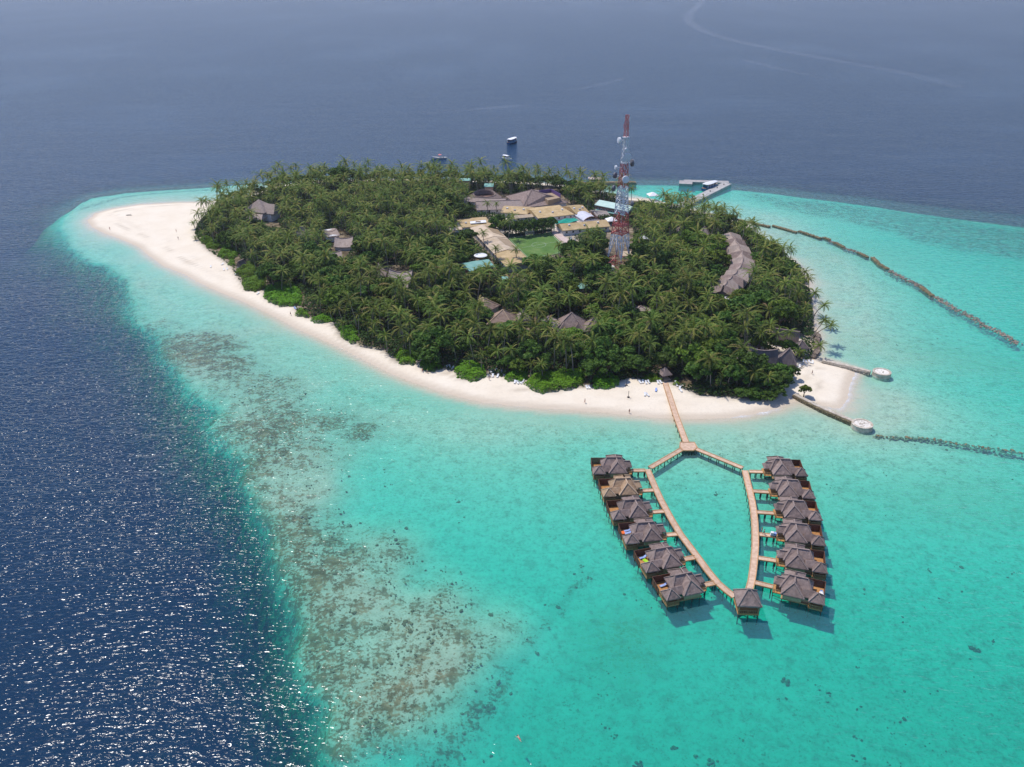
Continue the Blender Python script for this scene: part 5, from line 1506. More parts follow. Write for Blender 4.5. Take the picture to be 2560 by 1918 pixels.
def icorock(rng, s):
    """rough eight- to twenty-sided stone"""
    t = (1+5**.5)/2
    v = np.array([(-1,t,0),(1,t,0),(-1,-t,0),(1,-t,0),(0,-1,t),(0,1,t),(0,-1,-t),(0,1,-t),(t,0,-1),(t,0,1),(-t,0,-1),(-t,0,1)],float)/1.9
    f = [(0,11,5),(0,5,1),(0,1,7),(0,7,10),(0,10,11),(1,5,9),(5,11,4),(11,10,2),(10,7,6),(7,1,8),(3,9,4),(3,4,2),(3,2,6),(3,6,8),(3,8,9),(4,9,5),(2,4,11),(6,2,10),(8,6,7),(9,8,1)]
    v = v*(1+rng.uniform(-.28,.28,(12,1)))
    return v*np.array(s), np.array(f)

def rocks_mesh(name, pts, sizes, mat, rng, flat=.7):
    V,F=[],[]; o=0
    for (x,y,z),s in zip(pts,sizes):
        v,f = icorock(rng,(s*rng.uniform(.7,1.3),s*rng.uniform(.7,1.3),s*flat*rng.uniform(.7,1.2)))
        a=rng.uniform(0,6.28); ca,sa=math.cos(a),math.sin(a)
        v = np.stack([v[:,0]*ca-v[:,1]*sa, v[:,0]*sa+v[:,1]*ca, v[:,2]],1)+np.array([x,y,z])
        V.append(v); F.append(f+o); o+=12
    return mesh_np(name, np.concatenate(V), np.concatenate(F), mat)

def seawall(label, pts, w, top, mat='algae_stone', cap='coralstone', rng=np.random.default_rng(5)):
    c = pts[0].copy(); c.z = 0
    t = thing('breakwater_wall', label, 'breakwater', c)
    q = [p-c for p in pts]
    # wall of roughly squared coral stones in courses
    L = sum((q[i+1]-q[i]).length for i in range(len(q)-1))
    mb = MB(); strip(mb, q, w*.92, -2.5, top-.22); mb.build('core', M[mat], t)
    P_,S_=[],[]
    for i in range(len(q)-1):
        n=max(1,int((q[i+1]-q[i]).length/.8)); d=(q[i+1]-q[i]).normalized(); nn=Vector((-d.y,d.x,0))
        for k in range(n):
            for s in (-1,-.35,.35,1):
                p=q[i].lerp(q[i+1],(k+rng.uniform(.2,.8))/n)+nn*(s*w*.95+rng.uniform(-.1,.1)); P_.append((p.x,p.y,top-.22+rng.uniform(-.08,.1))); S_.append(rng.uniform(.32,.55))
                if abs(s)==1: P_.append((p.x+nn.x*s*.1,p.y+nn.y*s*.1,top-.75)); S_.append(rng.uniform(.35,.55))
    o=obj('stones', rocks_mesh('stones',P_,S_,M[cap],rng,.6), t); o['kind']='stuff'
    return t

WALLS = [([(18,268),(75,278)],'first short wall of the far breakwater by the grove, nearest the pier'),([(80,275),(160,292),(242,312)],'long wall edging the sand strip beside the lone palm'),
 ([(248,312),(310,326),(380,341)],'breakwater wall just past the lone seawall palm'),([(395,333),(532,373)],'breakwater wall between two gaps left of the pale sand bar'),
 ([(545,365),(675,409)],'breakwater wall beside the grey sand bar'),([(687,402),(726,416)],'shortest breakwater wall with rubble on its lee side'),
 ([(750,430),(805,459)],'breakwater wall between the first and second rubble banks'),([(890,489),(942,517)],'breakwater wall at the end of the second rubble bank'),
 ([(968,516),(1000,548)],'steep broken breakwater wall where the line bends'),([(1000,552),(1057,584)],'breakwater wall joining the bend to the long rubble bank'),([(1245,685),(1315,740)],'last standing breakwater wall amid the rubble banks')]
for i,(w,txt) in enumerate(WALLS):
    seawall('algae-brown stone '+txt, [Z2(*p) for p in w], 0.85, .75 if i<3 else .6, 'algae_stone', 'algae_stone')

def rubble(label, pts, w, rng, n_per=9.0, top=.35, mat='darkstone'):
    c=pts[0].copy(); c.z=0; t=thing('rubble_bank', label, 'rubble bank', c)
    P_,S_=[],[]
    q=[p-c for p in pts]
    for i in range(len(q)-1):
        L=(q[i+1]-q[i]).length; d=(q[i+1]-q[i]).normalized(); nn=Vector((-d.y,d.x,0))
        for k in range(int(L*n_per)):
            s=rng.normal(0,.42); p=q[i].lerp(q[i+1],rng.uniform())+nn*s*w
            P_.append((p.x,p.y,top*math.exp(-s*s)-rng.uniform(.1,.5))); S_.append(rng.uniform(.22,.55))
        for k in range(int(L*n_per*.5)):
            s=rng.uniform(-1,1)*w*1.5; p=q[i].lerp(q[i+1],rng.uniform())+nn*s; P_.append((p.x,p.y,-rng.uniform(.35,.8))); S_.append(rng.uniform(.22,.5))
    o=obj('stones', rocks_mesh('stones',P_,S_,M[mat],rng,.65), t); o['kind']='stuff'
rr_ = np.random.default_rng(77)
for pts,txt,w in (([(722,420),(752,434)],'small grey rubble spill beside the shortest breakwater wall',2.0),([(806,462),(845,472),(892,490)],'grey rubble bank between two short breakwater walls',2.2),
   ([(1068,590),(1120,622),(1192,658)],'long grey rubble bank after the bend of the breakwater',2.6),([(1188,655),(1225,668),(1260,694)],'rubble bank leading up to the last standing wall',2.2),
   ([(1325,742),(1390,778),(1466,826)],'dark rubble bank beyond the last standing breakwater wall',2.6),([(1466,820),(1540,862),(1622,914)],'dark rubble bank with surf, second from the breakwater end',2.6),([(1630,915),(1720,958),(1800,1014)],'dark rubble bank at the very end of the breakwater',2.6)):
    rubble(txt,[Z2(*p) for p in pts],w,rr_)
rubble('low brown awash rubble line stretching away from the round-headed groyne',[Z2(*p) for p in ((985,1540),(1150,1550),(1300,1556),(1420,1580),(1600,1606),(1841,1640),(2100,1690))],1.0,rr_,5.0,.02,'algae_stone')

def groyne(label, pts, head, r, w0, w1, stones):
    c=pts[0].copy(); c.z=0; t=thing('groyne', label, 'groyne', c)
    q=[p-c for p in pts]; h=head-c
    mb=MB(); strip(mb,q,w0,-2.2,1.25); mb.build('arm', M['coralstone' if not stones else 'algae_stone'], t)
    mb=MB(); strip(mb,[p+Vector((0,0,0)) for p in q],w0*.72,1.25,1.42); mb.build('cap', M['coralstone'], t)
    rng=np.random.default_rng(3)
    P_,S_=[],[]
    for i in range(len(q)-1):
        n=int((q[i+1]-q[i]).length/.7); d=(q[i+1]-q[i]).normalized(); nn=Vector((-d.y,d.x,0))
        for k in range(n):
            for s in (-1,1):
                for z in (.25,.9): p=q[i].lerp(q[i+1],(k+.5)/n)+nn*s*w0; P_.append((p.x,p.y,z+rng.uniform(-.1,.1))); S_.append(rng.uniform(.28,.45))
    o=obj('stones', rocks_mesh('stones',P_,S_,M['algae_stone' if stones else 'coralstone'],rng,.8), t); o['kind']='stuff'
    mb=MB(); mb.cyl(h.x,h.y,r+.35,-2.4,.35,32,0,r); mb.cyl(h.x,h.y,r,.35,1.35,32); mb.build('head', M['coralstone'], t)
    V=[];F=[];n=32
    for k in range(n):
        a=2*math.pi*k/n
        for rr2,z in ((r+.05,1.35),(r+.05,1.62),(r*.78,1.62),(r*.78,1.38)): V.append((h.x+rr2*math.cos(a),h.y+rr2*math.sin(a),z))
    for k in range(n):
        a,b_=4*k,4*((k+1)%n)
        for i in range(3): F.append((a+i,b_+i,b_+i+1,a+i+1))
    mb=MB(); mb.add(V,F); soft(mb.build('rim', M['coralstone'], t),.05)
    mb=MB(); mb.cyl(h.x,h.y,r*.77,1.36,1.44,28); mb.build('sand_fill', M['wsand'], t)
    P_=[];S_=[]
    for k in range(26 if stones else 8):
        a,b_=rng.uniform(0,6.28),rng.uniform(0,r*.7); P_.append((h.x+b_*math.cos(a),h.y+b_*math.sin(a),1.5)); S_.append(rng.uniform(.15,.3))
    o=obj('pebbles', rocks_mesh('pebbles',P_,S_,M['coralstone'],rng,.5), t); o['kind']='stuff'
    FOOT.append([(head.x+r*math.cos(k),head.y+r*math.sin(k)) for k in range(6)])
groyne('pale stone groyne with smooth white round head, upper side of the sand point', [P(2056,901,1.2),P(2110,913,1.2),P(2176,929,1.2)], P(2205,930,1.4), 3.3, .95, .9, False)
groyne('brown stone groyne with pebbled white round head, lower side of the sand point', [P(1986,986,1.2),P(2010,998,1.2),P(2060,1022,1.2),P(2136,1054,1.2)], P(2156,1060,1.4), 3.4, 1.0, 1.0, True)
def curved_wall():
    pts=[P(2031,892,1.2),P(2042,880,1.2),P(2044,866,1.2),P(2041,852,1.2),P(2047,843,1.2),P(2044,834,1.2),P(2034,828,1.2)]
    seawall('curved dark stone sea wall under the leaning palms at the grove corner', pts, .8, 1.3, 'darkstone', 'darkstone')
curved_wall()
# ------------------------------------------------------------------ plants
KEEP = [  # parts of the picture where the photograph shows roofs, pitch and mast free of leaves
 [(1170,486),(1232,476),(1300,492),(1328,470),(1382,466),(1424,503),(1442,510),(1474,530),(1498,549),(1528,560),(1526,568),(1450,580),(1402,600),(1388,565),(1385,545),(1345,533),(1290,538),(1250,532),(1205,526)],
 [(1128,573),(1152,553),(1224,545),(1236,565),(1322,645),(1300,660),(1280,690),(1265,660),(1215,625),(1180,585)],
 [(1266,594),(1378,579),(1440,618),(1420,632),(1330,642)], [(1486,512),(1497,495),(1575,516),(1572,532),(1550,540),(1487,524)],
 [(1150,660),(1228,647),(1238,670),(1172,682)], [(635,515),(655,505),(690,548),(698,568),(668,562)], [(738,580),(745,568),(766,582)],
 [(817,577),(850,571),(880,592),(880,616),(862,640),(845,646),(826,642),(832,600)], [(944,662),(962,652),(1025,672),(1024,702),(1015,712),(972,690)],
 [(588,668),(590,650),(622,648),(620,662),(606,672)], [(1236,790),(1256,773),(1288,787),(1272,808),(1262,806)], [(1205,745),(1212,742),(1240,765),(1232,780)],
 [(1302,780),(1311,770),(1320,786)], [(1397,822),(1410,800),(1429,780),(1445,795),(1455,822)], [(1470,808),(1484,794),(1498,810)],
 [(1820,590),(1832,584),(1855,600),(1882,640),(1882,662),(1858,690),(1835,712),(1820,738),(1797,733),(1794,710),(1820,700),(1834,660),(1824,620)],
 [(1870,898),(1873,862),(1945,882),(1960,867),(1996,898),(1984,914),(1960,905),(1935,900)], [(1650,952),(1655,922),(1675,922),(1690,970)],
 [(1516,560),(1580,560),(1582,640),(1562,672),(1540,684),(1516,640)], [(1255,690),(1272,690),(1272,700),(1255,700)],[(1446,707),(1470,706),(1470,722),(1446,722)],
 [(1430,590),(1446,600),(1446,622),(1430,620)], [(1570,496),(1620,486),(1660,492),(1650,500),(1600,500),(1560,512)]]
SHRUBS=[([(499,590),(512,588),(540,600),(556,616),(541,627),(520,622),(500,605)],'at the foot of the grove nearest the sand spit'),
 ([(541,640),(560,615),(590,612),(600,638),(585,650),(555,648)],'left of the small beach hut'),
 ([(570,662),(575,650),(588,652),(590,664),(578,666)],'touching the left wall of the small beach hut'),
 ([(589,675),(605,668),(620,658),(645,660),(640,690),(615,700),(590,688)],'right of the small beach hut'),
 ([(602,705),(640,690),(668,695),(664,720),(635,728),(614,724),(604,712)],'second below the small beach hut'),
 ([(657,738),(665,712),(735,708),(758,735),(752,765),(700,764),(670,752)],'broadest on the reef side beach'),
 ([(738,785),(752,770),(775,780),(772,793),(748,790)],'small, just past the broadest one'),
 ([(775,800),(800,786),(838,788),(832,804),(795,807)],'low, before the loungers'),
 ([(842,822),(860,812),(892,818),(898,850),(882,856),(858,845)],'rounded, below the two blue loungers'),
 ([(985,890),(1000,872),(1040,875),(1048,895),(1032,910),(1005,910)],'first of the three round ones in mid beach'),
 ([(1048,905),(1065,896),(1105,900),(1107,918),(1085,929),(1062,925)],'second of the three round ones in mid beach'),
 ([(1135,930),(1148,905),(1190,903),(1220,925),(1215,945),(1180,952),(1150,945)],'third of the three round ones in mid beach'),
 ([(1258,943),(1280,925),(1322,930),(1322,948),(1300,956),(1270,953)],'darker, between two lounger groups'),
 ([(1311,960),(1340,935),(1400,928),(1455,922),(1467,948),(1445,969),(1400,975),(1355,983),(1325,972)],'largest of all on the front beach'),
 ([(1480,962),(1482,938),(1520,930),(1548,945),(1546,965),(1510,974),(1485,970)],'square, right of the largest one'),
 ([(1868,992),(1888,980),(1908,990),(1898,1001),(1876,1000)],'lime, at the foot of the dark trees by the brown groyne'),
 ([(1600,952),(1620,940),(1650,942),(1655,954),(1625,957)],'dark, left of the jetty hut'),
 ([(1680,955),(1692,945),(1700,952),(1696,964),(1684,962)],'small, right of the jetty hut')]
KEEP += [p for p,_ in SHRUBS]
KEEP = [np.array(k, float) for k in KEEP]
OPEN = [np.array(k, float) for k in ([(1885,832),(2000,842),(2004,872),(1960,882),(1895,858)],)]
FOOT_A = [np.array(f, float) for f in FOOT]

def blocked(X, Y, H, RAD, keep_only=False):
    """True where a plant of height H and crown radius RAD would stand in a building or hide what the photograph shows"""
    b = np.zeros(X.shape, bool)
    if not keep_only:
        for f in FOOT_A: b |= inside(f, X, Y)
    for fz in (1.0, .78, .45):
        for dx in (-.65, 0, .65):
            px, py = to_px(X+dx*RAD, Y, 1.4+H*fz)
            for k in KEEP: b |= inside(k, px, py)
    return b

# --- coconut palm shapes
def frond(rng, el, L, droop, seg=7, wid=.58):
    """one feathered frond growing along +x: leaflets hang from both sides of the rib"""
    pts=[]; x=z=0.0; a=el; tw=rng.uniform(-.25,.25)
    for i in range(seg+1):
        pts.append((x,0.0,z)); s=i/seg
        a -= droop/seg*(.5+1.2*s); x += L/seg*math.cos(a); z += L/seg*math.sin(a)
    pts=np.array(pts); V=[pts]; F=[]; o=seg+1
    tips=[]
    for i in range(seg):
        s=(i+.6)/seg; w=wid*(math.sin(math.pi*min(1,s*.86+.12))**.7)*rng.uniform(.85,1.15)
        d=pts[i+1]-pts[i]; d/=np.linalg.norm(d)
        base=pts[min(i+1,seg)]
        for sg in (-1,1):
            tips.append(base+d*w*.75+np.array([0,sg*w*.95,-w*(.35+sg*tw)])); F.append((i,i+1,o) if sg<0 else (i+1,i,o)); o+=1
    # terminal leaflet
    tips.append(pts[-1]+(pts[-1]-pts[-2])*.6); F.append((seg-1,seg,o)); 
    return np.concatenate([pts,np.array(tips)]), np.array(F)

def palm_crown(rng, nf=22, Lm=3.7):
    V,F=[],[]; o=0
    for k in range(nf):
        u=(k+.5)/nf; el=R(78-105*u**.9+rng.uniform(-8,8)); L=Lm*(.72+.38*math.sin(math.pi*min(1,.25+u*.75)))*rng.uniform(.88,1.1)
        v,f=frond(rng,el,L,R(rng.uniform(55,95))*(1.05-.35*u))
        a=k*2.399963+rng.uniform(-.25,.25); ca,sa=math.cos(a),math.sin(a)
        v=np.stack([v[:,0]*ca-v[:,1]*sa,v[:,0]*sa+v[:,1]*ca,v[:,2]],1); V.append(v); F.append(f+o); o+=len(v)
    return np.concatenate(V),np.concatenate(F)

def palm_trunk_pts(rng, h, lean, curve, n=6):
    a=rng.uniform(0,6.28); d=np.array([math.cos(a),math.sin(a)])
    return [np.array([*(d*lean*(t**curve)),h*t]) for t in np.linspace(0,1,n)]

prng=np.random.default_rng(42)
CROWNS=[palm_crown(prng, int(prng.integers(17,22)), prng.uniform(4.5,5.2)) for _ in range(8)]
crown_me=[mesh_np('crown',v,f,M['palm']) for v,f in CROWNS]
nuts=MB()
TR=[]
for k in range(8):
    h=8.5+.5*k; pts=palm_trunk_pts(prng,h,prng.uniform(.4,2.6),prng.uniform(1.2,2.0))
    mb=MB(); mb.tube([(p[0],p[1],p[2]-(.6 if i==0 else 0)) for i,p in enumerate(pts)],[.27,.2,.18,.17,.16,.17],6)
    TR.append((h,pts,mb.mesh('trunk',M['bark'],True)))
hb=MB()
for a in (0,1.3,2.6,3.9,5.2): hb.cyl(.28*math.cos(a),.28*math.sin(a),.15,-.45,-.12,6,0,.1)
heart_me=hb.mesh('coconuts',M['leaf_bright'])

def place_palm(x,y,z,k,c,rot,s,label,group):
    t=thing('coconut_palm',label,'palm tree',(x,y,z),rot,group); t.scale=(s,s,s)
    h,pts,me=TR[k]
    obj('trunk',me,t); obj('crown',crown_me[c],t,tuple(pts[-1]))
    return t

def palm_joined_add(V,F,MI,x,y,z,k,c,rot,s):
    h,pts,me=TR[k]
    o=sum(len(v) for v in V[-0:]) if False else JO[0]
    ca,sa=math.cos(rot),math.sin(rot)
    v,f=CROWNS[c]; v=v+np.array(pts[-1]); v=v*s
    v=np.stack([v[:,0]*ca-v[:,1]*sa+x,v[:,0]*sa+v[:,1]*ca+y,v[:,2]+z],1); V.append(v); F.append(f+JO[0]); MI.append(np.zeros(len(f),int)); JO[0]+=len(v)
    # three-sided trunk
    q=np.array([pts[0],pts[3],pts[5]])*s; q=np.stack([q[:,0]*ca-q[:,1]*sa+x,q[:,0]*sa+q[:,1]*ca+y,q[:,2]+z],1)
    tv=[]
    for i,p in enumerate(q):
        r=(.24,.18,.16)[i]
        for a in (0,2.1,4.2): tv.append(p+np.array([r*math.cos(a),r*math.sin(a),0]))
    tf=[]
    for i in range(2):
        for j in range(3):
            a,b_=3*i+j,3*i+(j+1)%3; tf += [(a,b_,b_+3),(a,b_+3,a+3)]
    V.append(np.array(tv)); F.append(np.array(tf)+JO[0]); MI.append(np.ones(len(tf),int)); JO[0]+=9
JO=[0]

# --- broad-leaved trees: leaf clumps through a domed crown
def leafy_crown(rng, rx, rz, nclump, per, leaf, open_=.0, flat=.55):
    n=0; V=[]; 
    cl=[]
    for _ in range(nclump):
        a=rng.uniform(0,6.28); u=rng.uniform(0,1)**.6; zz=rng.uniform(-.25,1)
        rr=u*math.sqrt(max(.05,1-max(0,zz)**2)); cl.append((rr*rx*math.cos(a),rr*rx*math.sin(a),zz*rz,rng.uniform(.24,.36)*rx))
    P_=[];N_=[]
    for cx_,cy_,cz_,cr in cl:
        d=rng.normal(size=(per,3)); d/=np.linalg.norm(d,axis=1)[:,None]; d[:,2]=np.abs(d[:,2])*1.15-.25
        rad=cr*rng.uniform(.65,1.05,(per,1)); p=np.array([cx_,cy_,cz_])+d*rad*np.array([1,1,.75]); P_.append(p); N_.append(d+rng.normal(scale=.45,size=(per,3))+np.array([0,0,.35]))
    P_=np.concatenate(P_); N_=np.concatenate(N_); N_/=np.linalg.norm(N_,axis=1)[:,None]
    return leaf_quads(rng,P_,N_,leaf)

def leaf_quads(rng,P_,N_,leaf):
    n=len(P_); r=rng.normal(size=(n,3)); T=np.cross(N_,r); T/=np.linalg.norm(T,axis=1)[:,None]+1e-9; B=np.cross(N_,T)
    sz=leaf*rng.uniform(.65,1.35,(n,1)); a=T*sz*.5; b_=B*sz*.34
    V=np.stack([P_-a,P_-b_+N_*sz*.06,P_+a,P_+b_+N_*sz*.06],1).reshape(-1,3)
    F=np.arange(4*n).reshape(n,4)
    return V,F

BROAD=[]
for k in range(7):
    v,f=leafy_crown(prng,4.2,3.0,26+k,70,.85); BROAD.append((v,f))
broad_me=[[mesh_np('crown',v,f,M[m_]) for m_ in ('leaf','leaf_bright')] for v,f in BROAD]
tm=MB(); tm.tube([(0,0,-.6),(.1,.05,1.5),(.0,.1,3.2),(.2,0,5.0)],[.42,.32,.28,.15],7)
for a in (0.3,1.7,2.9,4.2,5.4): tm.tube([(0,0.1,2.6),(1.2*math.cos(a),1.2*math.sin(a),4.2),(2.6*math.cos(a),2.6*math.sin(a),5.6)],[.18,.13,.06],5)
broad_trunk=tm.mesh('trunk',M['wood_dark'],True)
def place_broad(x,y,z,k,rot,sx,sz,label,group=None,bright=False):
    t=thing('broadleaf_tree',label,'tree',(x,y,z),rot,group); t.scale=(sx,sx,sz)
    obj('trunk',broad_trunk,t); obj('crown',broad_me[k][1 if bright else 0],t,(0,0,4.6))
    return t

def gz(x,y): return float(ground_z(x,y))

# --- named trees the photograph singles out
TAKEN=[]     # (x, y, clearance) kept free for them
def special_palm(label, crown_px, h, base_px=None, s=1.0, c=0, group=None):
    """palm whose crown shows at crown_px; leaning when a base is given"""
    top=P(crown_px[0],crown_px[1],1.3+h)
    b_=P(base_px[0],base_px[1],1.0) if base_px else Vector((top.x+.3,top.y-.2,0))
    z=max(gz(b_.x,b_.y),.2)
    t=thing('coconut_palm',label,'palm tree',(b_.x,b_.y,z),0,group)
    d=Vector((top.x-b_.x,top.y-b_.y,1.3+h-z))
    pts=[]
    for i in range(8):
        u=i/7; pts.append((d.x*u**1.35,d.y*u**1.35,d.z*(u**.85 if base_px else u)-(.5 if i==0 else 0)))
    mb=MB(); mb.tube(pts,[.28,.22,.19,.18,.17,.16,.16,.17],6); mb.build('trunk',M['bark'],t,True)
    rng=np.random.default_rng(abs(hash(label))%1000 if False else int(crown_px[0]*7+crown_px[1]))
    nf=20
    for k in range(nf):                                   # stands clear of the grove: every frond a piece of its own
        u=(k+.5)/nf; el=R(75-100*u**.9+rng.uniform(-8,8)); L=s*3.7*(.72+.38*math.sin(math.pi*min(1,.25+u*.75)))*rng.uniform(.9,1.1)
        v,f=frond(rng,el,L,R(rng.uniform(55,90))*(1.05-.35*u),wid=.66*max(.6,s))
        a=k*2.399963+rng.uniform(-.25,.25)
        obj('frond',mesh_np('frond',v,f,M['palm']),t,pts[-1],a)
    TAKEN.append((b_.x,b_.y,4.0))
    return t
special_palm('lone palm standing on the sea wall of the far breakwater',(1879,551),7.5,(1880,578))
special_palm('shorter palm beside the lone sea wall palm',(1868,576),5.0,(1864,589),.85)
special_palm('palm leaning farthest out over the lagoon',(2077,814),6.5,(2034,841))
special_palm('tall leaning palm with long curved bare trunk over the lagoon',(2061,801),11.0,(2018,868))
special_palm('low palm leaning over the curved sea wall',(2049,863),4.5,(2030,884))
special_palm('leaning palm above the tall curved one at the lagoon edge',(2061,763),8.5,(2034,792))
special_palm('uppermost palm leaning out at the lagoon edge',(2037,733),8.5,(2026,757))
special_palm('small palm standing off the grove on the sand spit, upper one',(482,558),3.6,(487,571),.75)
special_palm('smallest palm on the sand spit below the upper small one',(488,594),1.6,(489,601),.6)
special_palm('palm standing on the near edge of the football pitch',(1397,613),8.0)
special_palm('palm in front of the head of the long tan building',(1208,582),8.5)
special_palm('palm rising before the middle of the long tan building',(1239,622),8.5)
special_palm('palm rising before the ochre end of the long tan building',(1290,624),8.5)
special_palm('palm beside the pale thatched hall behind the hedge trees',(1218,508),8.0)
special_palm('second palm at the pale thatched hall, right of the first',(1241,510),7.5,None,.8)
special_palm('palm crown nearest the harbour water left of the mast',(1523,472),9.0)
special_palm('tall palm right of the mast against the harbour water',(1579,472),9.0)
special_palm('palm with the widest crown over the sandy court',(1974,832),9.5,(1955,872))
special_palm('slender palm over the left half of the sandy court',(1903,822),9.0,(1904,872))
special_palm('palm at the lower left of the sandy court with curved trunk',(1926,812),10.5,(1925,872))
special_palm('small bushy palm between the dark restaurant gable and the sea wall',(1998,880),4.0,(1993,892),.8)

def special_tree(label, px, h, r_, bright=False, squash=1.0, name=None, k=None):
    c=P(px[0],px[1],GZ); z=gz(c.x,c.y)
    k=len(TAKEN)%7 if k is None else k
    t=place_broad(c.x,c.y,max(z,.3),k,rnd.uniform(0,6.28),r_/4.9,h/8.0,label,None,bright)
    TAKEN.append((c.x,c.y,r_*.62)); return t
for i,(px,h,r_) in enumerate([((1238,583),8.5,4.8),((1262,590),8,4.6),((1289,590),8,4.4),((1312,592),8.5,4.6),((1335,588),8.5,4.6),((1357,586),8.8,4.8),((1378,581),8.5,4.2),((1250,572),8,4.4)]):
    special_tree('hedge tree '+['at the building end','second from the building','third from the building','just left of the goal','behind the goal','just right of the goal','at the path end','behind the building end one'][i]+' of the pitch hedge',px,h,r_)
special_tree('largest domed tree on the skyline of the left grove',(846,474),15,9.5)
special_tree('big dark tree left of the thatched hall',(1120,545),14,9.0)
special_tree('big dark tree in front of the first one left of the thatched hall',(1150,556),11,7.0)
special_tree('dark spreading tree at the skyline beside the round thatched roof',(1090,520),13,8.0)
for i,(px,h,r_) in enumerate([((1715,622),10,6.5),((1742,632),11,7.5),((1700,652),9,6.5),((1775,650),10,7.0),((1792,632),9.5,6.0),((1752,664),9.5,7.0),((1800,672),9,6.0),((1725,600),10,6.0)]):
    special_tree('yellow-green domed tree '+['left end','topmost','lower left','centre','near the joined roofs','lower centre','lower right','upper left'][i]+' of the pale clump left of the joined roofs',px,h,r_,True)
for i,(px,h,r_) in enumerate([((1350,792),5.5,3.8),((1368,786),5.2,3.4),((1448,778),8,5.0),((1486,775),7.5,5.0),((1236,770),5,3.0),((1715,742),8,6.0),((1690,728),8,5.5),((1752,748),8,6.0)]):
    special_tree(['lime-green bush tree left of the large grey bungalow','lime-green bush tree touching the large grey bungalow','pale green rounded tree behind the large grey bungalow','pale green rounded tree behind the tent-like roof','small yellow-green bush tree by the brown bungalow','green domed tree below the pale clump, middle','green domed tree below the pale clump, left','green domed tree below the pale clump, right'][i],px,h,r_,i<5)
for i,(px,h,r_) in enumerate([((1922,962),9,5.5),((1945,965),9.5,5.5),((1900,968),8.5,5.0),((1952,944),9,5.0),((1975,940),7.5,3.6),((1885,985),5.5,4.0),((1918,990),5,4.0),((1940,982),6.5,4.4),((1858,985),5,4.0),((1908,942),8.5,4.6)]):
    special_tree('dark broad-leaved tree '+['in the middle of the clump','right of the middle of the clump','left in the clump','behind the clump by the gable','beside the loungers at the sand edge of the clump','low in front of the clump, left','low in front of the clump','low in front at the right of the clump','at the far left foot of the clump','right behind the clump'][i]+' before the restaurant',(px[0],px[1]+6),h*.72,r_*.92)
special_tree('small lone crooked tree on the sand point by the brown groyne',(2010,986),4.6,2.6,True)
for i,(px,h,r_) in enumerate([((1800,558),7,4.2),((1825,566),7.5,4.6),((1850,580),7,4.4),((1872,600),7,4.5),((1893,615),7,4.5),((1910,628),7,4.5),((1930,640),7.5,4.8),((1902,640),8,5.0),((1945,655),7,4.5)]):
    special_tree('rounded dark green shore tree '+['first','second','third','fourth','fifth','sixth','seventh','inland','last'][i]+' along the curved lagoon beach from the pier',px,h,r_)
for i,(px,h,r_) in enumerate([((1450,500),9,6.0),((1475,492),9.5,6.0),((1425,488),9,5.5),((1500,486),8,5.0),((1400,480),9,5.5),((1310,470),9,6.0)]):
    special_tree('dense dark tree '+['before','right of','behind','nearest the harbour at','at the top of','left of'][i]+' the thicket between the great roof and the harbour',px,h,r_)

_o=['first','second','third','fourth','fifth','sixth','seventh','eighth','ninth']
_t=['tenth','eleventh','twelfth','thirteenth','fourteenth','fifteenth','sixteenth','seventeenth','eighteenth','nineteenth']
ORD=_o+_t+[x for t_ in ('twent','thirt','fort') for x in [t_+'ieth']+[t_+'y-'+q for q in _o]]
for i,x in enumerate(range(570,1450,21)):
    yv=float(np.interp(x,[540,620,700,800,900,1000,1100,1200,1300,1380,1440],[512,491,463.5,453.5,450.5,449.5,450.5,452.5,456.5,461.5,469.5]))
    special_tree(('low' if i%3 else 'taller')+' dark tree of the far shore belt, '+ORD[i]+' from the spit side',(x,yv+1.2+(i*7%5)*.7),5.0+(i*5%4)*1.1,3.6+(i*3%4)*.5,i%5==2)
# --- the grove: palms and broad-leaved trees on a jittered grid
xmin,ymin=VEG.min(0); xmax,ymax=VEG.max(0)
def scatter(step, seed, shrink, H, RAD, jit=.42):
    rng=np.random.default_rng(seed)
    xs,ys=np.meshgrid(np.arange(xmin,xmax,step),np.arange(ymin,ymax,step*.9))
    xs=xs+np.where((np.arange(xs.shape[0])%2)[:,None],step*.5,0)
    X=(xs+rng.uniform(-jit,jit,xs.shape)*step).ravel(); Y=(ys+rng.uniform(-jit,jit,ys.shape)*step).ravel()
    ok=sdf(VEG,X,Y)<-shrink
    ok&=~blocked(X,Y,H,RAD)
    for tx,ty,tr_ in TAKEN: ok&=(X-tx)**2+(Y-ty)**2>tr_*tr_
    return X[ok],Y[ok],rng
def in_open(X,Y):
    px,py=to_px(X,Y,1.4); b=np.zeros(X.shape,bool)
    for k in OPEN: b|=inside(k,px,py)
    return b

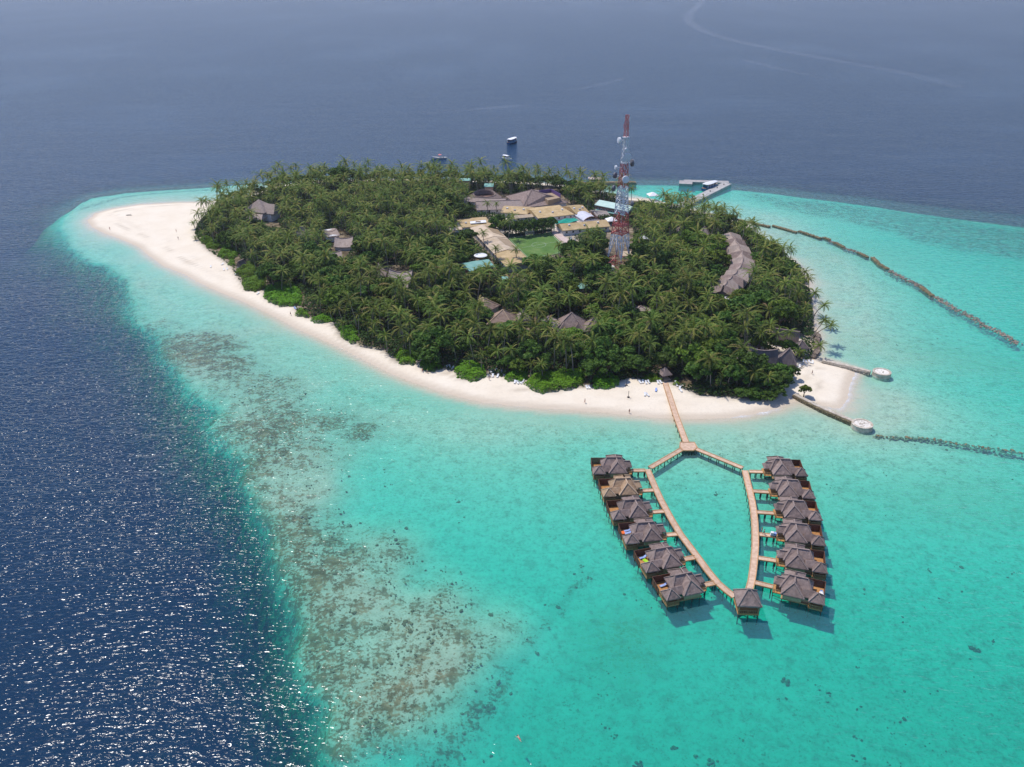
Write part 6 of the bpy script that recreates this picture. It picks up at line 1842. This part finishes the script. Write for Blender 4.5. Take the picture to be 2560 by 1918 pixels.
LAND=[((1663,950),'the jetty hut'),((1400,955),'the largest beach shrub'),((1515,955),'the square beach shrub'),((1285,940),'the darker beach shrub'),
 ((1178,930),'the third round beach shrub'),((1080,915),'the second round beach shrub'),((1015,893),'the first round beach shrub'),((872,835),'the rounded shrub below the grove'),((805,795),'the low shrub before the blue loungers'),
 ((710,740),'the broadest reef side shrub'),((632,710),'the second shrub below the beach hut'),((602,668),'the small beach hut'),((530,608),'the shrub nearest the sand spit'),((668,560),'the two-storey thatched house'),
 ((752,590),'the lone thatched peak'),((850,615),'the largest swept roof'),((995,705),'the wide saddle roof'),((1192,682),'the sea-green roofed house'),((1228,780),'the brown bungalow'),((1262,808),'the tan-brown bungalow'),
 ((1429,822),'the large grey bungalow'),((1484,815),'the tent-like roof'),((1545,680),'the radio mast'),((1460,720),'the sea-green roof below the mast'),((1750,655),'the yellow-green clump'),((1850,690),'the joined roofs'),((1810,730),'the lower end of the joined roofs'),
 ((1925,905),'the dark restaurant'),((1950,860),'the sandy court'),((1930,965),'the dark clump before the restaurant'),((1300,640),'the long tan building'),((1410,630),'the near end of the pitch'),((1500,590),'the long tan shed'),
 ((1520,525),'the mint-green roof'),((1150,520),'the big dark trees'),((1211,500),'the round thatched roof'),((1602,775),'the pale roof scrap'),((1700,870),'the front grove centre inland of the jetty'),((1120,850),'the front grove inland of the round shrubs'),((800,700),'the middle of the reef side grove'),((900,560),'the middle of the left grove'),((1000,640),'the dark gap between the groves'),((1960,740),'the lagoon edge with leaning palms'),((1700,540),'the foot of the harbour pier'),((2000,690),'the upper lagoon edge')]
USED={}
def zone(x,y,words):
    """where a tree stands, told by the nearest thing one can find"""
    px,py=to_px(x,y,1.4)
    (lx,ly),nm=min(LAND,key=lambda l:((l[0][0]-px)**2+4*(l[0][1]-py)**2))
    dx,dy=px-lx,(py-ly)*2
    far=math.hypot(dx,dy)
    rel=('right of ' if dx>0 else 'left of ') if abs(dx)>abs(dy) else ('in front of ' if dy>0 else 'behind ')
    near='close ' if far<38 else 'well ' if far>95 else ''
    for w in words+[words[0]+', leafy one',words[1]+', shady one',words[0]+', ragged one']:
        t=w+' '+near+rel+nm
        if t not in USED: break
    USED[t]=USED.get(t,0)+1
    return t

BX,BY,brng=scatter(9.0,3,3.0,7.0,4.0)
keep=(fbm(BX,BY,45,12)>np.where(BY<330,.40,.43))&~in_open(BX,BY)
BX,BY=BX[keep],BY[keep]
o_=np.argsort(BY); BX,BY=BX[o_],BY[o_]
NB=min(len(BX),300)
broad_xy=[]
for i in range(NB):
    x,y=BX[i],BY[i]; s=brng.choice([.75,.9,1.0,1.1,1.25,1.5])*brng.uniform(.92,1.08); dist=(y-ymin)/(ymax-ymin)
    place_broad(x,y,gz(x,y),i%7,brng.uniform(0,6.28),s,s*brng.uniform(.82,1.12),zone(x,y,[('large' if s>1.08 else 'small' if s<.92 else 'mid-sized')+' rounded broad-leaved tree','rounded green broad-leaved tree','leafy broad-leaved tree','domed broad-leaved tree']),'broad-leaved trees among the palms',brng.uniform()<.2)
    broad_xy.append((x,y))
PX_,PY_,prg=scatter(6.5,9,0.6,10.5,3.8)
keep=np.ones(len(PX_),bool)
keep&=~(in_open(PX_,PY_)&(prg.uniform(size=len(PX_))<.8))
bx=np.array(broad_xy) if broad_xy else np.zeros((0,2))
dmin=np.array([np.min((bx[:,0]-a)**2+(bx[:,1]-b_)**2) for a,b_ in zip(PX_,PY_)])
keep&=(dmin>3.0**2)|(prg.uniform(size=len(PX_))<.25)
PX_,PY_=PX_[keep],PY_[keep]
# how much of each palm shows: front rows, edges and the rim of clearings first
d_edge=-sdf(VEG,PX_,PY_)
score=np.sqrt(PX_**2+PY_**2)-np.where(d_edge<8,25,0)
o_=np.argsort(score); PX_,PY_=PX_[o_],PY_[o_]
print('palms',len(PX_),'broad',NB)
SV,SF,SM=[],[],[]
for i in range(len(PX_)):
    x,y=float(PX_[i]),float(PY_[i]); k,c=int(prg.integers(0,8)),int(prg.integers(0,8)); rot,s=prg.uniform(0,6.28),prg.choice([.6,.75,.88,.95,1.0,1.08,1.18,1.32])*prg.uniform(.95,1.05)
    if y>520: s*=1.04
    if d_edge[o_][i]<9 and y<480: s*=.55+.045*d_edge[o_][i]
    if i<272: place_palm(x,y,gz(x,y),k,c,rot,s,zone(x,y,[('tall' if s*TR[k][0]>10.6 else 'low' if s*TR[k][0]<8 else 'middling')+' coconut palm','feathery coconut palm','coconut palm','green coconut palm','bushy-headed coconut palm']),'coconut palms of the island grove')
    else: palm_joined_add(SV,SF,SM,x,y,gz(x,y),k,c,rot,s)
far=obj('palm_forest',mesh_np('palm_forest',np.concatenate(SV),np.concatenate(SF),[M['palm'],M['bark']],False,np.concatenate(SM)))
tag(far,'mass of coconut palms filling the far half of the island','palm forest',kind='stuff')

# --- undergrowth between the trunks
urng=np.random.default_rng(21)
n=420000
UX=urng.uniform(xmin,xmax,n); UY=urng.uniform(ymin,ymax,n)
dv=-sdf(VEG,UX,UY)
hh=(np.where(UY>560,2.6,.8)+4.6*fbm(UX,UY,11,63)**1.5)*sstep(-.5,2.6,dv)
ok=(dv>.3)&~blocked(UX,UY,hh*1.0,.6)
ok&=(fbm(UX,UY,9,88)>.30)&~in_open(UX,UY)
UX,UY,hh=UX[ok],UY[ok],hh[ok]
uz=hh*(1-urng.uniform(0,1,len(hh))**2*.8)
gzv=np.array([1.2]*len(UX))
N_=np.stack([urng.normal(scale=.55,size=len(UX)),urng.normal(scale=.55,size=len(UX)),np.ones(len(UX))],1); N_/=np.linalg.norm(N_,axis=1)[:,None]
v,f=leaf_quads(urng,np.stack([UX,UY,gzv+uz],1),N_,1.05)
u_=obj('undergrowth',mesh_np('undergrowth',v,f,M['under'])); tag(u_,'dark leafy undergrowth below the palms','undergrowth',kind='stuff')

# --- bright beach shrubs
shrng=np.random.default_rng(8)
for px,txt in SHRUBS:
    poly=PW(px,1.2); c=poly.mean(0); lo,hi=poly.min(0)-1,poly.max(0)+1
    area=(hi-lo).prod(); n=int(area*26)
    X=shrng.uniform(lo[0],hi[0],n); Y=shrng.uniform(lo[1],hi[1],n)
    d=-sdf(poly,X,Y)+(vnoise(X,Y,1.6,4)-.5)*1.5+(vnoise(X,Y,.7,5)-.5)*.6; ok=d>0; X,Y,d=X[ok],Y[ok],d[ok]
    H=1.9*(1-np.exp(-d/.8))*(.45+1.15*fbm(X,Y,3.2,14))
    z=H*(1-shrng.uniform(0,1,len(H))**5*.7)
    N_=np.stack([shrng.normal(scale=.32,size=len(X))-.1,shrng.normal(scale=.32,size=len(X)),np.ones(len(X))],1); N_/=np.linalg.norm(N_,axis=1)[:,None]
    g0=max(gz(*c),.4)
    v,f=leaf_quads(shrng,np.stack([X-c[0],Y-c[1],z-.1],1),N_,.52)
    t=thing('beach_shrub','bright green beach shrub '+txt,'shrub',(c[0],c[1],g0-.15),0,'bright beach shrubs')
    obj('foliage',mesh_np('foliage',v,f,M['shrub']),t)
    sb=MB()
    for _ in range(9):
        a,b_=shrng.uniform(0,6.28),shrng.uniform(.3,1.0); e=(lo+hi)/2-c
        sb.beam((e[0]*.3,e[1]*.3,0),(e[0]*.3+2*b_*math.cos(a),e[1]*.3+2*b_*math.sin(a),1.2*b_),.09)
    sb.build('stems',M['wood_dark'],t)
# ------------------------------------------------------------------ people
def person(label, loc, rot=0.0, pose='stand', shorts='shorts', hair='hair', s=1.0):
    t=thing('person',label,'person',loc,rot); t.scale=(s,s,s)
    J,E,Rr=[],[],[]
    def j(p,r,par=None):
        J.append(p); Rr.append(r); i=len(J)-1
        if par is not None: E.append((par,i))
        return i
    swim = pose=='swim'
    st=.16 if pose=='walk' else .04
    pel=j((0,0,.95),.15); ch=j((0,0,1.28),.17,pel); nk=j((0,0,1.47),.06,ch); hd=j((0,.02,1.60),.10,nk); j((0,.02,1.70),.085,hd)
    for sg in (-1,1):
        hp=j((sg*.10,0,.88),.10,pel); kn=j((sg*.11,sg*st+.02,.48),.065,hp); an=j((sg*.11,sg*st*1.9-.03,.08),.042,kn); j((sg*.12,sg*st*1.9+.14,.03),.035,an)
        sh=j((sg*.19,0,1.40),.065,ch)
        up=pose=='swim'
        el=j((sg*.27,-.03*sg if not up else .1,1.12 if not up else 1.55),.045,sh); wr=j((sg*.29,.08,.88 if not up else 1.78),.032,el); pm=j((sg*.29,.10,.80 if not up else 1.86),.034,wr)
        for q in range(4): j((sg*(.29+.0*q),.07+.022*q,.705+.008*abs(q-1.5) if not up else 1.95),.009,pm)
        j((sg*.27,.15,.78 if not up else 1.86),.010,pm)
    me=bpy.data.meshes.new('body'); me.from_pydata(J,E,[]); me.materials.append(M['skin'])
    o=obj('body',me,t)
    md=o.modifiers.new('skin','SKIN'); 
    for i,v in enumerate(me.skin_vertices[0].data): v.radius=(Rr[i],Rr[i])
    me.skin_vertices[0].data[0].use_root=True
    o.modifiers.new('sub','SUBSURF').levels=1
    hb=MB(); hb.cyl(0,0,.115,1.58,1.70,10,0,.1); hb.cyl(0,0,.1,1.70,1.75,10,0,.05); soft(hb.build('hair',M[hair],t,loc=(0,-.015,.02)),.03)
    sb=MB(); sb.cyl(0,0,.18,.80,1.04,10,0,.17); sb.build('swimwear',M[shorts],t)
    if swim:
        for c in t.children: pass
        t.rotation_euler=(R(-82),0,rot)
    return t
def onsand(px,py): 
    p=P(px,py,.6); z=max(gz(p.x,p.y),.02); p=P(px,py,z); return Vector((p.x,p.y,max(gz(p.x,p.y),0.0)+.01))
for px,txt,ps,sh,rt in (((1462,1008),'person walking on the front beach below the square shrub','walk','red_cloth',1.2),((1573,1034),'person standing at the water line left of the jetty','stand','shorts',0.4),
  ((727,789),'person walking along the reef side beach','walk','shorts',2.4),((1056,930),'person walking past the first round shrub in mid beach','walk','orange',1.9),((1068,933),'person a step behind at the second round shrub','walk','white',1.9),
  ((275,575),'person alone near the tip of the sand spit','walk','red_cloth',.6),((441,580),'person on the broad sand spit, farther of two','stand','orange',2.),((446,599),'person on the broad sand spit, nearer of two','walk','shorts',1.),
  ((1223,950),'person beside the third round shrub at the lounger corner','stand','shorts',.3),((2030,936),'person crossing the middle of the sand point','walk','shorts',1.4)):
    person(txt,onsand(*px),rt,ps,sh)
sw=P(1305,1856,-.12); person('snorkeler in coral-red top floating in the lagoon at the bottom of the picture',(sw.x,sw.y,-.08),.6,'swim','red_cloth')
b_,a_=Z1(1525,832),0; person('person on the footbridge of the cart villa',(b_.x,b_.y,DZ),1.57,'walk','shorts')
b_=Z1(1497,806); person('person in pale cap at the boardwalk end of the cart villa footbridge',(b_.x+.3,b_.y-.35,DZ),1.2,'stand','white')

# luggage cart on that footbridge
c=Z1(1603,845); ct=thing('luggage_cart','white and blue loaded luggage cart on the footbridge','cart',(c.x,c.y,DZ),R(-12))
mb=MB(); mb.box(-.9,.9,-.5,.5,.4,.55); mb.build('bed',M['metal_sheet'],ct)
mb=MB(); mb.box(-.8,0,-.42,.42,.56,1.25); soft(mb.build('bag',M['white'],ct),.08)
mb=MB(); mb.box(.05,.8,-.42,.42,.56,1.15); soft(mb.build('bag',M['towel_blue'],ct),.08)
for x in (-.65,.65):
    for y in (-.48,.48):
        mb=MB(); mb.tube([(x,y-.04,.2),(x,y+.04,.2)],.2,10); mb.build('wheel',M['post'],ct)
mb=MB(); mb.beam((.9,0,.5),(1.5,0,1.1),.06); mb.build('handle',M['post'],ct)

# ------------------------------------------------------------------ loungers
def lounger_proto(mat):
    t=bpy.data.objects.new('sun_lounger',None); link(t)
    mb=MB(); mb.box(-.95,.35,-.33,.33,.28,.36); mb.build('seat',M[mat],t)
    mb=MB(); mb.beam((.35,0,.34),(1.0,0,.72),.66,.08); mb.build('backrest',M[mat],t)
    lm=MB(); lm.beam((0,0,-.15),(0,0,.3),.07); me=lm.mesh('leg',M['white'])
    for x,y in ((-.85,-.28),(-.85,.28),(.3,-.28),(.3,.28)): obj('leg',me,t,(x,y,0))
    return t
LP={'white':None,'towel_blue':None}
def lounger(label,loc,rot,mat='white',group='sun loungers on the beaches'):
    if LP[mat] is None: LP[mat]=lounger_proto(mat); t=LP[mat]
    else: t=copy_tree(LP[mat])
    t.location=loc; t.rotation_euler=(0,0,rot); tag(t,label,'sun lounger',group); return t
GROUPS=[('in the cluster between the third round shrub and the darker shrub',[(1226,930),(1233,934),(1240,928),(1247,936),(1254,930),(1260,938),(1232,941),(1244,942)],'white'),
 ('in the pair of white loungers below the darker shrub',[(1287,957),(1294,958)],'white'),('beside the pale sand gap left of the largest shrub',[(1301,958),(1307,955)],'white'),
 ('in the gap between the two palms at the second round shrub',[(1118,919),(1125,918),(1132,921)],'white'),('tucked behind the first two round shrubs',[(1052,899),(1059,896)],'white'),
 ('in the pair between the largest and the square shrub',[(1467,970),(1473,970)],'white'),('in the shaded group left of the jetty',[(1600,957),(1607,956),(1615,958),(1622,957)],'white'),
 ('by the jetty hut wall',[(1645,958),(1652,957)],'white'),('under the palms right of the jetty',[(1690,959),(1692,964),(1699,972),(1702,978),(1706,968)],'white'),
 ('lying open on the sand left of the jetty',[(1612,988),(1619,989)],'white'),
 ('along the tree edge of the sand point',[(1990,936),(1984,944),(1979,952),(1973,958),(1968,962),(1999,918),(1996,926)],'white'),
 ('in the row at the top of the sand point',[(2008,905),(2016,907),(2024,907),(2031,908)],'white'),
 ('on the reef side beach near the beach hut',[(527,668),(556,662),(560,675),(568,674),(589,687)],'white'),
 ('alone on the reef side beach below the hut shrubs',[(645,735)],'white'),
 ('blue, beside the rounded shrub below the grove',[(842,815),(848,811)],'towel_blue'),('blue, near the walking person on the reef side beach',[(738,772)],'towel_blue'),
 ('blue-green, lying apart on the sand left of the jetty',[(1640,977)],'towel_blue'),('blue-green in the shaded cluster by the third round shrub',[(1231,927)],'towel_blue')]
for txt,pl,mt in GROUPS:
    for q,px in enumerate(pl):
        nth=['first','second','third','fourth','fifth','sixth','seventh','eighth','ninth'][q]+' ' if len(pl)>1 else ''
        lounger(nth+('white sun lounger ' if mt=='white' else 'sun lounger ')+txt,onsand(*px),rnd.uniform(1.2,2.2),mt)
for key,x,y,txt,mt in (('l3',5.0,1.2,'on the terrace with the orange item','towel_blue'),('l4',5.2,2.2,'on the terrace beside the lime green cloth','towel_blue'),('l5',5.0,1.6,'with blue towel on the seaward end villa of the reef side row','towel_blue'),('l3',4.9,2.2,'at the wall side of the terrace with the orange item','towel_blue')):
    p,a=on_villa(key,x,y); lounger('sun lounger '+txt,p,a+R(8),mt,'sun loungers on villa terraces')
def cloth(name,label,key,x,y,mat,w=.6,l=1.0,h=.12):
    p,a=on_villa(key,x,y); t=thing(name,label,'cloth',p,a+.3)
    n=6;V=[];F=[]
    for j in range(n+1):
        for i in range(n+1): V.append((-w+2*w*i/n,-l+2*l*j/n,h+.12*math.sin(2.1*i+1.3*j)*math.cos(1.7*j)+.06))
    for j in range(n):
        for i in range(n): a_=j*(n+1)+i; F.append((a_,a_+1,a_+n+2,a_+n+1))
    mb=MB(); mb.add(V,F); o=mb.build('cloth',M[mat],t); o.modifiers.new('th','SOLIDIFY').thickness=.06
cloth('float_mat','orange float mat on a reef side terrace','l3',6.2,1.6,'orange',.55,.55,.25)
cloth('float_mat','lime green float mat on a reef side terrace','l4',4.9,.9,'lime',.5,.8,.2)
cloth('float_mat','orange cloth on the terrace of the cart villa','r3',6.9,.6,'orange',.5,.5,.3)
cloth('towel','bluish-white towel heap on the terrace of the lagoon side end villa','r5',6.7,.6,'white',.45,.7,.35)
cloth('towel','small blue towel on the terrace of the lagoon side end villa','r5',6.7,1.6,'towel_blue',.35,.5,.2)

# net posts and a driftwood trunk on the beach
for px,txt in (((1571,994),'dark thin pole standing in the sand left of the jetty, nearer one'),((1566,964),'dark thin pole standing at the shade edge left of the jetty')):
    p=onsand(*px); t=thing('net_post',txt,'post',p); mb=MB(); mb.beam((0,0,-.3),(0,0,2.6),.14); mb.build('pole',M['post'],t); mb=MB(); mb.box(-.4,.4,-.25,.25,0,.35); mb.build('base',M['post'],t)
def log(label,a,b_,r_):
    p,q=onsand(*a),onsand(*b_); d=q-p; t=thing('driftwood_log',label,'log',p)
    mb=MB(); mb.tube([(0,0,.1),(d.x*.4,d.y*.4,.35),(d.x*.8,d.y*.8,.3),(d.x,d.y,.25)],[r_,r_*.8,r_*.6,r_*.3],7); mb.build('trunk',M['bark'],t,True)
    mb=MB(); mb.tube([(d.x*.5,d.y*.5,.3),(d.x*.6+.8,d.y*.6+.5,.9)],[r_*.5,.03],5); mb.build('branch',M['bark'],t,True)
log('bare fallen trunk across the loungers of the sand point',(1986,931),(2013,915),.22)
log('dark driftwood lying near the top edge of the sand spit',(316,539),(330,539),.3)

# ------------------------------------------------------------------ coral heads on the lagoon floor
crng=np.random.default_rng(31)
def coral_head(px,r_,label,group='coral heads on the lagoon floor'):
    i=P(px[0],px[1],-1.2); z=gz(i.x,i.y)
    r_*=.6; n=max(4,int(r_*8)); t=thing('coral_head',label,'coral head',(i.x,i.y,z),0,group)
    pts=[(crng.normal(0,.42)*r_,crng.normal(0,.42)*r_,crng.uniform(0,.25)*r_) for _ in range(n)]
    obj('corals',rocks_mesh('corals',pts,[r_*crng.uniform(.2,.45) for _ in pts],M['coral'],crng,.6),t)
for px,r_,txt in (((1972,1682),2.0,'round dark coral head alone below the seaward end of the villas'),((2442,1600),2.2,'brown-ringed coral head far out on the lagoon side'),((1600,1886),2.3,'large coral head at the bottom edge of the picture, left one'),
   ((1785,1878),2.0,'lumpy coral head at the bottom edge of the picture, right of the large one'),((1935,1910),1.8,'coral head cut by the bottom edge of the picture'),((1745,1862),1.3,'small round coral head between two larger ones near the bottom edge'),
   ((1858,1822),1.0,'small dark coral head above the lumpy one near the bottom edge'),((1690,1842),1.4,'coral head pair near the bottom edge, upper left of the lumpy one'),((1870,1500-10),1.2,'coral head in the shadow of the pavilion'),((1540,1722+90),1.1,'coral head above the large one at the bottom edge'),
   ((2330,1415),1.3,'coral patch in the lagoon beside the villas'),((2080,1710),1.1,'coral head right of the round lone one'),((1950,1725),.9,'small coral head just below the round lone one'),((2150,1645),1.0,'coral head up right of the round lone one'),
   ((1455,1405),1.2,'coral clump off the reef side villas, upper'),((1478,1432),1.3,'coral clump off the reef side villas, middle'),((1440,1455),1.0,'coral clump off the reef side villas, lower')):
    coral_head(px,r_,txt)
# countless smaller heads: one mass
pts,sz=[],[]
cand=9000
px=crng.uniform(330,2700,cand); py=crng.uniform(620,1990,cand)
for a,b_ in zip(px,py):
    p=P(a,b_,-1.0)
    if not(gx[0]<p.x<gx[-1] and 60<p.y<560): continue
    i=int(np.searchsorted(gx,p.x))-1; j_=int(np.searchsorted(gy,p.y))-1
    q=j_*nx+i
    if d_shore[q]<22 or d_reef[q]>-1: continue
    cd=coral_d[q]; clus=vnoise(np.array([p.x]),np.array([p.y]),16,201)[0]
    if crng.uniform()>(.09*sstep(.35,.8,np.array([clus]))[0]+.65*cd*(cd>.35))*(1.0 if b_>1100 else .6): continue
    for _ in range(int(crng.integers(1,8))):
        pts.append((p.x+crng.normal(0,.9),p.y+crng.normal(0,.9),-depth[q]+.05)); sz.append(float(crng.gamma(1.6,.09)))
print('coral lumps',len(pts))
tag(obj('coral_garden',rocks_mesh('coral_garden',pts,sz,M['coral'],crng,.6)),'scattered small brown corals over reef and lagoon floor','coral',kind='stuff')

# ------------------------------------------------------------------ boat wake on the deep sea
m,nt,ns,ls,b=newmat('wake_foam'); setp(b,.6,.3); b.inputs['Base Color'].default_value=(.62,.66,.74,1)
geo=ns.new('ShaderNodeNewGeometry'); nn_=noise(ns,ls,.035,4,.7,geo.outputs['Position'])
f_=math2(ns,ls,'MULTIPLY',A(ns,'edge').outputs['Fac'],math2(ns,ls,'MULTIPLY_ADD',nn_.outputs['Fac'],1.6,-.45,True),clamp=True)
tr_=ns.new('ShaderNodeBsdfTransparent'); ms=ns.new('ShaderNodeMixShader'); ls.new(f_,ms.inputs[0]); ls.new(tr_.outputs[0],ms.inputs[1]); ls.new(b.outputs[0],ms.inputs[2])
ls.new(ms.outputs[0],ns['Material Output'].inputs['Surface'])
def wake(label,px,w,amp):
    pts=[P(x,y,.12) for x,y in px]; fine=[]
    for i in range(len(pts)-1):
        for k in range(8): fine.append(pts[i].lerp(pts[i+1],k/8))
    fine.append(pts[-1])
    V,F,E=[],[],[]
    for i,p in enumerate(fine):
        d=(fine[min(i+1,len(fine)-1)]-fine[max(i-1,0)]).normalized(); n_=Vector((-d.y,d.x,0)); u=i/(len(fine)-1)
        for s_,e in ((-1,0),(-.35,1),(.35,1),(1,0)): q=p+n_*s_*w; V.append((q.x,q.y,.12)); E.append(e*amp*(1-.75*u))
    for i in range(len(fine)-1):
        for k in range(3): a=4*i+k; F.append((a,a+1,a+5,a+4))
    me=mesh_np('wake',V,F,m); attr(me,'edge',np.array(E)); tag(obj('wake',me),label,'wake',kind='stuff')
wake('pale curling boat wake on the far deep sea',[(1760,-8),(1752,8),(1735,25),(1722,38),(1718,50),(1730,62),(1760,78),(1810,95),(1880,112),(1960,128),(2060,146),(2160,164),(2260,182),(2330,200),(2400,218)],16,.26)
wake('faint second streak below the boat wake',[(1860,150),(1900,160),(1950,172),(2010,184),(2060,196)],11,.12)
wake('faint pale streak on the sea above the boats',[(1320,262),(1250,268),(1180,274),(1100,280),(1050,284)],9,.13)
wake('faint pale streak behind the mast',[(1560,196),(1500,212),(1450,222),(1380,232)],9,.12)

# ------------------------------------------------------------------ thin tropical haze
hm = bpy.data.materials.new('haze_air'); hm.use_nodes = True
hn = hm.node_tree; hn.nodes.remove(hn.nodes['Principled BSDF'])
pv = hn.nodes.new('ShaderNodeVolumePrincipled')
pv.inputs['Color'].default_value = (0.90, 0.92, 1.0, 1)
pv.inputs['Density'].default_value = 0.00006
pv.inputs['Anisotropy'].default_value = 0.2
hn.links.new(pv.outputs[0], hn.nodes['Material Output'].inputs['Volume'])
hb_ = MB(); hb_.box(gx[0]-200, gx[-1]+200, gy[0]-200, gy[-1]+200, float(Z.min())-3.0, 146.0)
tag(hb_.build('haze', hm), 'thin pale sea haze', kind='stuff')
